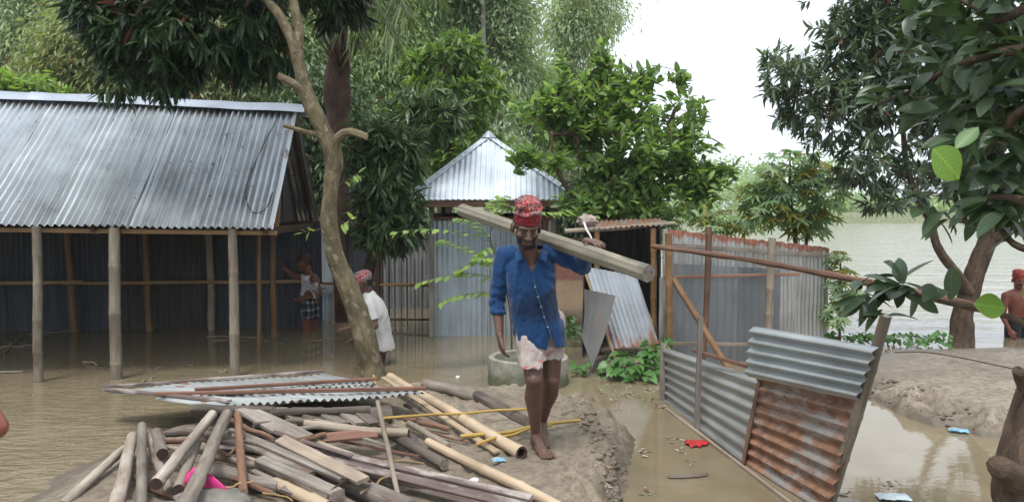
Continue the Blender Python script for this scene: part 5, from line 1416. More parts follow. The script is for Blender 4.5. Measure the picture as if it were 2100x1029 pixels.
# leaves one recognises
leaf_obj(ft, U(1912, 305, 2.75), U(1962, 345, 2.75) - U(1900, 285, 2.75), (0.1, -1, 0.15), 0.15, 0.85, 'leaf_bright', tpl='fine', curl=0.12, fold=0.12)
leaf_obj(ft, U(1960, 305, 2.8), Vector((0.6, 0.1, 0.55)), (-0.5, -0.8, 0.5), 0.12, 0.5, 'leaf_creeper', tpl='fine', curl=0.1)
leaf_obj(ft, U(2062, 632, 2.9), Vector((-1, 0.05, 0.15)), (0.1, -1, 0.35), 0.115, 0.85, 'leaf_bright', tpl='fine', curl=0.1, fold=0.1)
leaf_obj(ft, U(2098, 610, 2.8), Vector((0.4, 0.0, 0.3)), (0.1, -1, 0.3), 0.09, 0.8, 'leaf_bright', tpl='fine', curl=0.1, fold=0.1)
leaf_obj(ft, U(1775, 610, 3.55), Vector((-1, 0.1, -0.22)), (0, -0.6, 1), 0.16, 0.36, 'leaf_big', tpl='fine', curl=0.1)
leaf_obj(ft, U(1952, 545, 3.3), Vector((0.02, 0.0, -1)), (0, -1, 0.1), 0.15, 0.5, 'leaf_big', tpl='fine', curl=0.05)

# ---- far shore trees: a distant wood that reads as one mass
fo, fd = [], []
for i in range(330):
    x = rng.uniform(-10, 150); y = rng.uniform(125, 175)
    h = rng.uniform(4, 9) * (1.25 if 28 < x < 58 else 0.35)
    for k in range(110):
        fo.append((x + rng.gauss(0, 2.0), y + rng.gauss(0, 1.5), 1.2 + h * rng.random() ** 0.8)); fd.append((rng.gauss(0, 1), rng.gauss(0, 1), rng.gauss(0, 0.6)))
fo = np.array(fo); fd = np.array(fd)
me = leaves_mesh('far_trees', fo, fd, G.normal(size=fo.shape), 0.8, 0.5, 'lo', 0.3, 0.2, loc=(60, 150, 1.2))
o = put('far_trees', me, M['leaf_euc2'], None, (60, 150, 1.2)); tag(o, 'distant tree line on the far river bank', 'trees', kind='stuff')

# ================================================================== the heap of timber on the mound
def wig_log(name, label, mat, a, b, r0, r1=None, wig=0.03, n=10, cut='cut_grey', wob=0.14, cat='log', group=None, seed=None, hollow=0.0, segs=8, squash=1.0):
    seed = rng.random() * 90 if seed is None else seed
    r1 = r0 * 0.88 if r1 is None else r1
    if cat in ('log', 'stick'): r0 *= 0.88; r1 *= 0.88
    if name == 'wooden_pole':
        bl = bamboo(path(a, b, segs, 0, wig * 0.45, seed), r0, r1, node=0.30, seed=seed, n=12, swell=1.07)
        o = bl.build(name, [M[mat], M[cut]]); tag(o, label, cat, group); return o
    pts = path(a, b, segs, 0, wig * 0.55, seed)
    k = len(pts)
    m = MB(); m.tube(pts, [r0 + (r1 - r0) * i / (k - 1) for i in range(k)], n, caps=2, wob=wob, seed=seed, hollow=hollow, squash=squash)
    o = m.build(name, [M[mat], M[cut]]); tag(o, label, cat, group); return o
def cane(name, label, mat, a, b, r0, r1=None, wig=0.02, node=0.3, cut='cut_wood', hollow=0.0, cat='pole', group=None, n=12):
    seed = rng.random() * 50
    o = bamboo(path(a, b, 8, 0, wig, seed), r0, r1, node=node, seed=seed, hollow=hollow, n=n).build(name, [M[mat], M['hole_dark'] if hollow else M[cut]])
    tag(o, label, cat, group); return o
def board(name, label, mat, a, b, w, t, roll=0.0, bend=0.0, twist=0.0, cat='plank', group=None, wear=0.12):
    a = Vector(a); b = Vector(b); seed = rng.random() * 50
    m = MB(); m.box((a + b) / 2, (b - a).length, w, t, rot_to(b - a, roll), bev=min(w, t) * 0.1, seg=10, wear=wear, seed=seed, bend=bend, twist=twist)
    o = m.build(name, M[mat]); tag(o, label, cat, group); return o

# poles fanning out on the left
wig_log('wooden_pole', 'leftmost thin pale pole sloping down to the water', 'log_pale', W(255, 920, 0.22), W(128, 1036, 0.14), 0.034, 0.036, wig=0.04)
wig_log('wooden_pole', 'thick pale pole second from the left of the fan', 'log_pale', W(272, 895, 0.27), W(235, 1050, 0.20), 0.042, 0.050, wig=0.03)
wig_log('wooden_pole', 'upright looking pale pole third from the left of the fan', 'log_pale', W(291, 872, 0.33), W(289, 1050, 0.22), 0.034, 0.038, wig=0.025)
wig_log('wooden_pole', 'pale pole partly hidden behind the brown one in the fan', 'log_pale', W(304, 896, 0.25), W(350, 1008, 0.18), 0.036, 0.038, wig=0.03)
wig_log('log_stub', 'short dark ended stub at the top of the fan of poles', 'log_pale', W(322, 886, 0.32), W(333, 930, 0.29), 0.042, 0.042, wig=0.01, cut='hole_dark')
wig_log('wooden_pole', 'brown stained pole with cut end pointing at the viewer', 'log_pale', W(436, 848, 0.44), W(320, 992, 0.30), 0.036, 0.042, wig=0.03, cut='hole_dark', seed=17)
wig_log('wooden_pole', 'long pale forked looking pole right of the brown stained one', 'log_pale', W(466, 848, 0.46), W(372, 1052, 0.30), 0.040, 0.050, wig=0.04)
wig_log('wooden_pole', 'short pale pole with round cut end left of the pink bag', 'log_pale', W(404, 905, 0.30), W(366, 1004, 0.26), 0.036, 0.038, wig=0.03, cut='hole_dark')
cane('bamboo_pole', 'dark reddish bamboo standing out of the heap beside the pink bag', 'log_brown', W(487, 850, 0.44), W(499, 1010, 0.24), 0.026, 0.026, wig=0.01)
wig_log('log', 'dark horizontal log end at the back left of the heap', 'log_dark', W(342, 888, 0.26), W(470, 892, 0.30), 0.030, 0.034, wig=0.03)
wig_log('stick', 'small pale crossing stick between the fanned poles', 'log_pale', W(342, 918, 0.22), W(416, 928, 0.24), 0.018, 0.016, wig=0.02, cat='stick')
wig_log('wooden_pole', 'grey pole lying level right of the brown stained pole', 'log_pale', W(432, 936, 0.22), W(534, 955, 0.24), 0.025, 0.025, wig=0.03)
wig_log('log', 'thick grey log lying level behind the pink bag', 'plank_grey', W(424, 962, 0.22), W(575, 998, 0.22), 0.048, 0.044, wig=0.03)
wig_log('log', 'grey rounded log under the fan in the bottom left corner', 'plank_grey', W(150, 1050, 0.12), W(420, 1040, 0.19), 0.06, 0.05, wig=0.04)

# boards and beams in the middle
board('plank', 'wide grey plank slanting out from under the tin panel', 'plank_grey', W(500, 838, 0.36), W(625, 902, 0.32), 0.14, 0.026, roll=0.15, twist=0.2)
board('plank', 'long narrow grey plank edge crossing the middle of the heap', 'plank_grey', W(497, 892, 0.30), W(705, 982, 0.30), 0.05, 0.03, roll=0.3)
board('plank', 'broad weathered grey board lying flat in the middle', 'plank_grey', W(515, 912, 0.27), W(650, 968, 0.27), 0.13, 0.025, roll=-0.1, twist=0.15)
board('timber_beam', 'square grey timber with its end face showing', 'plank_grey', W(535, 948, 0.26), W(694, 1018, 0.27), 0.085, 0.075, roll=0.1)
cane('bamboo_pole', 'short yellowish bamboo below the square timber', 'bamboo_pale', W(565, 990, 0.23), W(672, 1040, 0.23), 0.036, 0.036, hollow=0.6)
board('plank', 'pale splintered board running down the middle right', 'plank_tan', W(575, 900, 0.34), W(745, 985, 0.33), 0.085, 0.025, roll=0.25, twist=-0.2)
board('plank', 'grey plank with a chipped end beside the splintered board', 'plank_grey', W(600, 915, 0.31), W(700, 965, 0.31), 0.07, 0.025, roll=-0.2)
wig_log('log', 'thick smooth grey log at the bottom centre of the heap', 'plank_grey', W(612, 944, 0.24), W(842, 1045, 0.22), 0.072, 0.066, wig=0.02, n=14, wob=0.06)
board('plank', 'tan board lying under the thick grey log at the bottom', 'plank_tan', W(640, 1000, 0.20), W(760, 1060, 0.20), 0.10, 0.03)
m = MB(); sp = smoothpath([tuple(W(672, 1030, 0.24)), tuple(W(678, 1008, 0.29)), tuple(W(712, 985, 0.315)), tuple(W(735, 978, 0.32)), tuple(W(760, 985, 0.31))], 5)
m.tube(sp, [0.022] * len(sp), 6, squash=0.22, wob=0.15); o = m.build('dark_strap', M['log_dark']); tag(o, 'dark bent strap of tyre rubber lying over the thick grey log', 'strap')
board('long_beam', 'long purple brown beam running to the bottom right of the heap', 'plank_purple', W(505, 905, 0.29), W(1098, 1046, 0.21), 0.06, 0.045, roll=0.35, twist=0.2)
board('long_plank', 'long pale edged plank lying along the purple brown beam', 'plank_purple', W(640, 918, 0.29), W(1090, 1022, 0.24), 0.055, 0.028, roll=0.2)
board('long_plank', 'narrow dark plank below the long purple brown beam', 'plank_purple', W(700, 958, 0.21), W(1010, 1040, 0.20), 0.05, 0.03, roll=-0.2)
board('plank', 'flat reddish brown plank in the centre of the heap', 'plank_red', W(662, 898, 0.30), W(772, 888, 0.30), 0.12, 0.02, roll=0.2)
wig_log('stick', 'short dark red stick lying left of the reddish plank', 'log_brown', W(600, 905, 0.32), W(668, 890, 0.33), 0.022, 0.02, wig=0.02, cat='stick')
cane('bamboo_pole', 'grey pink bamboo lying level across the centre of the heap', 'bamboo_grey', W(625, 868, 0.34), W(838, 888, 0.30), 0.029, 0.031, wig=0.02, cut='hole_dark')
cane('bamboo_pole', 'pale grey bamboo between the reddish plank and the long plank', 'bamboo_grey', W(640, 904, 0.28), W(790, 958, 0.24), 0.027, 0.026, wig=0.02)
cane('bamboo_stake', 'thin upright bamboo stake leaning out from the tin panel', 'bamboo_grey', W(775, 824, 0.44), W(819, 1026, 0.22), 0.0165, 0.0150, wig=0.015, node=0.22)
wig_log('log', 'short dark cut log lying right of the thin stake', 'log_dark', W(802, 888, 0.26), W(912, 952, 0.21), 0.044, 0.043, wig=0.01, n=14, cut='cut_grey')
wig_log('log', 'dark forked log behind the short dark cut log', 'log_dark', W(780, 868, 0.24), W(850, 905, 0.24), 0.042, 0.040, wig=0.02)
cane('bamboo_pole', 'short grey bamboo beside the dark cut log', 'bamboo_grey', W(838, 868, 0.22), W(920, 914, 0.21), 0.025, 0.023)
wig_log('log', 'small brown log lying level behind the short grey bamboo', 'log_brown', W(830, 858, 0.22), W(922, 880, 0.20), 0.026, 0.026, wig=0.01, cut='cut_wood')
cane('bamboo_pole', 'long pale bamboo running to the bottom edge below the man', 'bamboo_pale', W(878, 905, 0.20), W(1150, 1040, 0.20), 0.030, 0.034, wig=0.03, node=0.4)
cane('bamboo_pole', 'thick pale bamboo with open end at the man\'s feet', 'bamboo_pale', W(800, 772, 0.24), W(1070, 928, 0.20), 0.042, 0.046, wig=0.02, hollow=0.68, node=0.36)
board('split_bamboo', 'flat split bamboo strip crossing under the thick bamboo', 'bamboo_pale', W(786, 773, 0.26), W(1020, 927, 0.185), 0.052, 0.014, roll=0.1, cat='strip')
board('wood_strip', 'short orange wood strip beside the split bamboo', 'bamboo_orange', W(860, 800, 0.22), W(912, 830, 0.19), 0.03, 0.012, cat='strip')
wig_log('log', 'curved grey log lying along the back edge of the mound', 'log_pale', W(872, 786, 0.18), W(986, 814, 0.19), 0.058, 0.062, wig=0.05, n=12)
wig_log('log', 'dark wet log continuing the curved grey one behind the man', 'log_dark', W(980, 812, 0.19), W(1088, 872, 0.17), 0.064, 0.058, wig=0.05, n=12)
wig_log('log', 'pale buried root in front of the dark wet log', 'log_pale', W(985, 832, 0.14), W(1080, 880, 0.14), 0.045, 0.04, wig=0.05)
cane('cane', 'single yellow cane lying level behind the man\'s knee', 'bamboo_yellow', W(784, 857, 0.27), W(1085, 838, 0.24), 0.011, 0.010, wig=0.02, node=0.25, cat='cane')
cane('cane', 'upper of two yellow canes crossing at the man\'s feet', 'bamboo_yellow', W(944, 894, 0.225), W(1188, 862, 0.20), 0.015, 0.012, wig=0.03, node=0.25, cat='cane')
cane('cane', 'lower bent yellow cane crossing at the man\'s feet', 'bamboo_yellow', W(976, 912, 0.215), W(1130, 872, 0.205), 0.013, 0.011, wig=0.05, node=0.2, cat='cane')
for i, (x0, x1) in enumerate(((596, 622), (630, 662), (668, 706), (712, 742), (748, 770))):
    board('board_end', ('leftmost', 'second', 'third', 'fourth', 'rightmost')[i] + ' of five dark board ends under the tin panel', ('plank_grey', 'log_dark', 'plank_grey', 'plank_grey', 'log_dark')[i], W(x0 - 20, 838, 0.33), W(x1, 870, 0.28), 0.10, 0.03, roll=rng.uniform(-0.2, 0.2), cat='plank')
wig_log('log', 'dark log lying level close under the tin panel', 'log_dark', W(560, 846, 0.34), W(760, 840, 0.34), 0.035, 0.035, wig=0.02)
wig_log('log', 'dark log propping up the left part of the tin panel', 'log_dark', W(395, 838, 0.32), W(560, 842, 0.36), 0.04, 0.04, wig=0.03)
wig_log('log', 'big dark log in the shadow at the back of the heap', 'log_dark', W(520, 880, 0.22), W(800, 850, 0.22), 0.08, 0.08, wig=0.04)
wig_log('log', 'dark log in the shadow below the reddish bamboo', 'log_dark', W(440, 905, 0.20), W(640, 930, 0.20), 0.06, 0.06, wig=0.04)
extra = [('lath', 470, 880, 600, 905, 0.30, 0.035, 0.012, 'plank_grey', 'pale lath just right of the reddish bamboo'), ('lath', 500, 935, 640, 985, 0.26, 0.04, 0.014, 'plank_tan', 'tan lath between the square timber and the broad grey board'),
         ('lath', 560, 885, 720, 935, 0.33, 0.03, 0.014, 'plank_purple', 'purple lath lying over the pale splintered board'), ('lath', 620, 935, 780, 1000, 0.29, 0.035, 0.014, 'plank_grey', 'grey lath along the thick smooth log'),
         ('lath', 700, 905, 860, 935, 0.24, 0.03, 0.012, 'plank_red', 'reddish lath leading to the dark cut log'), ('lath', 520, 965, 620, 1010, 0.25, 0.045, 0.016, 'plank_grey', 'grey lath below the square timber'),
         ('lath', 440, 915, 560, 925, 0.27, 0.03, 0.012, 'plank_purple', 'dark lath lying level under the reddish bamboo'), ('lath', 645, 860, 760, 880, 0.31, 0.03, 0.012, 'plank_tan', 'tan lath close to the five board ends'),
         ('lath', 690, 880, 800, 915, 0.30, 0.028, 0.012, 'plank_grey', 'grey lath crossing behind the thin stake'), ('lath', 760, 960, 960, 1018, 0.235, 0.03, 0.012, 'plank_grey', 'pale lath on the mud above the long purple beam'),
         ('lath', 395, 885, 470, 935, 0.30, 0.03, 0.012, 'log_brown', 'brown lath between the pale forked pole and the reddish bamboo'), ('lath', 580, 1000, 700, 1040, 0.24, 0.05, 0.02, 'plank_purple', 'dark board at the bottom edge below the yellowish bamboo')]
for nm, x0, y0, x1, y1, z, w_, t_, mt, lb in extra:
    board(nm, lb, mt, W(x0, y0, z), W(x1, y1, z - 0.02), w_, t_, roll=rng.uniform(-0.5, 0.5), twist=rng.uniform(-0.4, 0.4), cat='lath', wear=0.25)
ext2 = [(330, 905, 440, 900, 0.24, 0.022, 'log_brown', 'brown stick lying behind the fan of poles'), (350, 940, 430, 985, 0.22, 0.026, 'log_dark', 'dark stick under the pale forked pole'), (250, 960, 330, 1010, 0.19, 0.02, 'log_dark', 'dark stick under the left poles of the fan'),
        (470, 860, 560, 900, 0.33, 0.022, 'log_brown', 'brown stick beside the wide grey plank'), (520, 870, 640, 862, 0.34, 0.024, 'log_dark', 'dark stick close below the tin panel'), (600, 880, 700, 870, 0.33, 0.018, 'bamboo_grey', 'thin grey stick above the short dark red one'),
        (480, 980, 560, 1010, 0.23, 0.020, 'log_brown', 'brown stick right of the pink bag'), (700, 990, 800, 1028, 0.24, 0.016, 'bamboo_grey', 'thin grey stick beside the dark strap'), (860, 880, 960, 905, 0.20, 0.012, 'log_brown', 'thin brown stick on the mud beside the dark cut log'),
        (830, 830, 900, 862, 0.22, 0.02, 'log_dark', 'dark stick under the split bamboo strip'), (730, 850, 800, 880, 0.28, 0.022, 'log_brown', 'brown stick at the right end of the board ends'), (300, 1000, 380, 1025, 0.20, 0.02, 'log_brown', 'brown stick at the bottom among the fan of poles')]
for x0, y0, x1, y1, z, r_, mt, lb in ext2:
    wig_log('stick', lb, mt, W(x0, y0, z), W(x1, y1, z - 0.01), r_, r_ * 0.8, wig=0.025, n=8, cat='stick', wob=0.25)
# thin twigs and splinters
tw = [((560, 945), (600, 938)), ((690, 925), (760, 950)), ((740, 1010), (800, 975)), ((450, 1000), (520, 985)), ((540, 1010), (600, 1026)), ((620, 880), (650, 866)), ((770, 945), (870, 950)), ((470, 930), (500, 900))]
words = ['under the square timber', 'beside the long pale plank', 'across the thick grey log', 'below the pink bag', 'below the yellowish bamboo', 'near the board ends', 'right of the thin stake', 'left of the grey board']
for (a, b), wd in zip(tw, words):
    wig_log('twig', 'thin dry twig ' + wd, 'bamboo_tan', W(a[0], a[1], 0.27), W(b[0], b[1], 0.27), 0.008, 0.005, wig=0.04, n=5, cat='twig', group='twigs in the heap')

# ---- tin roof panel lying on top of the heap
pan = thing('roof_wreck', W(560, 830, 0.2), 'broken tin roof panel with wooden battens lying on the timber heap', 'roof')
p1 = [U(212, 800, 6.75), U(664, 767, 7.6), U(404, 812, 6.25), U(772, 788, 6.85)]
sheet(p1[0], p1[1], p1[2], p1[3], 27, 0.011, nv=6, dent=0.02, seed=201, ragged=0.015).build('tin_sheet', M['tin_pale'], pan)
p2 = [U(318, 811, 6.35), U(770, 786, 6.9), U(456, 829, 5.9), U(872, 805, 6.35)]
sheet(p2[0], p2[1], p2[2], p2[3], 26, 0.012, nv=6, dent=0.02, seed=202, ragged=0.02, lift=0.014).build('tin_sheet', M['tin_pale'], pan)
up = Vector((0, 0, 0.03))
batten('batten', 'plank_purple', pan, p1[0] + up, p1[1] + up, 0.04, 0.025)
batten('batten', 'plank_red', pan, U(400, 806, 6.4) + up, U(774, 783, 6.95) + up, 0.045, 0.025)
batten('batten', 'plank_red', pan, U(318, 812, 6.3) + up * 0.6, U(875, 803, 6.4) + up, 0.04, 0.03)
batten('batten', 'plank_purple', pan, p1[0] + up * 0.5, U(470, 826, 5.95) + up * 0.5, 0.05, 0.02)
batten('batten', 'bamboo_tan', pan, U(766, 770, 7.0), U(772, 800, 6.8), 0.02, 0.02)

# ---- pink bag, rubbish and floating things
def blobmesh(name, c, rx, ry, rz, mat, seed, amp=0.25, rot=0.0, label=None, cat=None, fq=2.2, flat=0.0):
    bm = bmesh.new(); bmesh.ops.create_icosphere(bm, subdivisions=4, radius=1)
    for v in bm.verts:
        n_ = noise.noise(v.co * fq + Vector((seed, seed * 2, 0))) * amp + noise.noise(v.co * fq * 2.7 + Vector((seed, 0, seed))) * amp * 0.5
        v.co *= 1 + n_
        v.co = Vector((v.co.x * rx, v.co.y * ry, max(v.co.z, -1 + flat) * rz))
    bmesh.ops.rotate(bm, verts=bm.verts, cent=(0, 0, 0), matrix=Matrix.Rotation(rot, 3, 'Z'))
    me = bpy.data.meshes.new(name); bm.to_mesh(me); bm.free()
    me.polygons.foreach_set('use_smooth', [True] * len(me.polygons))
    o = put(name, me, mat, None, c)
    if label: tag(o, label, cat)
    return o
M['pink'] = mat_plain('pink_cloth', (0.62, 0.045, 0.22), 0.55, 0.25, 9, bump=0.3)
M['red_cloth'] = mat_plain('red_cloth', (0.33, 0.015, 0.015), 0.6, 0.5, 20, bump=0.5)
M['grey_sack'] = mat_plain('grey_sack', (0.30, 0.24, 0.21), 0.85, 0.35, 14, bump=0.6)
M['sack_dark'] = mat_plain('sack_dark', (0.15, 0.14, 0.12), 0.9, 0.4, 10, bump=0.8)
M['foam'] = mat_plain('white_foam', (0.7, 0.7, 0.66), 0.8, 0.1, 9)
M['packet_blue'] = mat_plain('packet_blue', (0.13, 0.29, 0.40), 0.4, 0.5, 14)
M['packet_white'] = mat_plain('packet_white', (0.40, 0.46, 0.48), 0.4, 0.4, 8)
# the pink bag: a pinched cloth wedge
def cloth_wedge(name, pts, mat, label, cat, t=0.02, seed=0):
    """puffed polygon: pts world outline on top; bulges in the middle"""
    c = sum((Vector(p) for p in pts), Vector()) / len(pts)
    bm = bmesh.new(); rings = 5
    n = len(pts); V = []
    for s_ in (1, -1):
        rows = []
        for r_ in range(rings + 1):
            f = r_ / rings
            row = []
            for p in pts:
                q = c.lerp(Vector(p), f)
                h = t * (1 - f * f) * s_ + 0.012 * noise.noise(Vector((q.x * 25 + seed, q.y * 25, s_)))
                row.append(bm.verts.new(q + Vector((0, -h * 0.6, h)) - c))
            rows.append(row)
        for r_ in range(rings):
            for i in range(n):
                j = (i + 1) % n
                f = [rows[r_][i], rows[r_][j], rows[r_+1][j], rows[r_+1][i]]
                if s_ < 0: f = f[::-1]
                bm.faces.new(f)
    bmesh.ops.remove_doubles(bm, verts=bm.verts, dist=0.002)
    bmesh.ops.recalc_face_normals(bm, faces=bm.faces)
    me = bpy.data.meshes.new(name); bm.to_mesh(me); bm.free()
    me.polygons.foreach_set('use_smooth', [True] * len(me.polygons))
    o = put(name, me, mat, None, c); tag(o, label, cat); return o
cloth_wedge('pink_bag', [W(376, 992, 0.27), W(384, 970, 0.33), W(398, 958, 0.38), W(420, 972, 0.36), W(440, 978, 0.34), W(470, 1004, 0.27), W(440, 1007, 0.25), W(410, 1000, 0.25)], M['pink'], 'bright pink cloth bag lying among the poles', 'bag', 0.05, 3)
cloth_wedge('red_rag', [W(1403, 904, 0.008), W(1410, 902, 0.016), W(1418, 904, 0.012), W(1427, 901, 0.022), W(1436, 903, 0.018), W(1444, 902, 0.022), W(1455, 907, 0.008), W(1449, 912, 0.01), W(1441, 912, 0.014), W(1436, 917, 0.008), W(1428, 913, 0.014), W(1417, 917, 0.008), W(1412, 911, 0.012), W(1405, 910, 0.008)], M['red_cloth'], 'bright red rag floating on the brown water beside the tin fence', 'rag', 0.02, 5)
blobmesh('cloth_bundle', U(1204, 453, 9.6), 0.12, 0.09, 0.075, M['grey_sack'], 3.0, 0.35, label='crumpled grey cloth bundle on the latrine roof edge', cat='bundle')
def packet(name, label, c, lx, ly, h, rot, mats, tilt=0.05):
    """small wrapper: crimped pillow with an end band"""
    m = MB(); nx, ny = 12, 8; vs_, fs_ = [], []
    for s_ in (1, -1):
        for i in range(nx + 1):
            for j in range(ny + 1):
                u, v = i / nx * 2 - 1, j / ny * 2 - 1
                z = h * s_ * (1 - u ** 4) ** 0.5 * (1 - v ** 2 * 0.9) + h * 0.4 * noise.noise(Vector((u * 3, v * 3, s_ + lx * 90)))
                vs_.append(Vector((u * lx * (1 + 0.05 * noise.noise(Vector((v * 4, 1, lx * 50)))), v * ly, z)))
    k = (nx + 1) * (ny + 1)
    for s_ in (0, 1):
        for i in range(nx):
            for j in range(ny):
                q = (s_*k + i*(ny+1)+j, s_*k + (i+1)*(ny+1)+j, s_*k + (i+1)*(ny+1)+j+1, s_*k + i*(ny+1)+j+1)
                fs_.append(q if s_ == 0 else q[::-1])
    rm = Matrix.Rotation(rot, 3, 'Z') @ Matrix.Rotation(tilt, 3, 'X')
    c = Vector(c)
    m.add([c + rm @ p for p in vs_], fs_)
    m.m = [1 if (Vector(vs_[f[0]]).x > lx * 0.25 or Vector(vs_[f[0]]).y < -ly * 0.4) else 0 for f in fs_]
    o = m.build(name, mats); tag(o, label, 'packet'); return o
packet('wrapper', 'small blue and white wrapper on the mud at the man\'s feet', W(1023, 942, gz(W(1023, 942, 0.18).x, W(1023, 942, 0.18).y) + 0.03), 0.045, 0.030, 0.014, 0.15, [M['packet_white'], M['packet_blue']])
packet('wrapper', 'blue white wrapper floating beside the right mud bank', W(1966, 882, 0.02), 0.075, 0.035, 0.018, -0.4, [M['packet_white'], M['packet_blue']])
packet('plastic_bag', 'pale blue plastic bag floating at the bottom right', W(1832, 1018, 0.02), 0.10, 0.05, 0.02, -0.1, [M['packet_white'], M['packet_white']])
blobmesh('foam_lump', W(973, 984, 0.20), 0.028, 0.02, 0.014, M['foam'], 4.0, 0.3, label='small white foam lump on the mud below the man', cat='lump')
blobmesh('foam_lump', W(939, 773, 0.01), 0.022, 0.02, 0.016, M['foam'], 7.0, 0.3, label='tiny white foam lump floating left of the well ring', cat='lump')
blobmesh('mud_clod', W(1178, 822, 0.13), 0.085, 0.06, 0.045, M['mud'], 9.0, 0.35, label='pale mud clod on the rim of the mound right of the man', cat='clod')
blobmesh('mud_clod', W(1190, 842, 0.10), 0.05, 0.05, 0.05, M['mud'], 12.0, 0.4, label='darker mud clod just below the pale one', cat='clod')
def crumbs(name, spots, mat, label):
    T, FC = ico(2); m = MB()
    for i, (x, y, z, sz) in enumerate(spots):
        V = [Vector(t) * (1 + 0.5 * noise.noise(Vector(t) * 2 + Vector((i, 3, i)))) for t in T]
        m.add([(x + v.x * sz * 1.3, y + v.y * sz, z + v.z * sz * 0.7) for v in V], FC)
    o = m.build(name, mat, None, (0, 0, 0), ang=0); tag(o, label, 'mud', kind='stuff'); return o
spots = []
for i in range(320):
    a = rng.random(); px = lerp(1150, 1300, a ** 0.6) + rng.gauss(-8, 18); py = lerp(835, 1024, a) + rng.uniform(-20, 20)
    p = W(px, py, 0.1); h = gz(p.x, p.y)
    if h > 0.02: spots.append((p.x, p.y, h, rng.uniform(0.004, 0.02) * (1.5 if rng.random() < 0.15 else 1)))
crumbs('mud_crumbs', spots, M['mud'], 'crumbled lumps of mud along the right rim of the mound')
cx_ = np.array([[rng.uniform(3.4, 5.8) for _ in range(900)]]); cy_ = np.array([[rng.uniform(5.9, 8.2) for _ in range(900)]])
hh, dd = bank_h(cx_, cy_); nn_ = vnoise(cx_, cy_, 3.0, 40)
spots = [(cx_[0, i], cy_[0, i], hh[0, i], rng.uniform(0.006, 0.022)) for i in range(900) if 0.02 < dd[0, i] < 0.42 and hh[0, i] > 0.005 and nn_[0, i] > 0.05]
M['mud_dark'] = mat_mud('mud_dark', (0.19, 0.16, 0.125), (0.09, 0.072, 0.055))
crumbs('bank_crumbs', spots, M['mud_dark'], 'dark crumbled lumps along the broken edge of the right mud bank')
blobmesh('grey_sack', W(432, 1035, 0.20), 0.22, 0.14, 0.085, M['sack_dark'], 31.0, 0.2, label='grey cloth sack bulging out below the fan of poles', cat='sack')
m = MB(); rz = lambda u, v: lerp(EV(u), RG(u), v / RV) + 0.03
sp = smoothpath([tuple(H(u, v, rz(u, v))) for u, v in ((0.22, 1.62), (0.30, 1.25), (0.36, 0.85), (0.38, 0.45), (0.26, 0.18), (0.12, 0.22), (0.08, 0.45))], 5)
m.tube(sp, 0.006, 5); tag(m.build('loose_wire', M['hole_dark']), 'thin dark wire hanging in a loop over the right end of the shed roof', 'wire')
m = MB(); sp = smoothpath([tuple(W(1835, 722, 0.12)), tuple(W(1900, 722, 0.13)), tuple(W(1980, 735, 0.16)), tuple(W(2060, 752, 0.18)), tuple(W(2140, 768, 0.2))], 5)
m.tube(sp, 0.007, 5); tag(m.build('thin_rope', M['hole_dark']), 'thin dark rope stretched low over the right mud bank', 'rope')
# floating bark piece, palm strip, leaf litter and flecks painted as ripple glints
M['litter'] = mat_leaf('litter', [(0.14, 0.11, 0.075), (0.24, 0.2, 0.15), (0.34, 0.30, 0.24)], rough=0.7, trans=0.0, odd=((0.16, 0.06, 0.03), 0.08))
def flat_bark(px, py, L, w, rot, label, name='bark_strip', mat='plank_grey'):
    m = MB(); c = W(px, py, 0.008); n = 14; vs_, fs_, ts_ = [], [], []
    for i in range(n + 1):
        u = i / n * 2 - 1; ww = w * math.sqrt(max(0.02, 1 - u * u)) * (1 + 0.2 * noise.noise(Vector((u * 4, px, 0))))
        for v, z in ((-1, 0.0), (0, 0.012), (1, 0.0), (0, -0.004)):
            vs_.append(c + Matrix.Rotation(rot, 3, 'Z') @ Vector((u * L, v * ww, z))); ts_.append((v * ww, z, u * L))
    for i in range(n):
        for j in range(4): fs_.append((i*4+j, (i+1)*4+j, (i+1)*4+(j+1)%4, i*4+(j+1)%4))
    m.add(vs_, fs_, ts_); o = m.build(name, M[mat]); tag(o, label, 'bark'); return o
flat_bark(1411, 975, 0.15, 0.032, 0.18, 'curled grey bark strip floating in front of the tin fence')
flat_bark(20, 762, 0.14, 0.04, 0.1, 'pale bark scrap floating at the left edge', mat='log_pale')
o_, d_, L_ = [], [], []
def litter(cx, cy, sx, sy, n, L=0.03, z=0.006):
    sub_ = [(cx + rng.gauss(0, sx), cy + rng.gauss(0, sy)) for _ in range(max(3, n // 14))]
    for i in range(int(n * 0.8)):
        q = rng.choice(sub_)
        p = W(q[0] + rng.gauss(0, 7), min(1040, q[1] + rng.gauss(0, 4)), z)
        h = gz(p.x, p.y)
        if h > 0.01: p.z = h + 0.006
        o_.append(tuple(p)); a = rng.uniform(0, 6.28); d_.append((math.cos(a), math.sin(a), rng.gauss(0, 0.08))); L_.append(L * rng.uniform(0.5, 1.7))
litter(1300, 800, 45, 18, 190); litter(1340, 870, 40, 40, 60, 0.035); litter(1380, 950, 50, 40, 40, 0.035); litter(1280, 1010, 40, 20, 70, 0.03); litter(1420, 900, 30, 40, 25)
litter(1820, 715, 50, 6, 150, 0.05); litter(1760, 1010, 50, 12, 60, 0.03); litter(1240, 800, 30, 12, 60)
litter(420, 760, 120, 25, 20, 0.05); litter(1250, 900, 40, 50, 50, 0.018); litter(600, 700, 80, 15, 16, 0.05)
litter(150, 850, 110, 45, 150, 0.014); litter(110, 960, 80, 40, 120, 0.012); litter(330, 830, 60, 15, 60, 0.014); litter(880, 740, 60, 14, 40, 0.02); litter(1450, 870, 40, 30, 40, 0.02)  # first three patches: tiny pale flecks standing in for ripple glints at left
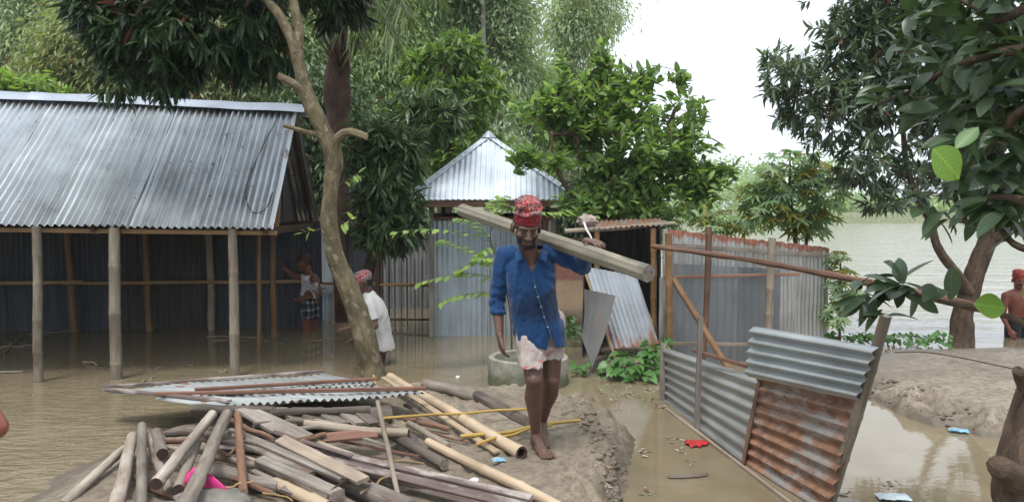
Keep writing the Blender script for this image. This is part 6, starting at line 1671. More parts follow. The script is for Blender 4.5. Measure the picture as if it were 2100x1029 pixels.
me = leaves_mesh('litter_and_glints', o_, d_, np.tile([0, 0, 1.0], (len(o_), 1)) + 0.1 * G.normal(size=(len(o_), 3)), np.array(L_), np.array(L_) * 0.5, 'mid', 0.3, 0.1)
o = put('litter_and_glints', me, M['litter']); tag(o, 'pale scraps of leaf litter on water and mud, and pale flecks imitating ripple glints', 'litter', kind='stuff')
# floating sticks under the shed
fl = [(0, 712, 70, 708, 'at the far left under the shed'), (20, 706, 45, 690, 'forking up at the far left under the shed'), (8, 722, 30, 702, 'crossing the others at the far left'), (425, 690, 525, 693, 'between the third post and the thin bamboo'), (430, 700, 540, 690, 'just below another near the thin bamboo'), (60, 685, 158, 676, 'beside the rear wall at left'), (285, 785, 318, 772, 'near the second front post'), (635, 698, 705, 693, 'in front of the man at the door'), (170, 742, 200, 747, 'in open water between the first two posts'), (300, 757, 330, 754, 'between second and third post')]
for x0, y0, x1, y1, wd in fl:
    wig_log('floating_stick', 'thin pale stick floating ' + wd, 'bamboo_grey', W(x0, y0, 0.006), W(x1, y1, 0.01), 0.010, 0.007, wig=0.06, n=6, cat='stick', group='sticks floating under the shed')

# ================================================================== people
class Acc:
    def __init__(s): s.v = []; s.f = []
    def add(s, vs, fs):
        b = len(s.v); s.v += [tuple(p) for p in vs]; s.f += [tuple(i + b for i in f) for f in fs]
def _sphere(ac, c, r, rot=None, sub=3):
    T, FC = ico(sub)
    V = T * (np.array(r) if hasattr(r, '__len__') else r)
    if rot is not None: V = V @ np.array(rot).T
    ac.add(V + np.array(tuple(c)), FC)
def ball(name, c, r, rot, sub=3):
    ac = Acc(); _sphere(ac, c, r, rot, sub)
    me = bpy.data.meshes.new(name); me.from_pydata(ac.v, [], ac.f); return me
def _frustum(ac, a, b, ra, rb, n=16):
    a = Vector(a); b = Vector(b); d = (b - a)
    if d.length < 1e-5: return
    d.normalize(); ref = Vector((0, 0, 1)) if abs(d.z) < 0.9 else Vector((1, 0, 0))
    x = d.cross(ref).normalized(); y = d.cross(x)
    us = [x * math.cos(2 * math.pi * i / n) + y * math.sin(2 * math.pi * i / n) for i in range(n)]
    fs = [(i, n + i, n + (i + 1) % n, (i + 1) % n) for i in range(n)] + [tuple(range(n)), tuple(range(2 * n - 1, n - 1, -1))]
    ac.add([a + u * ra for u in us] + [b + u * rb for u in us], fs)
def _loft(ac, rings, n=36):
    """rings (x, y, z, rx, ry), level ellipses from top to bottom"""
    R_ = smoothpath(rings, 4); k = len(R_); vs = []
    for q in R_: vs += [(q[0] + q[3] * math.cos(2 * math.pi * i / n), q[1] + q[4] * math.sin(2 * math.pi * i / n), q[2]) for i in range(n)]
    fs = [(a * n + i, (a + 1) * n + i, (a + 1) * n + (i + 1) % n, a * n + (i + 1) % n) for a in range(k - 1) for i in range(n)]
    ac.add(vs, fs + [tuple(range(n)), tuple(range(k * n - 1, (k - 1) * n - 1, -1))])
def LR(*a): return ('l', [tuple(U(px, py, y)) + (rx, ry) for px, py, y, rx, ry in a])
def organic(pieces, voxel=0.008, smooth=6, fac=0.5):
    """union of rounded pieces as ONE continuous surface (world coordinates)"""
    bm = Acc()
    for p in pieces:
        if p[0] == 'e': _sphere(bm, p[1], p[2], p[3] if len(p) > 3 else None)
        elif p[0] == 'l': _loft(bm, p[1])
        else:
            ch = p[1]
            for i, q in enumerate(ch):
                _sphere(bm, q[:3], q[3], sub=2 if q[3] < 0.02 else 3)
                if i: _frustum(bm, ch[i - 1][:3], q[:3], ch[i - 1][3], q[3])
    me = bpy.data.meshes.new('tmp'); me.from_pydata(bm.v, [], bm.f); me.update()
    ob = bpy.data.objects.new('tmp', me); COL.objects.link(ob)
    md_ = ob.modifiers.new('r', 'REMESH'); md_.mode = 'VOXEL'; md_.voxel_size = voxel; md_.adaptivity = 0
    sm = ob.modifiers.new('s', 'SMOOTH'); sm.factor = fac; sm.iterations = smooth
    dg = bpy.context.evaluated_depsgraph_get(); dg.update()
    out = bpy.data.meshes.new_from_object(ob.evaluated_get(dg))
    bpy.data.objects.remove(ob); bpy.data.meshes.remove(me)
    return out
def vco(me):
    a = np.empty(len(me.vertices) * 3, np.float32); me.vertices.foreach_get('co', a); return a.reshape(-1, 3).astype(float)
def vno(me):
    a = np.empty(len(me.vertices) * 3, np.float32); me.vertices.foreach_get('normal', a); return a.reshape(-1, 3).astype(float)
def setco(me, V): me.vertices.foreach_set('co', V.astype(np.float32).ravel()); me.update()
def place(name, me, mat, parent, loc=None):
    V = vco(me)
    loc = Vector((V[:, 0].mean(), V[:, 1].mean(), V[:, 2].min())) if loc is None else Vector(loc)
    setco(me, V - np.array(loc))
    me.polygons.foreach_set('use_smooth', [True] * len(me.polygons))
    return put(name, me, mat, parent, loc)
def cut_faces(me, pred):
    """drop faces whose centre satisfies pred(c)"""
    bm = bmesh.new(); bm.from_mesh(me)
    bmesh.ops.delete(bm, geom=[f for f in bm.faces if pred(f.calc_center_median())], context='FACES')
    bm.to_mesh(me); bm.free(); me.update(); return me
def patch(me, pred, off, jit=0.0):
    """a shell lifted off a body surface where pred(c) holds: hair, beard, tight clothes"""
    n = me.copy(); V = vco(n); Nn = vno(n)
    setco(n, V + Nn * off)
    cut_faces(n, lambda c: not pred(c))
    bm = bmesh.new(); bm.from_mesh(n)
    bmesh.ops.delete(bm, geom=[v for v in bm.verts if not v.link_faces], context='VERTS')
    bmesh.ops.solidify(bm, geom=bm.faces[:], thickness=off * 0.9)
    bm.to_mesh(n); bm.free(); return n
def thicken(me, t):
    bm = bmesh.new(); bm.from_mesh(me)
    bmesh.ops.solidify(bm, geom=bm.faces[:], thickness=t); bm.to_mesh(me); bm.free(); return me
def wrinkle(me, fn):
    V = vco(me); Nn = vno(me)
    D = np.array([fn(Vector(p)) for p in V]); setco(me, V + Nn * D[:, None]); return me
def nz(p, s, seed=0.0): return noise.noise(Vector((p.x * s[0] + seed, p.y * s[1] + seed * 1.7, p.z * s[2] - seed)))
def head_pieces(c, rot, s=1.0):
    """c: head centre, rot: head frame (x its left/right, -y the face, z up)"""
    c = Vector(c)
    def L(x, y, z): return c + rot @ (Vector((x, y, z)) * s)
    def e(x, y, z, rx, ry, rz): return ('e', L(x, y, z), (rx * s, ry * s, rz * s), rot)
    def cp(*a): return ('c', [tuple(L(*q[:3])) + (q[3] * s,) for q in a])
    return [e(0, 0.020, 0.035, 0.074, 0.093, 0.088), e(0, -0.020, -0.035, 0.060, 0.066, 0.074), e(0, -0.055, -0.090, 0.036, 0.034, 0.028), e(0, -0.01, -0.07, 0.052, 0.055, 0.045),
            cp((0, -0.086, 0.012, 0.009), (0, -0.103, -0.020, 0.012), (0, -0.108, -0.030, 0.0145)), e(-0.014, -0.096, -0.033, 0.010, 0.012, 0.009), e(0.014, -0.096, -0.033, 0.010, 0.012, 0.009),
            cp((-0.048, -0.068, 0.022, 0.011), (-0.02, -0.081, 0.024, 0.010), (0.02, -0.081, 0.024, 0.010), (0.048, -0.068, 0.022, 0.011)), e(-0.031, -0.060, -0.003, 0.017, 0.018, 0.013), e(0.031, -0.060, -0.003, 0.017, 0.018, 0.013),
            e(-0.044, -0.062, -0.022, 0.022, 0.022, 0.020), e(0.044, -0.062, -0.022, 0.022, 0.022, 0.020),
            cp((-0.021, -0.083, -0.057, 0.0075), (0, -0.091, -0.056, 0.009), (0.021, -0.083, -0.057, 0.0075)), cp((-0.017, -0.083, -0.070, 0.008), (0, -0.089, -0.071, 0.010), (0.017, -0.083, -0.070, 0.008)),
            e(-0.080, 0.012, -0.012, 0.011, 0.022, 0.033), e(0.080, 0.012, -0.012, 0.011, 0.022, 0.033)], L
def hand_pieces(wrist, palm_end, side, normal, lens=(0.070, 0.080, 0.075, 0.058), curl=0.4, spread=0.10, thumb=None, thumb_curl=0.3, s=1.0, curls=None):
    """wrist -> palm_end is the palm; side = direction from little finger to index; normal = back of the hand outward"""
    w = Vector(wrist); pe = Vector(palm_end); ax = (pe - w).normalized(); sd_ = Vector(side).normalized(); nn = Vector(normal).normalized()
    sd_ = (sd_ - ax * sd_.dot(ax)).normalized(); nn = ax.cross(sd_) if ax.cross(sd_).dot(nn) > 0 else -ax.cross(sd_)
    P = []
    for k in (-0.026, -0.009, 0.009, 0.026):
        P.append(('c', [tuple(w + sd_ * k * 0.6 * s) + (0.019 * s,), tuple(w.lerp(pe, 0.55) + sd_ * k * 0.9 * s) + (0.0175 * s,), tuple(pe + sd_ * k * s) + (0.0125 * s,)]))
    for i, k in enumerate((0.029, 0.010, -0.009, -0.027)):
        cu = curl if curls is None else curls[i]
        d = (ax + sd_ * (spread * (1.4 - i) )).normalized()
        p = pe + sd_ * k * s; seg = lens[i] * s
        ch = [tuple(p) + (0.0100 * s,)]
        ang = cu * 0.7
        for j, (fl, r) in enumerate(((0.46, 0.0092), (0.30, 0.0084), (0.24, 0.0068))):
            dd = d * math.cos(ang) - nn * math.sin(ang)
            p = p + dd * seg * fl; ch.append(tuple(p) + (r * s,)); ang += cu * 0.9
        P.append(('c', ch))
    t0 = w.lerp(pe, 0.22) + sd_ * 0.020 * s
    td = Vector(thumb).normalized() if thumb is not None else (ax * 0.75 + sd_ * 0.6 - nn * 0.25).normalized()
    t1_ = t0 + td * 0.038 * s; t2 = t1_ + (td + ax * thumb_curl).normalized() * 0.030 * s; t3 = t2 + (td * 0.7 + ax * thumb_curl * 1.6 - nn * 0.15).normalized() * 0.022 * s
    P.append(('c', [tuple(t0) + (0.0155 * s,), tuple(t1_) + (0.0125 * s,), tuple(t2) + (0.0105 * s,), tuple(t3) + (0.0085 * s,)]))
    return P
def foot_pieces(ankle, heel, toe, up=Vector((0, 0, 1)), s=1.0, side=1):
    """heel and toe on the sole line; five toes, big toe on 'side'"""
    a = Vector(ankle); h = Vector(heel); t = Vector(toe); ax = (t - h).normalized(); x = ax.cross(up).normalized() * side
    P = [('c', [tuple(a) + (0.036 * s,), tuple(h + up * 0.032 + ax * 0.015) + (0.032 * s,)]),
         ('c', [tuple(a + ax * 0.01) + (0.034 * s,), tuple(h.lerp(t, 0.45) + up * 0.042) + (0.032 * s,), tuple(h.lerp(t, 0.70) + up * 0.024) + (0.024 * s,)]),
         ('c', [tuple(h + up * 0.026) + (0.026 * s,), tuple(h.lerp(t, 0.5) + up * 0.020) + (0.020 * s,)])]
    for k in (-0.034, -0.012, 0.010, 0.030):
        P.append(('c', [tuple(h.lerp(t, 0.42) + x * k * 0.6 + up * 0.026) + (0.022 * s,), tuple(h.lerp(t, 0.76) + x * k + up * 0.017) + (0.017 * s,)]))
    for i, (k, ln, r) in enumerate(((0.040, 1.0, 0.0130), (0.015, 1.03, 0.0090), (-0.005, 1.0, 0.0085), (-0.024, 0.94, 0.0080), (-0.042, 0.86, 0.0080))):
        P.append(('c', [tuple(h.lerp(t, 0.74) + x * k + up * 0.018) + (r * 1.1 * s,), tuple(h.lerp(t, 0.74 + 0.26 * ln * 0.6) + x * k * 1.08 + up * 0.016) + (r * s,), tuple(h.lerp(t, 0.74 + 0.26 * ln) + x * k * 1.1 + up * 0.010) + (r * 0.85 * s,)]))
    return P
def mat_skin(name, col):
    m, nt, b, _ = new_mat(name); N = NT(nt)
    v = N.tc((1, 1, 1), 'obj')
    f = N.noise(v, 14, 5, 0.6); g_ = N.noise(v, 3.5, 3, 0.5)
    c = N.ramp(f, [(0.3, [x * 0.82 for x in col]), (0.7, [x * 1.15 for x in col])])
    c = N.mix(N.ramp(g_, [(0.45, 0.0), (0.7, 0.4)]), c, [x * 0.7 for x in col])
    N.l(c, b.inputs['Base Color']); b.inputs['Roughness'].default_value = 0.46; b.inputs['Specular IOR Level'].default_value = 0.4
    b.inputs['Subsurface Weight'].default_value = 0.06; b.inputs['Subsurface Radius'].default_value = (0.02, 0.008, 0.004)
    N.l(N.bump(N.noise(v, 90, 3, 0.6), 0.15, 0.002), b.inputs['Normal'])
    return m
M['skin_dark'] = mat_skin('skin_dark', (0.105, 0.054, 0.037))
M['skin_brown'] = mat_skin('skin_brown', (0.16, 0.066, 0.038))
M['skin_red'] = mat_skin('skin_red', (0.20, 0.065, 0.040))
M['hair'] = mat_plain('hair', (0.012, 0.010, 0.010), 0.6, 0.3, 60)
M['hair_henna'] = mat_plain('hair_henna', (0.05, 0.017, 0.010), 0.6, 0.3, 60)
M['eye_dark'] = mat_plain('eye_dark', (0.012, 0.008, 0.007), 0.25, 0.1, 10)
M['nail'] = mat_plain('nail', (0.30, 0.19, 0.15), 0.4, 0.1, 30)
def mat_cloth(name, col, wet=None, wetmask=None, rough=0.8, weave=260):
    m, nt, b, _ = new_mat(name); N = NT(nt)
    v = N.tc((1, 1, 1), 'obj')
    f = N.noise(v, 7, 6, 0.65)
    c = N.ramp(f, [(0.3, [x * 0.88 for x in col]), (0.7, [x * 1.1 for x in col])])
    if wet:
        wsrc = N.noise(v, 3.2, 4, 0.55, 0.4)
        if wetmask:
            sx = N.n('SeparateXYZ'); N.l(v, sx.inputs[0])
            dx = N.math('DIVIDE', N.math('SUBTRACT', sx.outputs[0], wetmask[0]), wetmask[2]); dz = N.math('DIVIDE', N.math('SUBTRACT', sx.outputs[2], wetmask[1]), wetmask[3])
            d2 = N.math('ADD', N.math('MULTIPLY', dx, dx), N.math('MULTIPLY', dz, dz))
            k = N.math('ADD', N.math('SUBTRACT', 1.0, d2), N.math('MULTIPLY', N.math('SUBTRACT', wsrc, 0.5), 3.0))
            wm = N.ramp(k, [(0.0, 0.0), (0.6, 0.8)])
        else: wm = N.ramp(wsrc, [(0.52, 0.0), (0.6, 0.8)])
        c = N.mix(wm, c, wet)
    N.l(c, b.inputs['Base Color']); b.inputs['Roughness'].default_value = rough; b.inputs['Specular IOR Level'].default_value = 0.2
    b.inputs['Sheen Weight'].default_value = 0.15
    N.l(N.bump(N.noise(v, weave, 2, 0.5), 0.2, 0.001), b.inputs['Normal'])
    return m
def mat_gamcha(name, a=(0.24, 0.016, 0.02), b_=(0.02, 0.016, 0.018), pale=(0.42, 0.36, 0.34), s=34, low=None):
    """red checked cotton; printed blotches above, fine check below (low = height where it changes)"""
    m, nt, b, _ = new_mat(name); N = NT(nt)
    v = N.tc((1, 1, 1), 'obj')
    vor = N.n('TexVoronoi'); vor.inputs['Scale'].default_value = s; vor.feature = 'DISTANCE_TO_EDGE'; N.l(v, vor.inputs['Vector'])
    f = N.noise(v, 26, 3, 0.6)
    ed = N.ramp(vor.outputs['Distance'], [(0.05, 1.0), (0.12, 0.0)])
    blot = N.ramp(N.noise(v, 22, 2, 0.5, 1.2), [(0.52, 0.0), (0.58, 1.0)])
    c = N.ramp(f, [(0.3, [x * 0.6 for x in a]), (0.7, [x * 1.1 for x in a])])
    up = N.mix(N.math('MULTIPLY', blot, 0.9), c, b_)
    up = N.mix(N.math('MULTIPLY', ed, 0.35), up, pale)
    if low is not None:
        sx = N.n('SeparateXYZ'); N.l(v, sx.inputs[0])
        mr = N.n('MapRange'); mr.inputs[1].default_value = low; mr.inputs[2].default_value = low + 0.015; N.l(sx.outputs[2], mr.inputs[0])
        wv = N.n('TexWave'); wv.inputs['Scale'].default_value = 55; wv.bands_direction = 'Z'; N.l(v, wv.inputs['Vector'])
        lo = N.mix(N.math('MULTIPLY', wv.outputs['Fac'], 0.45), c, [x * 0.35 for x in a])
        up = N.mix(mr.outputs[0], lo, up)
    N.l(up, b.inputs['Base Color']); b.inputs['Roughness'].default_value = 0.85
    N.l(N.bump(f, 0.4, 0.004), b.inputs['Normal'])
    return m
def cap(parent, Lf, rot, base_z, h, r, mat, tilt=0.0, name='cloth_cap', s=1.0, seed=0.0, fold=True):
    """cloth wound round the head: band, crown and tucked folds"""
    P = []
    for i, f in enumerate((0, 0.2, 0.4, 0.6, 0.8, 1.0)):
        z = base_z + h * f; k = (1.0, 1.04, 1.03, 0.98, 0.93, 0.80)[i]
        P.append(('e', Lf(0.004 * math.sin(i), 0.016 + 0.008 * f, z), (r[0] * k * s, r[1] * k * s, 0.030 * s), rot))
    if fold:
        P.append(('c', [tuple(Lf(-0.06, -0.05, base_z + h * 0.9)) + (0.020,), tuple(Lf(0.0, -0.03, base_z + h * 1.08)) + (0.026,), tuple(Lf(0.06, 0.0, base_z + h * 0.95)) + (0.020,)]))
        P.append(('c', [tuple(Lf(-0.065, 0.03, base_z + h * 1.0)) + (0.020,), tuple(Lf(0.01, 0.05, base_z + h * 1.12)) + (0.024,), tuple(Lf(0.06, 0.06, base_z + h * 0.98)) + (0.018,)]))
        P.append(('c', [tuple(Lf(-0.078, -0.03, base_z + h * 0.45)) + (0.010,), tuple(Lf(-0.02, -0.086, base_z + h * 0.55)) + (0.012,), tuple(Lf(0.05, -0.072, base_z + h * 0.72)) + (0.012,), tuple(Lf(0.08, -0.01, base_z + h * 0.8)) + (0.010,)]))
    me = organic(P, 0.005, 3)
    wrinkle(me, lambda p: 0.005 * nz(p, (22, 22, 40), seed) + 0.003 * nz(p, (60, 60, 60), seed))
    return place(name, me, mat, parent)

# ------------------------------------------------------------------ 1  the man carrying the beam
MS = 1.0
gm = gz(0.2, 5.3)
man = thing('person', (0.17, 5.42, gm), 'man in blue shirt and red cap walking barefoot with a wooden beam on his shoulder', 'person')
hr = Matrix.Rotation(R(7), 3, 'Z') @ Matrix.Rotation(R(22), 3, 'X') @ Matrix.Rotation(R(2), 3, 'Y')
hc = U(1080, 466, 5.25)
hp, HL = head_pieces(hc, hr, 1.13)
shR = U(1036, 525, 5.40); shL = U(1140, 520, 5.38)
elR = U(1020, 622, 5.44); wrR = U(1025, 688, 5.34)
elL = Vector((0.49, 5.37, 1.45)); wrL = Vector((0.485, 5.125, 1.640))
hiR = U(1084, 660, 5.42); hiL = U(1128, 660, 5.45)
knR = U(1095, 777, 5.30); knL = U(1131, 778, 5.44)
anR = Vector((0.165, 5.46, gm + 0.085)); anL = Vector((0.222, 5.66, gz(0.22, 5.7) + 0.12))
def V4(v, r): return tuple(v) + (r,)
neck0 = U(1087, 530, 5.36)
bp = hp + [('c', [V4(HL(0, 0.03, -0.06), 0.060), V4(neck0, 0.066), V4(U(1088, 560, 5.37), 0.07)]),
           ('e', U(1089, 562, 5.38), (0.150, 0.095, 0.13)), ('e', U(1098, 620, 5.39), (0.13, 0.09, 0.15)), ('e', U(1106, 665, 5.42), (0.145, 0.10, 0.11)),
           ('c', [V4(shR, 0.055), V4(shR.lerp(elR, 0.5), 0.046), V4(elR, 0.038), V4(elR.lerp(wrR, 0.35), 0.039), V4(wrR, 0.026)]),
           ('c', [V4(shL, 0.055), V4(shL.lerp(elL, 0.5), 0.045), V4(elL, 0.038), V4(elL.lerp(wrL, 0.35), 0.038), V4(wrL, 0.026)]),
           ('c', [V4(neck0 + Vector((0, 0.02, 0)), 0.05), V4(shR, 0.05)]), ('c', [V4(neck0 + Vector((0, 0.02, 0)), 0.05), V4(shL, 0.05)]),
           ('c', [V4(hiR, 0.092), V4(hiR.lerp(knR, 0.5), 0.082), V4(hiR.lerp(knR, 0.88), 0.066), V4(knR, 0.063)]),
           ('c', [V4(knR + Vector((0, -0.014, 0.0)), 0.056), V4(knR.lerp(anR, 0.14) + Vector((0, 0.0, 0)), 0.056), V4(knR.lerp(anR, 0.32) + Vector((-0.006, 0.018, 0)), 0.064), V4(knR.lerp(anR, 0.62) + Vector((0, 0.008, 0)), 0.046), V4(anR + Vector((0, 0, 0.03)), 0.032)]),
           ('c', [V4(hiL, 0.092), V4(hiL.lerp(knL, 0.5), 0.080), V4(hiL.lerp(knL, 0.88), 0.064), V4(knL, 0.061)]),
           ('c', [V4(knL + Vector((0, -0.012, 0.0)), 0.055), V4(knL.lerp(anL, 0.30) + Vector((0.008, 0.02, 0)), 0.063), V4(knL.lerp(anL, 0.6) + Vector((0, 0.01, 0)), 0.042), V4(anL + Vector((0, 0, 0.02)), 0.031)])]
bp += foot_pieces(anR, anR + Vector((-0.01, 0.03, -0.080)), Vector((0.248, 5.225, gz(0.25, 5.22) + 0.004)), side=-1)
bp += foot_pieces(anL, anL + Vector((0.0, 0.05, -0.045)), Vector((0.215, 5.455, gz(0.22, 5.46) + 0.004)), side=1)
bp += hand_pieces(wrR, wrR + Vector((0.012, -0.012, -0.085)), (0.25, -0.95, 0), (-1, -0.2, 0), curl=0.42, spread=0.08, thumb=(0.25, -0.7, -0.75))
bp += hand_pieces(wrL, wrL + Vector((0.052, -0.060, -0.004)), (-0.55, -0.65, -0.1), (0, 0, 1), curl=0.5, spread=0.16, thumb=(-0.1, -0.75, -0.75), thumb_curl=0.05, curls=(0.55, 0.42, 0.38, 0.36))
body = organic(bp, 0.0045, 3)
man_loc = Vector((0.17, 5.42, gm))
# hair and beard lifted off the head before it is placed
ih = hr.inverted()
def hl(c): return ih @ (Vector(c) - hc) / 1.13
beard = patch(body, lambda c: (lambda q: (abs(q.x) < 0.066 and -0.125 < q.z < -0.040 and q.y < -0.005 and ((q.z < -0.076) or (abs(q.x) > 0.036 and q.z < -0.045) or (-0.052 < q.z < -0.040 and abs(q.x) < 0.032 and q.y < -0.07))))(hl(c)) and c.z > 1.5, 0.0022)
brow = patch(body, lambda c: (lambda q: 0.018 < abs(q.x) < 0.044 and 0.0195 < q.z < 0.0255 and q.y < -0.06)(hl(c)) and c.z > 1.5, 0.0022)
hair = patch(body, lambda c: (lambda q: (q.z > 0.03 and q.y > -0.02) or (q.y > 0.02 and q.z > -0.05 and abs(q.x) > 0.03) or (q.y > 0.045 and q.z > -0.07))(hl(c)) and (Vector(c) - hc).length < 0.165, 0.004)
place('body', body, M['skin_dark'], man, man_loc)
place('beard', beard, M['hair'], man); place('eyebrows', brow, M['hair'], man); place('hair', hair, M['hair'], man)
for sx_ in (-1, 1):
    place('eye', ball('eye', HL(0.031 * sx_, -0.0765, -0.006), (0.0115, 0.004, 0.0022), hr), M['eye_dark'], man)
place('mouth_line', ball('mouth_line', HL(0, -0.0935, -0.0635), (0.018, 0.004, 0.0016), hr, 2), M['eye_dark'], man)
M['gamcha'] = mat_gamcha('gamcha', low=0.065)
cap(man, HL, hr, 0.046, 0.105, (0.080, 0.098), M['gamcha'], s=1.13, seed=3.0)
# shirt
M['shirt_blue'] = mat_cloth('shirt_blue', (0.005, 0.035, 0.108), wet=(0.003, 0.010, 0.030), wetmask=(0.0, 0.30, 0.20, 0.15))
def S(px, py, y, rx, ry, rz): return ('e', U(px, py, y), (rx, ry, rz))
sp_ = [LR((1088, 506, 5.40, 0.075, 0.06), (1088, 518, 5.39, 0.115, 0.085), (1087, 545, 5.375, 0.160, 0.110), (1088, 580, 5.375, 0.166, 0.120), (1094, 620, 5.38, 0.164, 0.119), (1101, 655, 5.39, 0.172, 0.124), (1106, 688, 5.40, 0.178, 0.130), (1109, 722, 5.41, 0.183, 0.134)),
       ('c', [V4(neck0 + Vector((0, 0.03, 0.012)), 0.072), V4(shR + Vector((0, 0, 0.004)), 0.067)]), ('c', [V4(neck0 + Vector((0, 0.03, 0.012)), 0.072), V4(shL + Vector((0, 0, 0.0)), 0.065)]),
       ('c', [V4(shR, 0.069), V4(shR.lerp(elR, 0.45) + Vector((-0.004, 0, 0)), 0.064), V4(elR + Vector((-0.004, 0, 0)), 0.058), V4(elR.lerp(wrR, 0.22), 0.056)]),
       ('c', [V4(elR.lerp(wrR, 0.10), 0.060), V4(elR.lerp(wrR, 0.26), 0.059)]),
       ('c', [V4(shL, 0.066), V4(shL.lerp(elL, 0.5), 0.063), V4(elL, 0.056), V4(elL.lerp(wrL, 0.55), 0.048), V4(elL.lerp(wrL, 0.86), 0.042)])]
shirt = organic(sp_, 0.007, 5)
def fold_fn(p):
    v = 0.015 * nz(p, (14, 9, 4), 3) + 0.007 * nz(p, (26, 16, 9), 8) + 0.005 * nz(p, (55, 35, 30), 5)
    d = (p - elR).length
    if d < 0.22 and p.x < -0.02: v += 0.007 * math.sin((p.z * 95) + 3 * nz(p, (20, 20, 20), 2)) * (1 - d / 0.22)
    q = (p - Vector((0.29, 5.32, 1.44))).length
    v += 0.008 * math.sin((p.x * 60 + p.z * 80)) * max(0, 1 - q / 0.16)
    if p.z < 1.15: v += 0.014 * nz(p, (22, 14, 5), 14) * (1.15 - p.z) / 0.2
    return v
wrinkle(shirt, fold_fn)
nk = U(1090, 520, 5.25); vtip = U(1092, 562, 5.25)
hemL = U(1050, 690, 5.3).z; hemR = U(1150, 712, 5.3).z
def shirt_cut(c):
    t = (c.x - U(1050, 700, 5.3).x) / 0.36
    hem = lerp(hemL, hemR, min(1, max(0, t))) - 0.035 * math.sin(max(0, min(1, t)) * math.pi) - 0.012 * nz(c, (20, 20, 0), 5)
    slit = c.y < 5.38 and abs(c.x - U(1130, 700, 5.3).x) < max(0.0, (1.03 - c.z) * 0.28) - 0.004
    if c.x > -0.05 + 0.0 and c.z < hem and c.x < 0.5 and c.z < 1.15: return True
    if slit and c.z < 1.03: return True
    # V neck
    if c.z > vtip.z and c.y < 5.37:
        w_ = 0.062 * (c.z - vtip.z) / (nk.z - vtip.z)
        if abs(c.x - lerp(vtip.x, nk.x, (c.z - vtip.z) / (nk.z - vtip.z))) < w_: return True
    if (Vector((c.x, c.y, 0)) - Vector((neck0.x, neck0.y - 0.01, 0))).length < 0.064 and c.z > neck0.z: return True
    # cuff ends
    if c.x < 0.0 and c.z < elR.lerp(wrR, 0.30).z - 0.01 and c.x < U(1042, 600, 5.4).x: return True
    return False
cut_faces(shirt, shirt_cut); thicken(shirt, 0.004)
so = place('shirt', shirt, M['shirt_blue'], man)
M['shirt_trim'] = mat_cloth('shirt_trim', (0.006, 0.04, 0.12))
# collar wings
for sgn in (-1, 1):
    c0 = U(1090 + sgn * 22, 512, 5.31); c1 = U(1090 + sgn * 16, 530, 5.235); c2 = U(1090 + sgn * 30, 540, 5.235); c3 = U(1090 + sgn * 33, 518, 5.29)
    m = MB(); k = 5; vs_, fs_ = [], []
    for i in range(k + 1):
        for j in range(k + 1):
            u, v = i / k, j / k
            p = c0.lerp(c1, u).lerp(c3.lerp(c2, u), v) + Vector((0, -0.010 * math.sin(math.pi * u), 0.004 * math.sin(math.pi * v)))
            vs_.append(p)
    for i in range(k):
        for j in range(k): fs_.append((i*(k+1)+j, (i+1)*(k+1)+j, (i+1)*(k+1)+j+1, i*(k+1)+j+1))
    m.add(vs_, fs_); co = m.build('collar', M['shirt_trim'], man); co.modifiers.new('t', 'SOLIDIFY').thickness = 0.005
# placket and buttons follow the shirt front
dgx = bpy.context.evaluated_depsgraph_get(); dgx.update()
def front(x, z):
    """foremost shirt point at x, z"""
    V = vco(so.data); o = np.array(wloc(so)); V = V + o
    k = (np.abs(V[:, 0] - x) < 0.012) & (np.abs(V[:, 2] - z) < 0.012)
    return float(V[k][:, 1].min()) if k.any() else 5.27
pts = []
for i in range(13):
    q = U(lerp(1093, 1130, (i / 12) ** 1.2), lerp(566, 690, i / 12), 5.28); pts.append(Vector((q.x, front(q.x, q.z) - 0.004, q.z)))
m = MB(); m.tube(pts, 0.015, 6, squash=0.2); m.build('placket', M['shirt_trim'], man)
for i in (2, 4, 6, 8, 10):
    m = MB(); p = pts[i]; m.tube([p + Vector((0, -0.002, 0)), p + Vector((0, -0.008, 0))], [0.006, 0.005], 8); m.build('button', M['foam'], man)
# shorts: white printed cloth hitched up
def mat_shorts():
    m, nt, b, _ = new_mat('printed_shorts'); N = NT(nt)
    v = N.tc((1, 1, 1), 'obj')
    f = N.noise(v, 9, 5, 0.6)
    c = N.ramp(f, [(0.3, (0.25, 0.21, 0.195)), (0.7, (0.42, 0.365, 0.34))])
    pr = N.ramp(N.noise(v, 17, 2, 0.5, 1.5), [(0.60, 0.0), (0.66, 0.85)])
    c = N.mix(pr, c, (0.36, 0.10, 0.08))
    N.l(c, b.inputs['Base Color']); b.inputs['Roughness'].default_value = 0.85
    N.l(N.bump(N.noise(v, 30, 4, 0.6), 0.4, 0.004), b.inputs['Normal'])
    return m
M['shorts'] = mat_shorts()
tR = hiR.lerp(knR, 0.80); tL = hiL.lerp(knL, 0.68)
sh_ = organic([('e', U(1107, 672, 5.42), (0.158, 0.115, 0.11)), ('c', [V4(hiR, 0.112), V4(hiR.lerp(knR, 0.5), 0.102), V4(tR + Vector((-0.008, 0, 0)), 0.098)]), ('c', [V4(hiL, 0.110), V4(hiL.lerp(knL, 0.45), 0.096), V4(tL, 0.088)]), ('e', U(1110, 715, 5.40), (0.12, 0.09, 0.05))], 0.007, 4)
wrinkle(sh_, lambda p: 0.012 * nz(p, (24, 18, 7), 6) + 0.006 * nz(p, (45, 40, 20), 2))
zR = U(1085, 752, 5.3).z; zL = U(1140, 738, 5.35).z
cut_faces(sh_, lambda c: c.z < (zR if c.x < U(1112, 740, 5.35).x else zL) + 0.015 * nz(c, (25, 25, 0), 9)); thicken(sh_, 0.004)
place('shorts', sh_, M['shorts'], man)
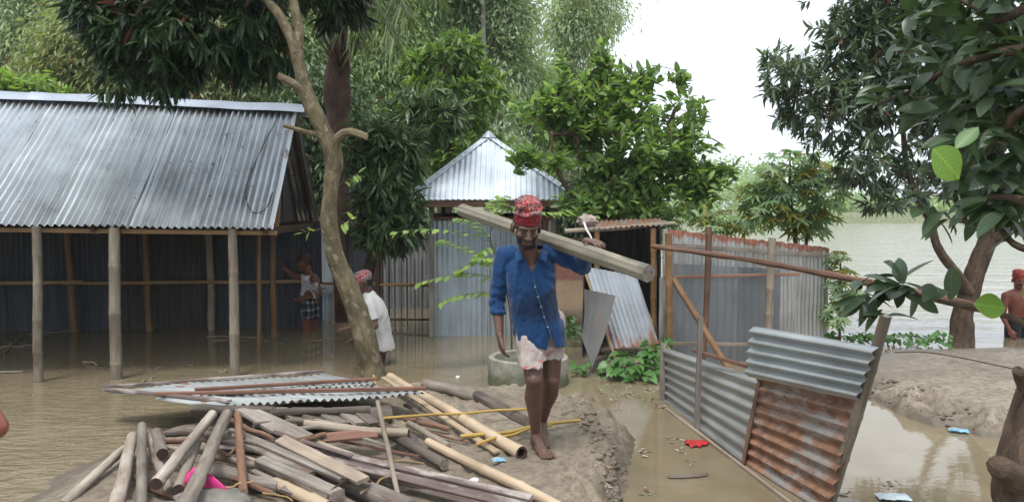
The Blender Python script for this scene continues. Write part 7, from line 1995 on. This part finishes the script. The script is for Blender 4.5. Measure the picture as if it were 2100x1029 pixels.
# toe and finger nails, big toe only (the rest are too small to see)
# the beam: eight sided timber on his shoulder
ba = U(948, 431, 6.45); bb = U(1330, 561, 4.60)
m = MB(); k = 14; bd = [ba.lerp(bb, i / k) for i in range(k + 1)]
m.tube(bd, [0.054 * (1 + 0.012 * math.sin(i * 1.9)) for i in range(k + 1)], 8, caps=2, wob=0.07, seed=6)
ob_ = m.build('timber_beam', [M['beam_wood'], M['cut_grey']], smooth=False); tag(ob_, 'eight sided weathered timber beam carried on the man\'s shoulder', 'beam')
m = MB(); sp = smoothpath([tuple(U(1198, 456, 9.35)), tuple(U(1203, 470, 9.3)), tuple(U(1212, 486, 9.3)), tuple(U(1216, 500, 9.3))], 4); m.tube(sp, 0.012, 5, squash=0.4)
o = m.build('white_cord', M['foam']); tag(o, 'short white cord hanging from the cloth bundle on the latrine roof', 'cord')

# ------------------------------------------------------------------ 2  man in white shirt behind the leaning tree
p2 = thing('person', U(768, 742, 9.35), 'man in white shirt and red checked cap wading behind the leaning trunk', 'person')
hr2 = Matrix.Rotation(R(-62), 3, 'Z') @ Matrix.Rotation(R(18), 3, 'X')
hc2 = U(744, 578, 9.22); hp2, HL2 = head_pieces(hc2, hr2, 1.0)
nk2 = U(757, 606, 9.26); pel = U(776, 708, 9.38)
sA = U(756, 625, 9.10); eA = U(770, 668, 9.02); wA = U(732, 690, 8.95)
sB = U(768, 622, 9.44); eB = U(745, 668, 9.55); wB = U(715, 672, 9.5)
bp2 = hp2 + [('c', [V4(HL2(0, 0.03, -0.06), 0.052), V4(nk2, 0.058)]), ('e', U(767, 635, 9.28), (0.115, 0.16, 0.13)), ('e', U(773, 672, 9.32), (0.105, 0.145, 0.14)), ('e', pel, (0.12, 0.15, 0.11)),
             ('c', [V4(nk2, 0.05), V4(sA, 0.052), V4(sA.lerp(eA, 0.5), 0.046), V4(eA, 0.038), V4(eA.lerp(wA, 0.4), 0.037), V4(wA, 0.026)]),
             ('c', [V4(nk2, 0.05), V4(sB, 0.052), V4(sB.lerp(eB, 0.5), 0.046), V4(eB, 0.038), V4(wB, 0.026)]),
             ('c', [V4(pel + Vector((0, -0.08, 0)), 0.085), V4(U(742, 752, 9.22), 0.060), V4(U(744, 800, 9.3), 0.05)]), ('c', [V4(pel + Vector((0, 0.08, 0)), 0.085), V4(U(778, 752, 9.45), 0.060), V4(U(785, 800, 9.5), 0.05)])]
bp2 += hand_pieces(wA, wA + (wA - eA).normalized() * 0.085, (0, -1, 0.4), (0, 0, 1)) + hand_pieces(wB, wB + (wB - eB).normalized() * 0.085, (0, 1, 0.4), (0, 0, 1))
b2 = organic(bp2, 0.010, 4)
hair2 = patch(b2, lambda c: (lambda q: q.y > 0.02 and q.z > -0.06)(hr2.inverted() @ (Vector(c) - hc2)) and (Vector(c) - hc2).length < 0.13, 0.004)
place('body', b2, M['skin_dark'], p2); place('hair', hair2, M['hair'], p2)
M['shirt_white'] = mat_cloth('shirt_white', (0.50, 0.485, 0.475))
s2 = organic([LR((758, 604, 9.27, 0.078, 0.099), (762, 615, 9.27, 0.123, 0.165), (767, 635, 9.28, 0.151, 0.198), (773, 665, 9.31, 0.151, 0.193), (778, 695, 9.34, 0.159, 0.196), (782, 722, 9.35, 0.166, 0.200)), ('c', [V4(nk2 + Vector((0.01, 0.01, 0.0)), 0.068), V4(sA, 0.068), V4(sA.lerp(eA, 0.7), 0.066)]), ('c', [V4(nk2, 0.068), V4(sB, 0.068), V4(sB.lerp(eB, 0.7), 0.064)])], 0.010, 4)
wrinkle(s2, lambda p: 0.014 * nz(p, (10, 10, 5), 31) + 0.006 * nz(p, (26, 26, 14), 12))
zh = U(779, 716, 9.3).z
cut_faces(s2, lambda c: c.z < zh + 0.015 * nz(c, (14, 14, 0), 3) or (c - sA.lerp(eA, 0.75)).dot(eA - sA) > 0 and (c - eA).length < 0.09); thicken(s2, 0.005)
place('shirt', s2, M['shirt_white'], p2)
c2 = organic([('c', [V4(nk2 + Vector((-0.02, -0.03, 0.0)), 0.055), V4(nk2 + Vector((0.03, 0.03, 0.0)), 0.055)])], 0.009, 3); place('collar', c2, M['shirt_white'], p2)
M['gamcha2'] = mat_gamcha('gamcha_check', (0.30, 0.035, 0.05), (0.03, 0.10, 0.10), (0.45, 0.42, 0.42), 26)
cap(p2, HL2, hr2, 0.020, 0.085, (0.090, 0.108), M['gamcha2'], seed=9.0)
sh2 = organic([('e', pel + Vector((0, 0, -0.02)), (0.135, 0.165, 0.10)), ('c', [V4(pel + Vector((0, -0.08, -0.04)), 0.095), V4(U(752, 738, 9.25), 0.075)]), ('c', [V4(pel + Vector((0, 0.08, -0.04)), 0.095), V4(U(778, 738, 9.42), 0.075)])], 0.011, 3)
M['shorts_dark'] = mat_cloth('shorts_maroon', (0.12, 0.04, 0.04)); place('shorts', sh2, M['shorts_dark'], p2)

# ------------------------------------------------------------------ 3  man in a vest by the shed's rear corner
D3 = 11.9
p3 = thing('person', U(634, 682, D3), 'man in white vest and plaid shorts reaching for a post by the shed', 'person')
hr3 = Matrix.Rotation(R(-55), 3, 'Z') @ Matrix.Rotation(R(14), 3, 'X')
hc3 = U(623, 537, D3); hp3, HL3 = head_pieces(hc3, hr3, 1.08)
nk3 = U(632, 561, D3 + 0.02); pl3 = U(636, 612, D3 + 0.02)
sA = U(646, 572, D3 - 0.14); eA = U(655, 602, D3 - 0.16); wA = U(628, 611, D3 - 0.28)
sB = U(630, 570, D3 + 0.16); eB = U(602, 566, D3 + 0.20); wB = U(583, 550, D3 + 0.22)
bp3 = hp3 + [('c', [V4(HL3(0, 0.03, -0.06), 0.056), V4(nk3, 0.062)]), LR((633, 562, D3 + 0.02, 0.08, 0.12), (636, 572, D3 + 0.02, 0.12, 0.16), (637, 588, D3 + 0.01, 0.125, 0.16), (635, 602, D3, 0.128, 0.148), (636, 622, D3 + 0.02, 0.13, 0.15)),
             ('c', [V4(nk3, 0.055), V4(sA, 0.056), V4(sA.lerp(eA, 0.5), 0.052), V4(eA, 0.042), V4(eA.lerp(wA, 0.4), 0.042), V4(wA, 0.029)]), ('c', [V4(nk3, 0.055), V4(sB, 0.056), V4(sB.lerp(eB, 0.5), 0.050), V4(eB, 0.042), V4(wB, 0.029)]),
             ('c', [V4(pl3 + Vector((0, -0.08, 0)), 0.092), V4(U(628, 650, D3 - 0.12), 0.066), V4(U(630, 690, D3 - 0.08), 0.056), V4(U(630, 730, D3 - 0.05), 0.04)]), ('c', [V4(pl3 + Vector((0, 0.08, 0)), 0.092), V4(U(643, 650, D3 + 0.12), 0.066), V4(U(646, 690, D3 + 0.15), 0.05), V4(U(646, 730, D3 + 0.15), 0.04)])]
bp3 += hand_pieces(wA, wA + (wA - eA).normalized() * 0.085, (0, -0.6, 1), (0, -1, 0)) + hand_pieces(wB, wB + Vector((-0.055, 0.0, 0.065)), (0, -0.6, 1), (0.6, -0.6, 0.3), curl=0.5)
b3 = organic(bp3, 0.010, 4)
zt3, zb3 = U(636, 566, D3).z, U(636, 612, D3).z
vest = patch(b3, lambda c: zb3 - 0.03 < c.z < zt3 + 0.02 and (c - sA).length > 0.085 and (c - sB).length > 0.085 and (c - eA).length > 0.10 and abs(c.x - U(636, 590, D3).x) < 0.17 and (c - nk3).length > 0.085 and (c - wA).length > 0.16 - 0.05 * (c.x > wA.x + 0.08), 0.009)
hair3 = patch(b3, lambda c: (lambda q: q.z > 0.045 or (q.y > 0.015 and q.z > -0.055))(hr3.inverted() @ (Vector(c) - hc3)) and (Vector(c) - hc3).length < 0.14, 0.010)
place('body', b3, M['skin_brown'], p3); place('vest', vest, M['shirt_white'], p3); place('hair', hair3, M['hair_henna'], p3)
def mat_plaid():
    m, nt, b, _ = new_mat('plaid'); N = NT(nt)
    v = N.tc((1, 1, 1), 'obj'); sx = N.n('SeparateXYZ'); N.l(v, sx.inputs[0])
    a = N.ramp(N.math('FRACT', N.math('MULTIPLY', N.math('ADD', sx.outputs[0], sx.outputs[1]), 9)), [(0.30, 0.0), (0.34, 1.0), (0.6, 1.0), (0.64, 0.0)])
    c = N.ramp(N.math('FRACT', N.math('MULTIPLY', sx.outputs[2], 9)), [(0.30, 0.0), (0.34, 1.0), (0.6, 1.0), (0.64, 0.0)])
    k = N.math('MULTIPLY', N.math('ADD', a, c), 0.5)
    N.l(N.ramp(k, [(0.2, (0.015, 0.018, 0.025)), (0.5, (0.10, 0.10, 0.11)), (1.0, (0.38, 0.37, 0.37))]), b.inputs['Base Color']); b.inputs['Roughness'].default_value = 0.85
    return m
M['plaid'] = mat_plaid()
sh3 = organic([('e', pl3 + Vector((0, 0, 0.0)), (0.145, 0.165, 0.09)), ('c', [V4(pl3 + Vector((0, -0.08, 0)), 0.110), V4(U(630, 643, D3 - 0.11), 0.105)]), ('c', [V4(pl3 + Vector((0, 0.08, 0)), 0.105), V4(U(643, 643, D3 + 0.11), 0.100)])], 0.011, 3)
wrinkle(sh3, lambda p: 0.010 * nz(p, (16, 16, 8), 4)); zc = U(630, 654, D3).z
cut_faces(sh3, lambda c: c.z < zc); thicken(sh3, 0.005); place('shorts', sh3, M['plaid'], p3)

# ------------------------------------------------------------------ 4  wading man at the right edge
D4 = 11.3
p4 = thing('person', U(2086, 693, D4), 'bare chested man in red cap wading in the river at the right edge', 'person')
hr4 = Matrix.Rotation(R(-12), 3, 'Z') @ Matrix.Rotation(R(10), 3, 'X')
hc4 = U(2090, 574, D4); hp4, HL4 = head_pieces(hc4, hr4, 1.05)
nk4 = U(2090, 596, D4 + 0.03); pl4 = U(2088, 655, D4 + 0.03)
sA = U(2062, 606, D4 + 0.02); eA = U(2056, 648, D4); wA = U(2070, 676, D4 - 0.12)
sB = U(2118, 606, D4 + 0.02); eB = U(2126, 648, D4); wB = U(2112, 640, D4 - 0.2)
bp4 = hp4 + [('c', [V4(HL4(0, 0.03, -0.06), 0.054), V4(nk4, 0.060)]), LR((2090, 597, D4 + 0.03, 0.10, 0.08), (2090, 606, D4 + 0.02, 0.155, 0.10), (2090, 620, D4 + 0.02, 0.16, 0.11), (2089, 640, D4 + 0.02, 0.14, 0.10), (2088, 662, D4 + 0.03, 0.15, 0.11)),
             ('c', [V4(nk4, 0.055), V4(sA, 0.056), V4(sA.lerp(eA, 0.5), 0.048), V4(eA, 0.040), V4(wA, 0.028)]), ('c', [V4(nk4, 0.055), V4(sB, 0.056), V4(sB.lerp(eB, 0.5), 0.048), V4(eB, 0.040), V4(wB, 0.028)]),
             ('c', [V4(pl4 + Vector((-0.08, 0, 0)), 0.09), V4(U(2078, 720, D4), 0.06)]), ('c', [V4(pl4 + Vector((0.08, 0, 0)), 0.09), V4(U(2100, 720, D4), 0.06)])]
bp4 += hand_pieces(wA, wA + (wA - eA).normalized() * 0.085, (0.6, -0.6, 0.2), (-1, 0, 0)) + hand_pieces(wB, wB + Vector((-0.06, -0.06, 0.02)), (-0.3, -0.4, 1), (0, 0, 1))
b4 = organic(bp4, 0.010, 4)
place('body', b4, M['skin_red'], p4)
M['cap_red'] = mat_gamcha('gamcha_red', (0.40, 0.03, 0.02), (0.10, 0.01, 0.01), (0.4, 0.2, 0.15), 26)
cap(p4, HL4, hr4, 0.040, 0.075, (0.086, 0.104), M['cap_red'], seed=14.0)
sh4 = organic([('e', pl4 + Vector((0, 0, 0.0)), (0.165, 0.125, 0.10)), ('c', [V4(pl4 + Vector((-0.08, 0, -0.03)), 0.105), V4(U(2076, 705, D4), 0.105)]), ('c', [V4(pl4 + Vector((0.08, 0, -0.03)), 0.105), V4(U(2102, 705, D4), 0.10)])], 0.011, 3)
M['lungi_black'] = mat_cloth('lungi_black', (0.018, 0.016, 0.018)); place('lungi', sh4, M['lungi_black'], p4)

# ------------------------------------------------------------------ 5  bystander beside the camera, only the elbow shows
gl = gz(-2.05, 2.4)
p5 = thing('person', (-2.05, 2.45, gl), 'bystander at the left edge of whom only the bare elbow shows', 'person')
hr5 = Matrix.Rotation(R(172), 3, 'Z')
hc5 = Vector((-2.04, 2.42, gl + 1.58)); hp5, HL5 = head_pieces(hc5, hr5, 1.0)
nk5 = Vector((-2.05, 2.45, gl + 1.42)); pl5 = Vector((-2.05, 2.45, gl + 0.92))
sA = Vector((-1.875, 2.45, gl + 1.36)); eA = U(-8, 876, 2.42); wA = Vector((-1.86, 2.56, gl + 0.98))
sB = Vector((-2.225, 2.45, gl + 1.36)); eB = Vector((-2.28, 2.43, gl + 1.08)); wB = Vector((-2.26, 2.52, gl + 0.84))
bp5 = hp5 + [('c', [V4(HL5(0, 0.03, -0.06), 0.054), V4(nk5, 0.060)]), ('e', (-2.05, 2.45, gl + 1.26), (0.165, 0.11, 0.15)), ('e', (-2.05, 2.45, gl + 1.08), (0.145, 0.10, 0.15)), ('e', pl5, (0.155, 0.11, 0.11)),
             ('c', [V4(nk5, 0.055), V4(sA, 0.058), V4(sA.lerp(eA, 0.5), 0.048), V4(eA, 0.037), V4(eA.lerp(wA, 0.4), 0.038), V4(wA, 0.028)]), ('c', [V4(nk5, 0.055), V4(sB, 0.058), V4(sB.lerp(eB, 0.5), 0.048), V4(eB, 0.040), V4(wB, 0.028)])]
for sg in (-1, 1):
    hi = Vector((-2.05 + sg * 0.085, 2.45, gl + 0.90)); kn = Vector((-2.05 + sg * 0.10, 2.44, gl + 0.48)); an = Vector((-2.05 + sg * 0.11, 2.47, gl + 0.085))
    bp5 += [('c', [V4(hi, 0.09), V4(kn, 0.056), V4(kn.lerp(an, 0.35) + Vector((0, -0.015, 0)), 0.053), V4(an, 0.034)])] + foot_pieces(an, an + Vector((0, -0.04, -0.08)), an + Vector((0.03 * sg, 0.20, -0.08)), side=-sg)
bp5 += hand_pieces(wA, wA + Vector((-0.05, 0.05, -0.05)), (0, 0.6, 0.7), (1, 0, 0)) + hand_pieces(wB, wB + Vector((0, 0.02, -0.085)), (0, 1, 0), (-1, 0, 0))
b5 = organic(bp5, 0.010, 4)
tee = patch(b5, lambda c: gl + 0.92 < c.z < gl + 1.44 and (c - eA).length > 0.2 and (c - eB).length > 0.16 and (c - wA).length > 0.13 and (c - nk5).length > 0.07, 0.012)
hair5 = patch(b5, lambda c: (lambda q: q.z > 0.045 or (q.y > 0.015 and q.z > -0.055))(hr5.inverted() @ (Vector(c) - hc5)) and (Vector(c) - hc5).length < 0.14, 0.010)
place('body', b5, M['skin_red'], p5, (-2.05, 2.45, gl)); place('shirt', tee, M['shorts_dark'], p5); place('hair', hair5, M['hair'], p5)
sh5 = organic([('e', pl5, (0.17, 0.125, 0.10)), ('c', [V4(pl5 + Vector((-0.07, 0, -0.02)), 0.11), V4((-2.15, 2.45, gl + 0.40), 0.10)]), ('c', [V4(pl5 + Vector((0.07, 0, -0.02)), 0.11), V4((-1.95, 2.45, gl + 0.40), 0.10)])], 0.012, 3)
place('lungi', sh5, M['plaid'], p5)

# ================================================================== moist air over the river
hzm = bpy.data.materials.new('haze'); hzm.use_nodes = True
hn = hzm.node_tree; hn.nodes.clear()
ho = hn.nodes.new('ShaderNodeOutputMaterial'); hv = hn.nodes.new('ShaderNodeVolumePrincipled')
hv.inputs['Color'].default_value = (0.93, 0.96, 1.0, 1); hv.inputs['Density'].default_value = 0.0006; hv.inputs['Anisotropy'].default_value = 0.0
hn.links.new(hv.outputs[0], ho.inputs['Volume'])
bm = bmesh.new(); bmesh.ops.create_cube(bm, size=1.0)
for v in bm.verts: v.co = Vector((v.co.x * 2900, 1220 + v.co.y * 2600, 6.5 + v.co.z * 17))
me = bpy.data.meshes.new('haze'); bm.to_mesh(me); bm.free()
o = put('haze', me, hzm); tag(o, 'thin pale haze in the air over the river and trees', 'haze', kind='stuff')
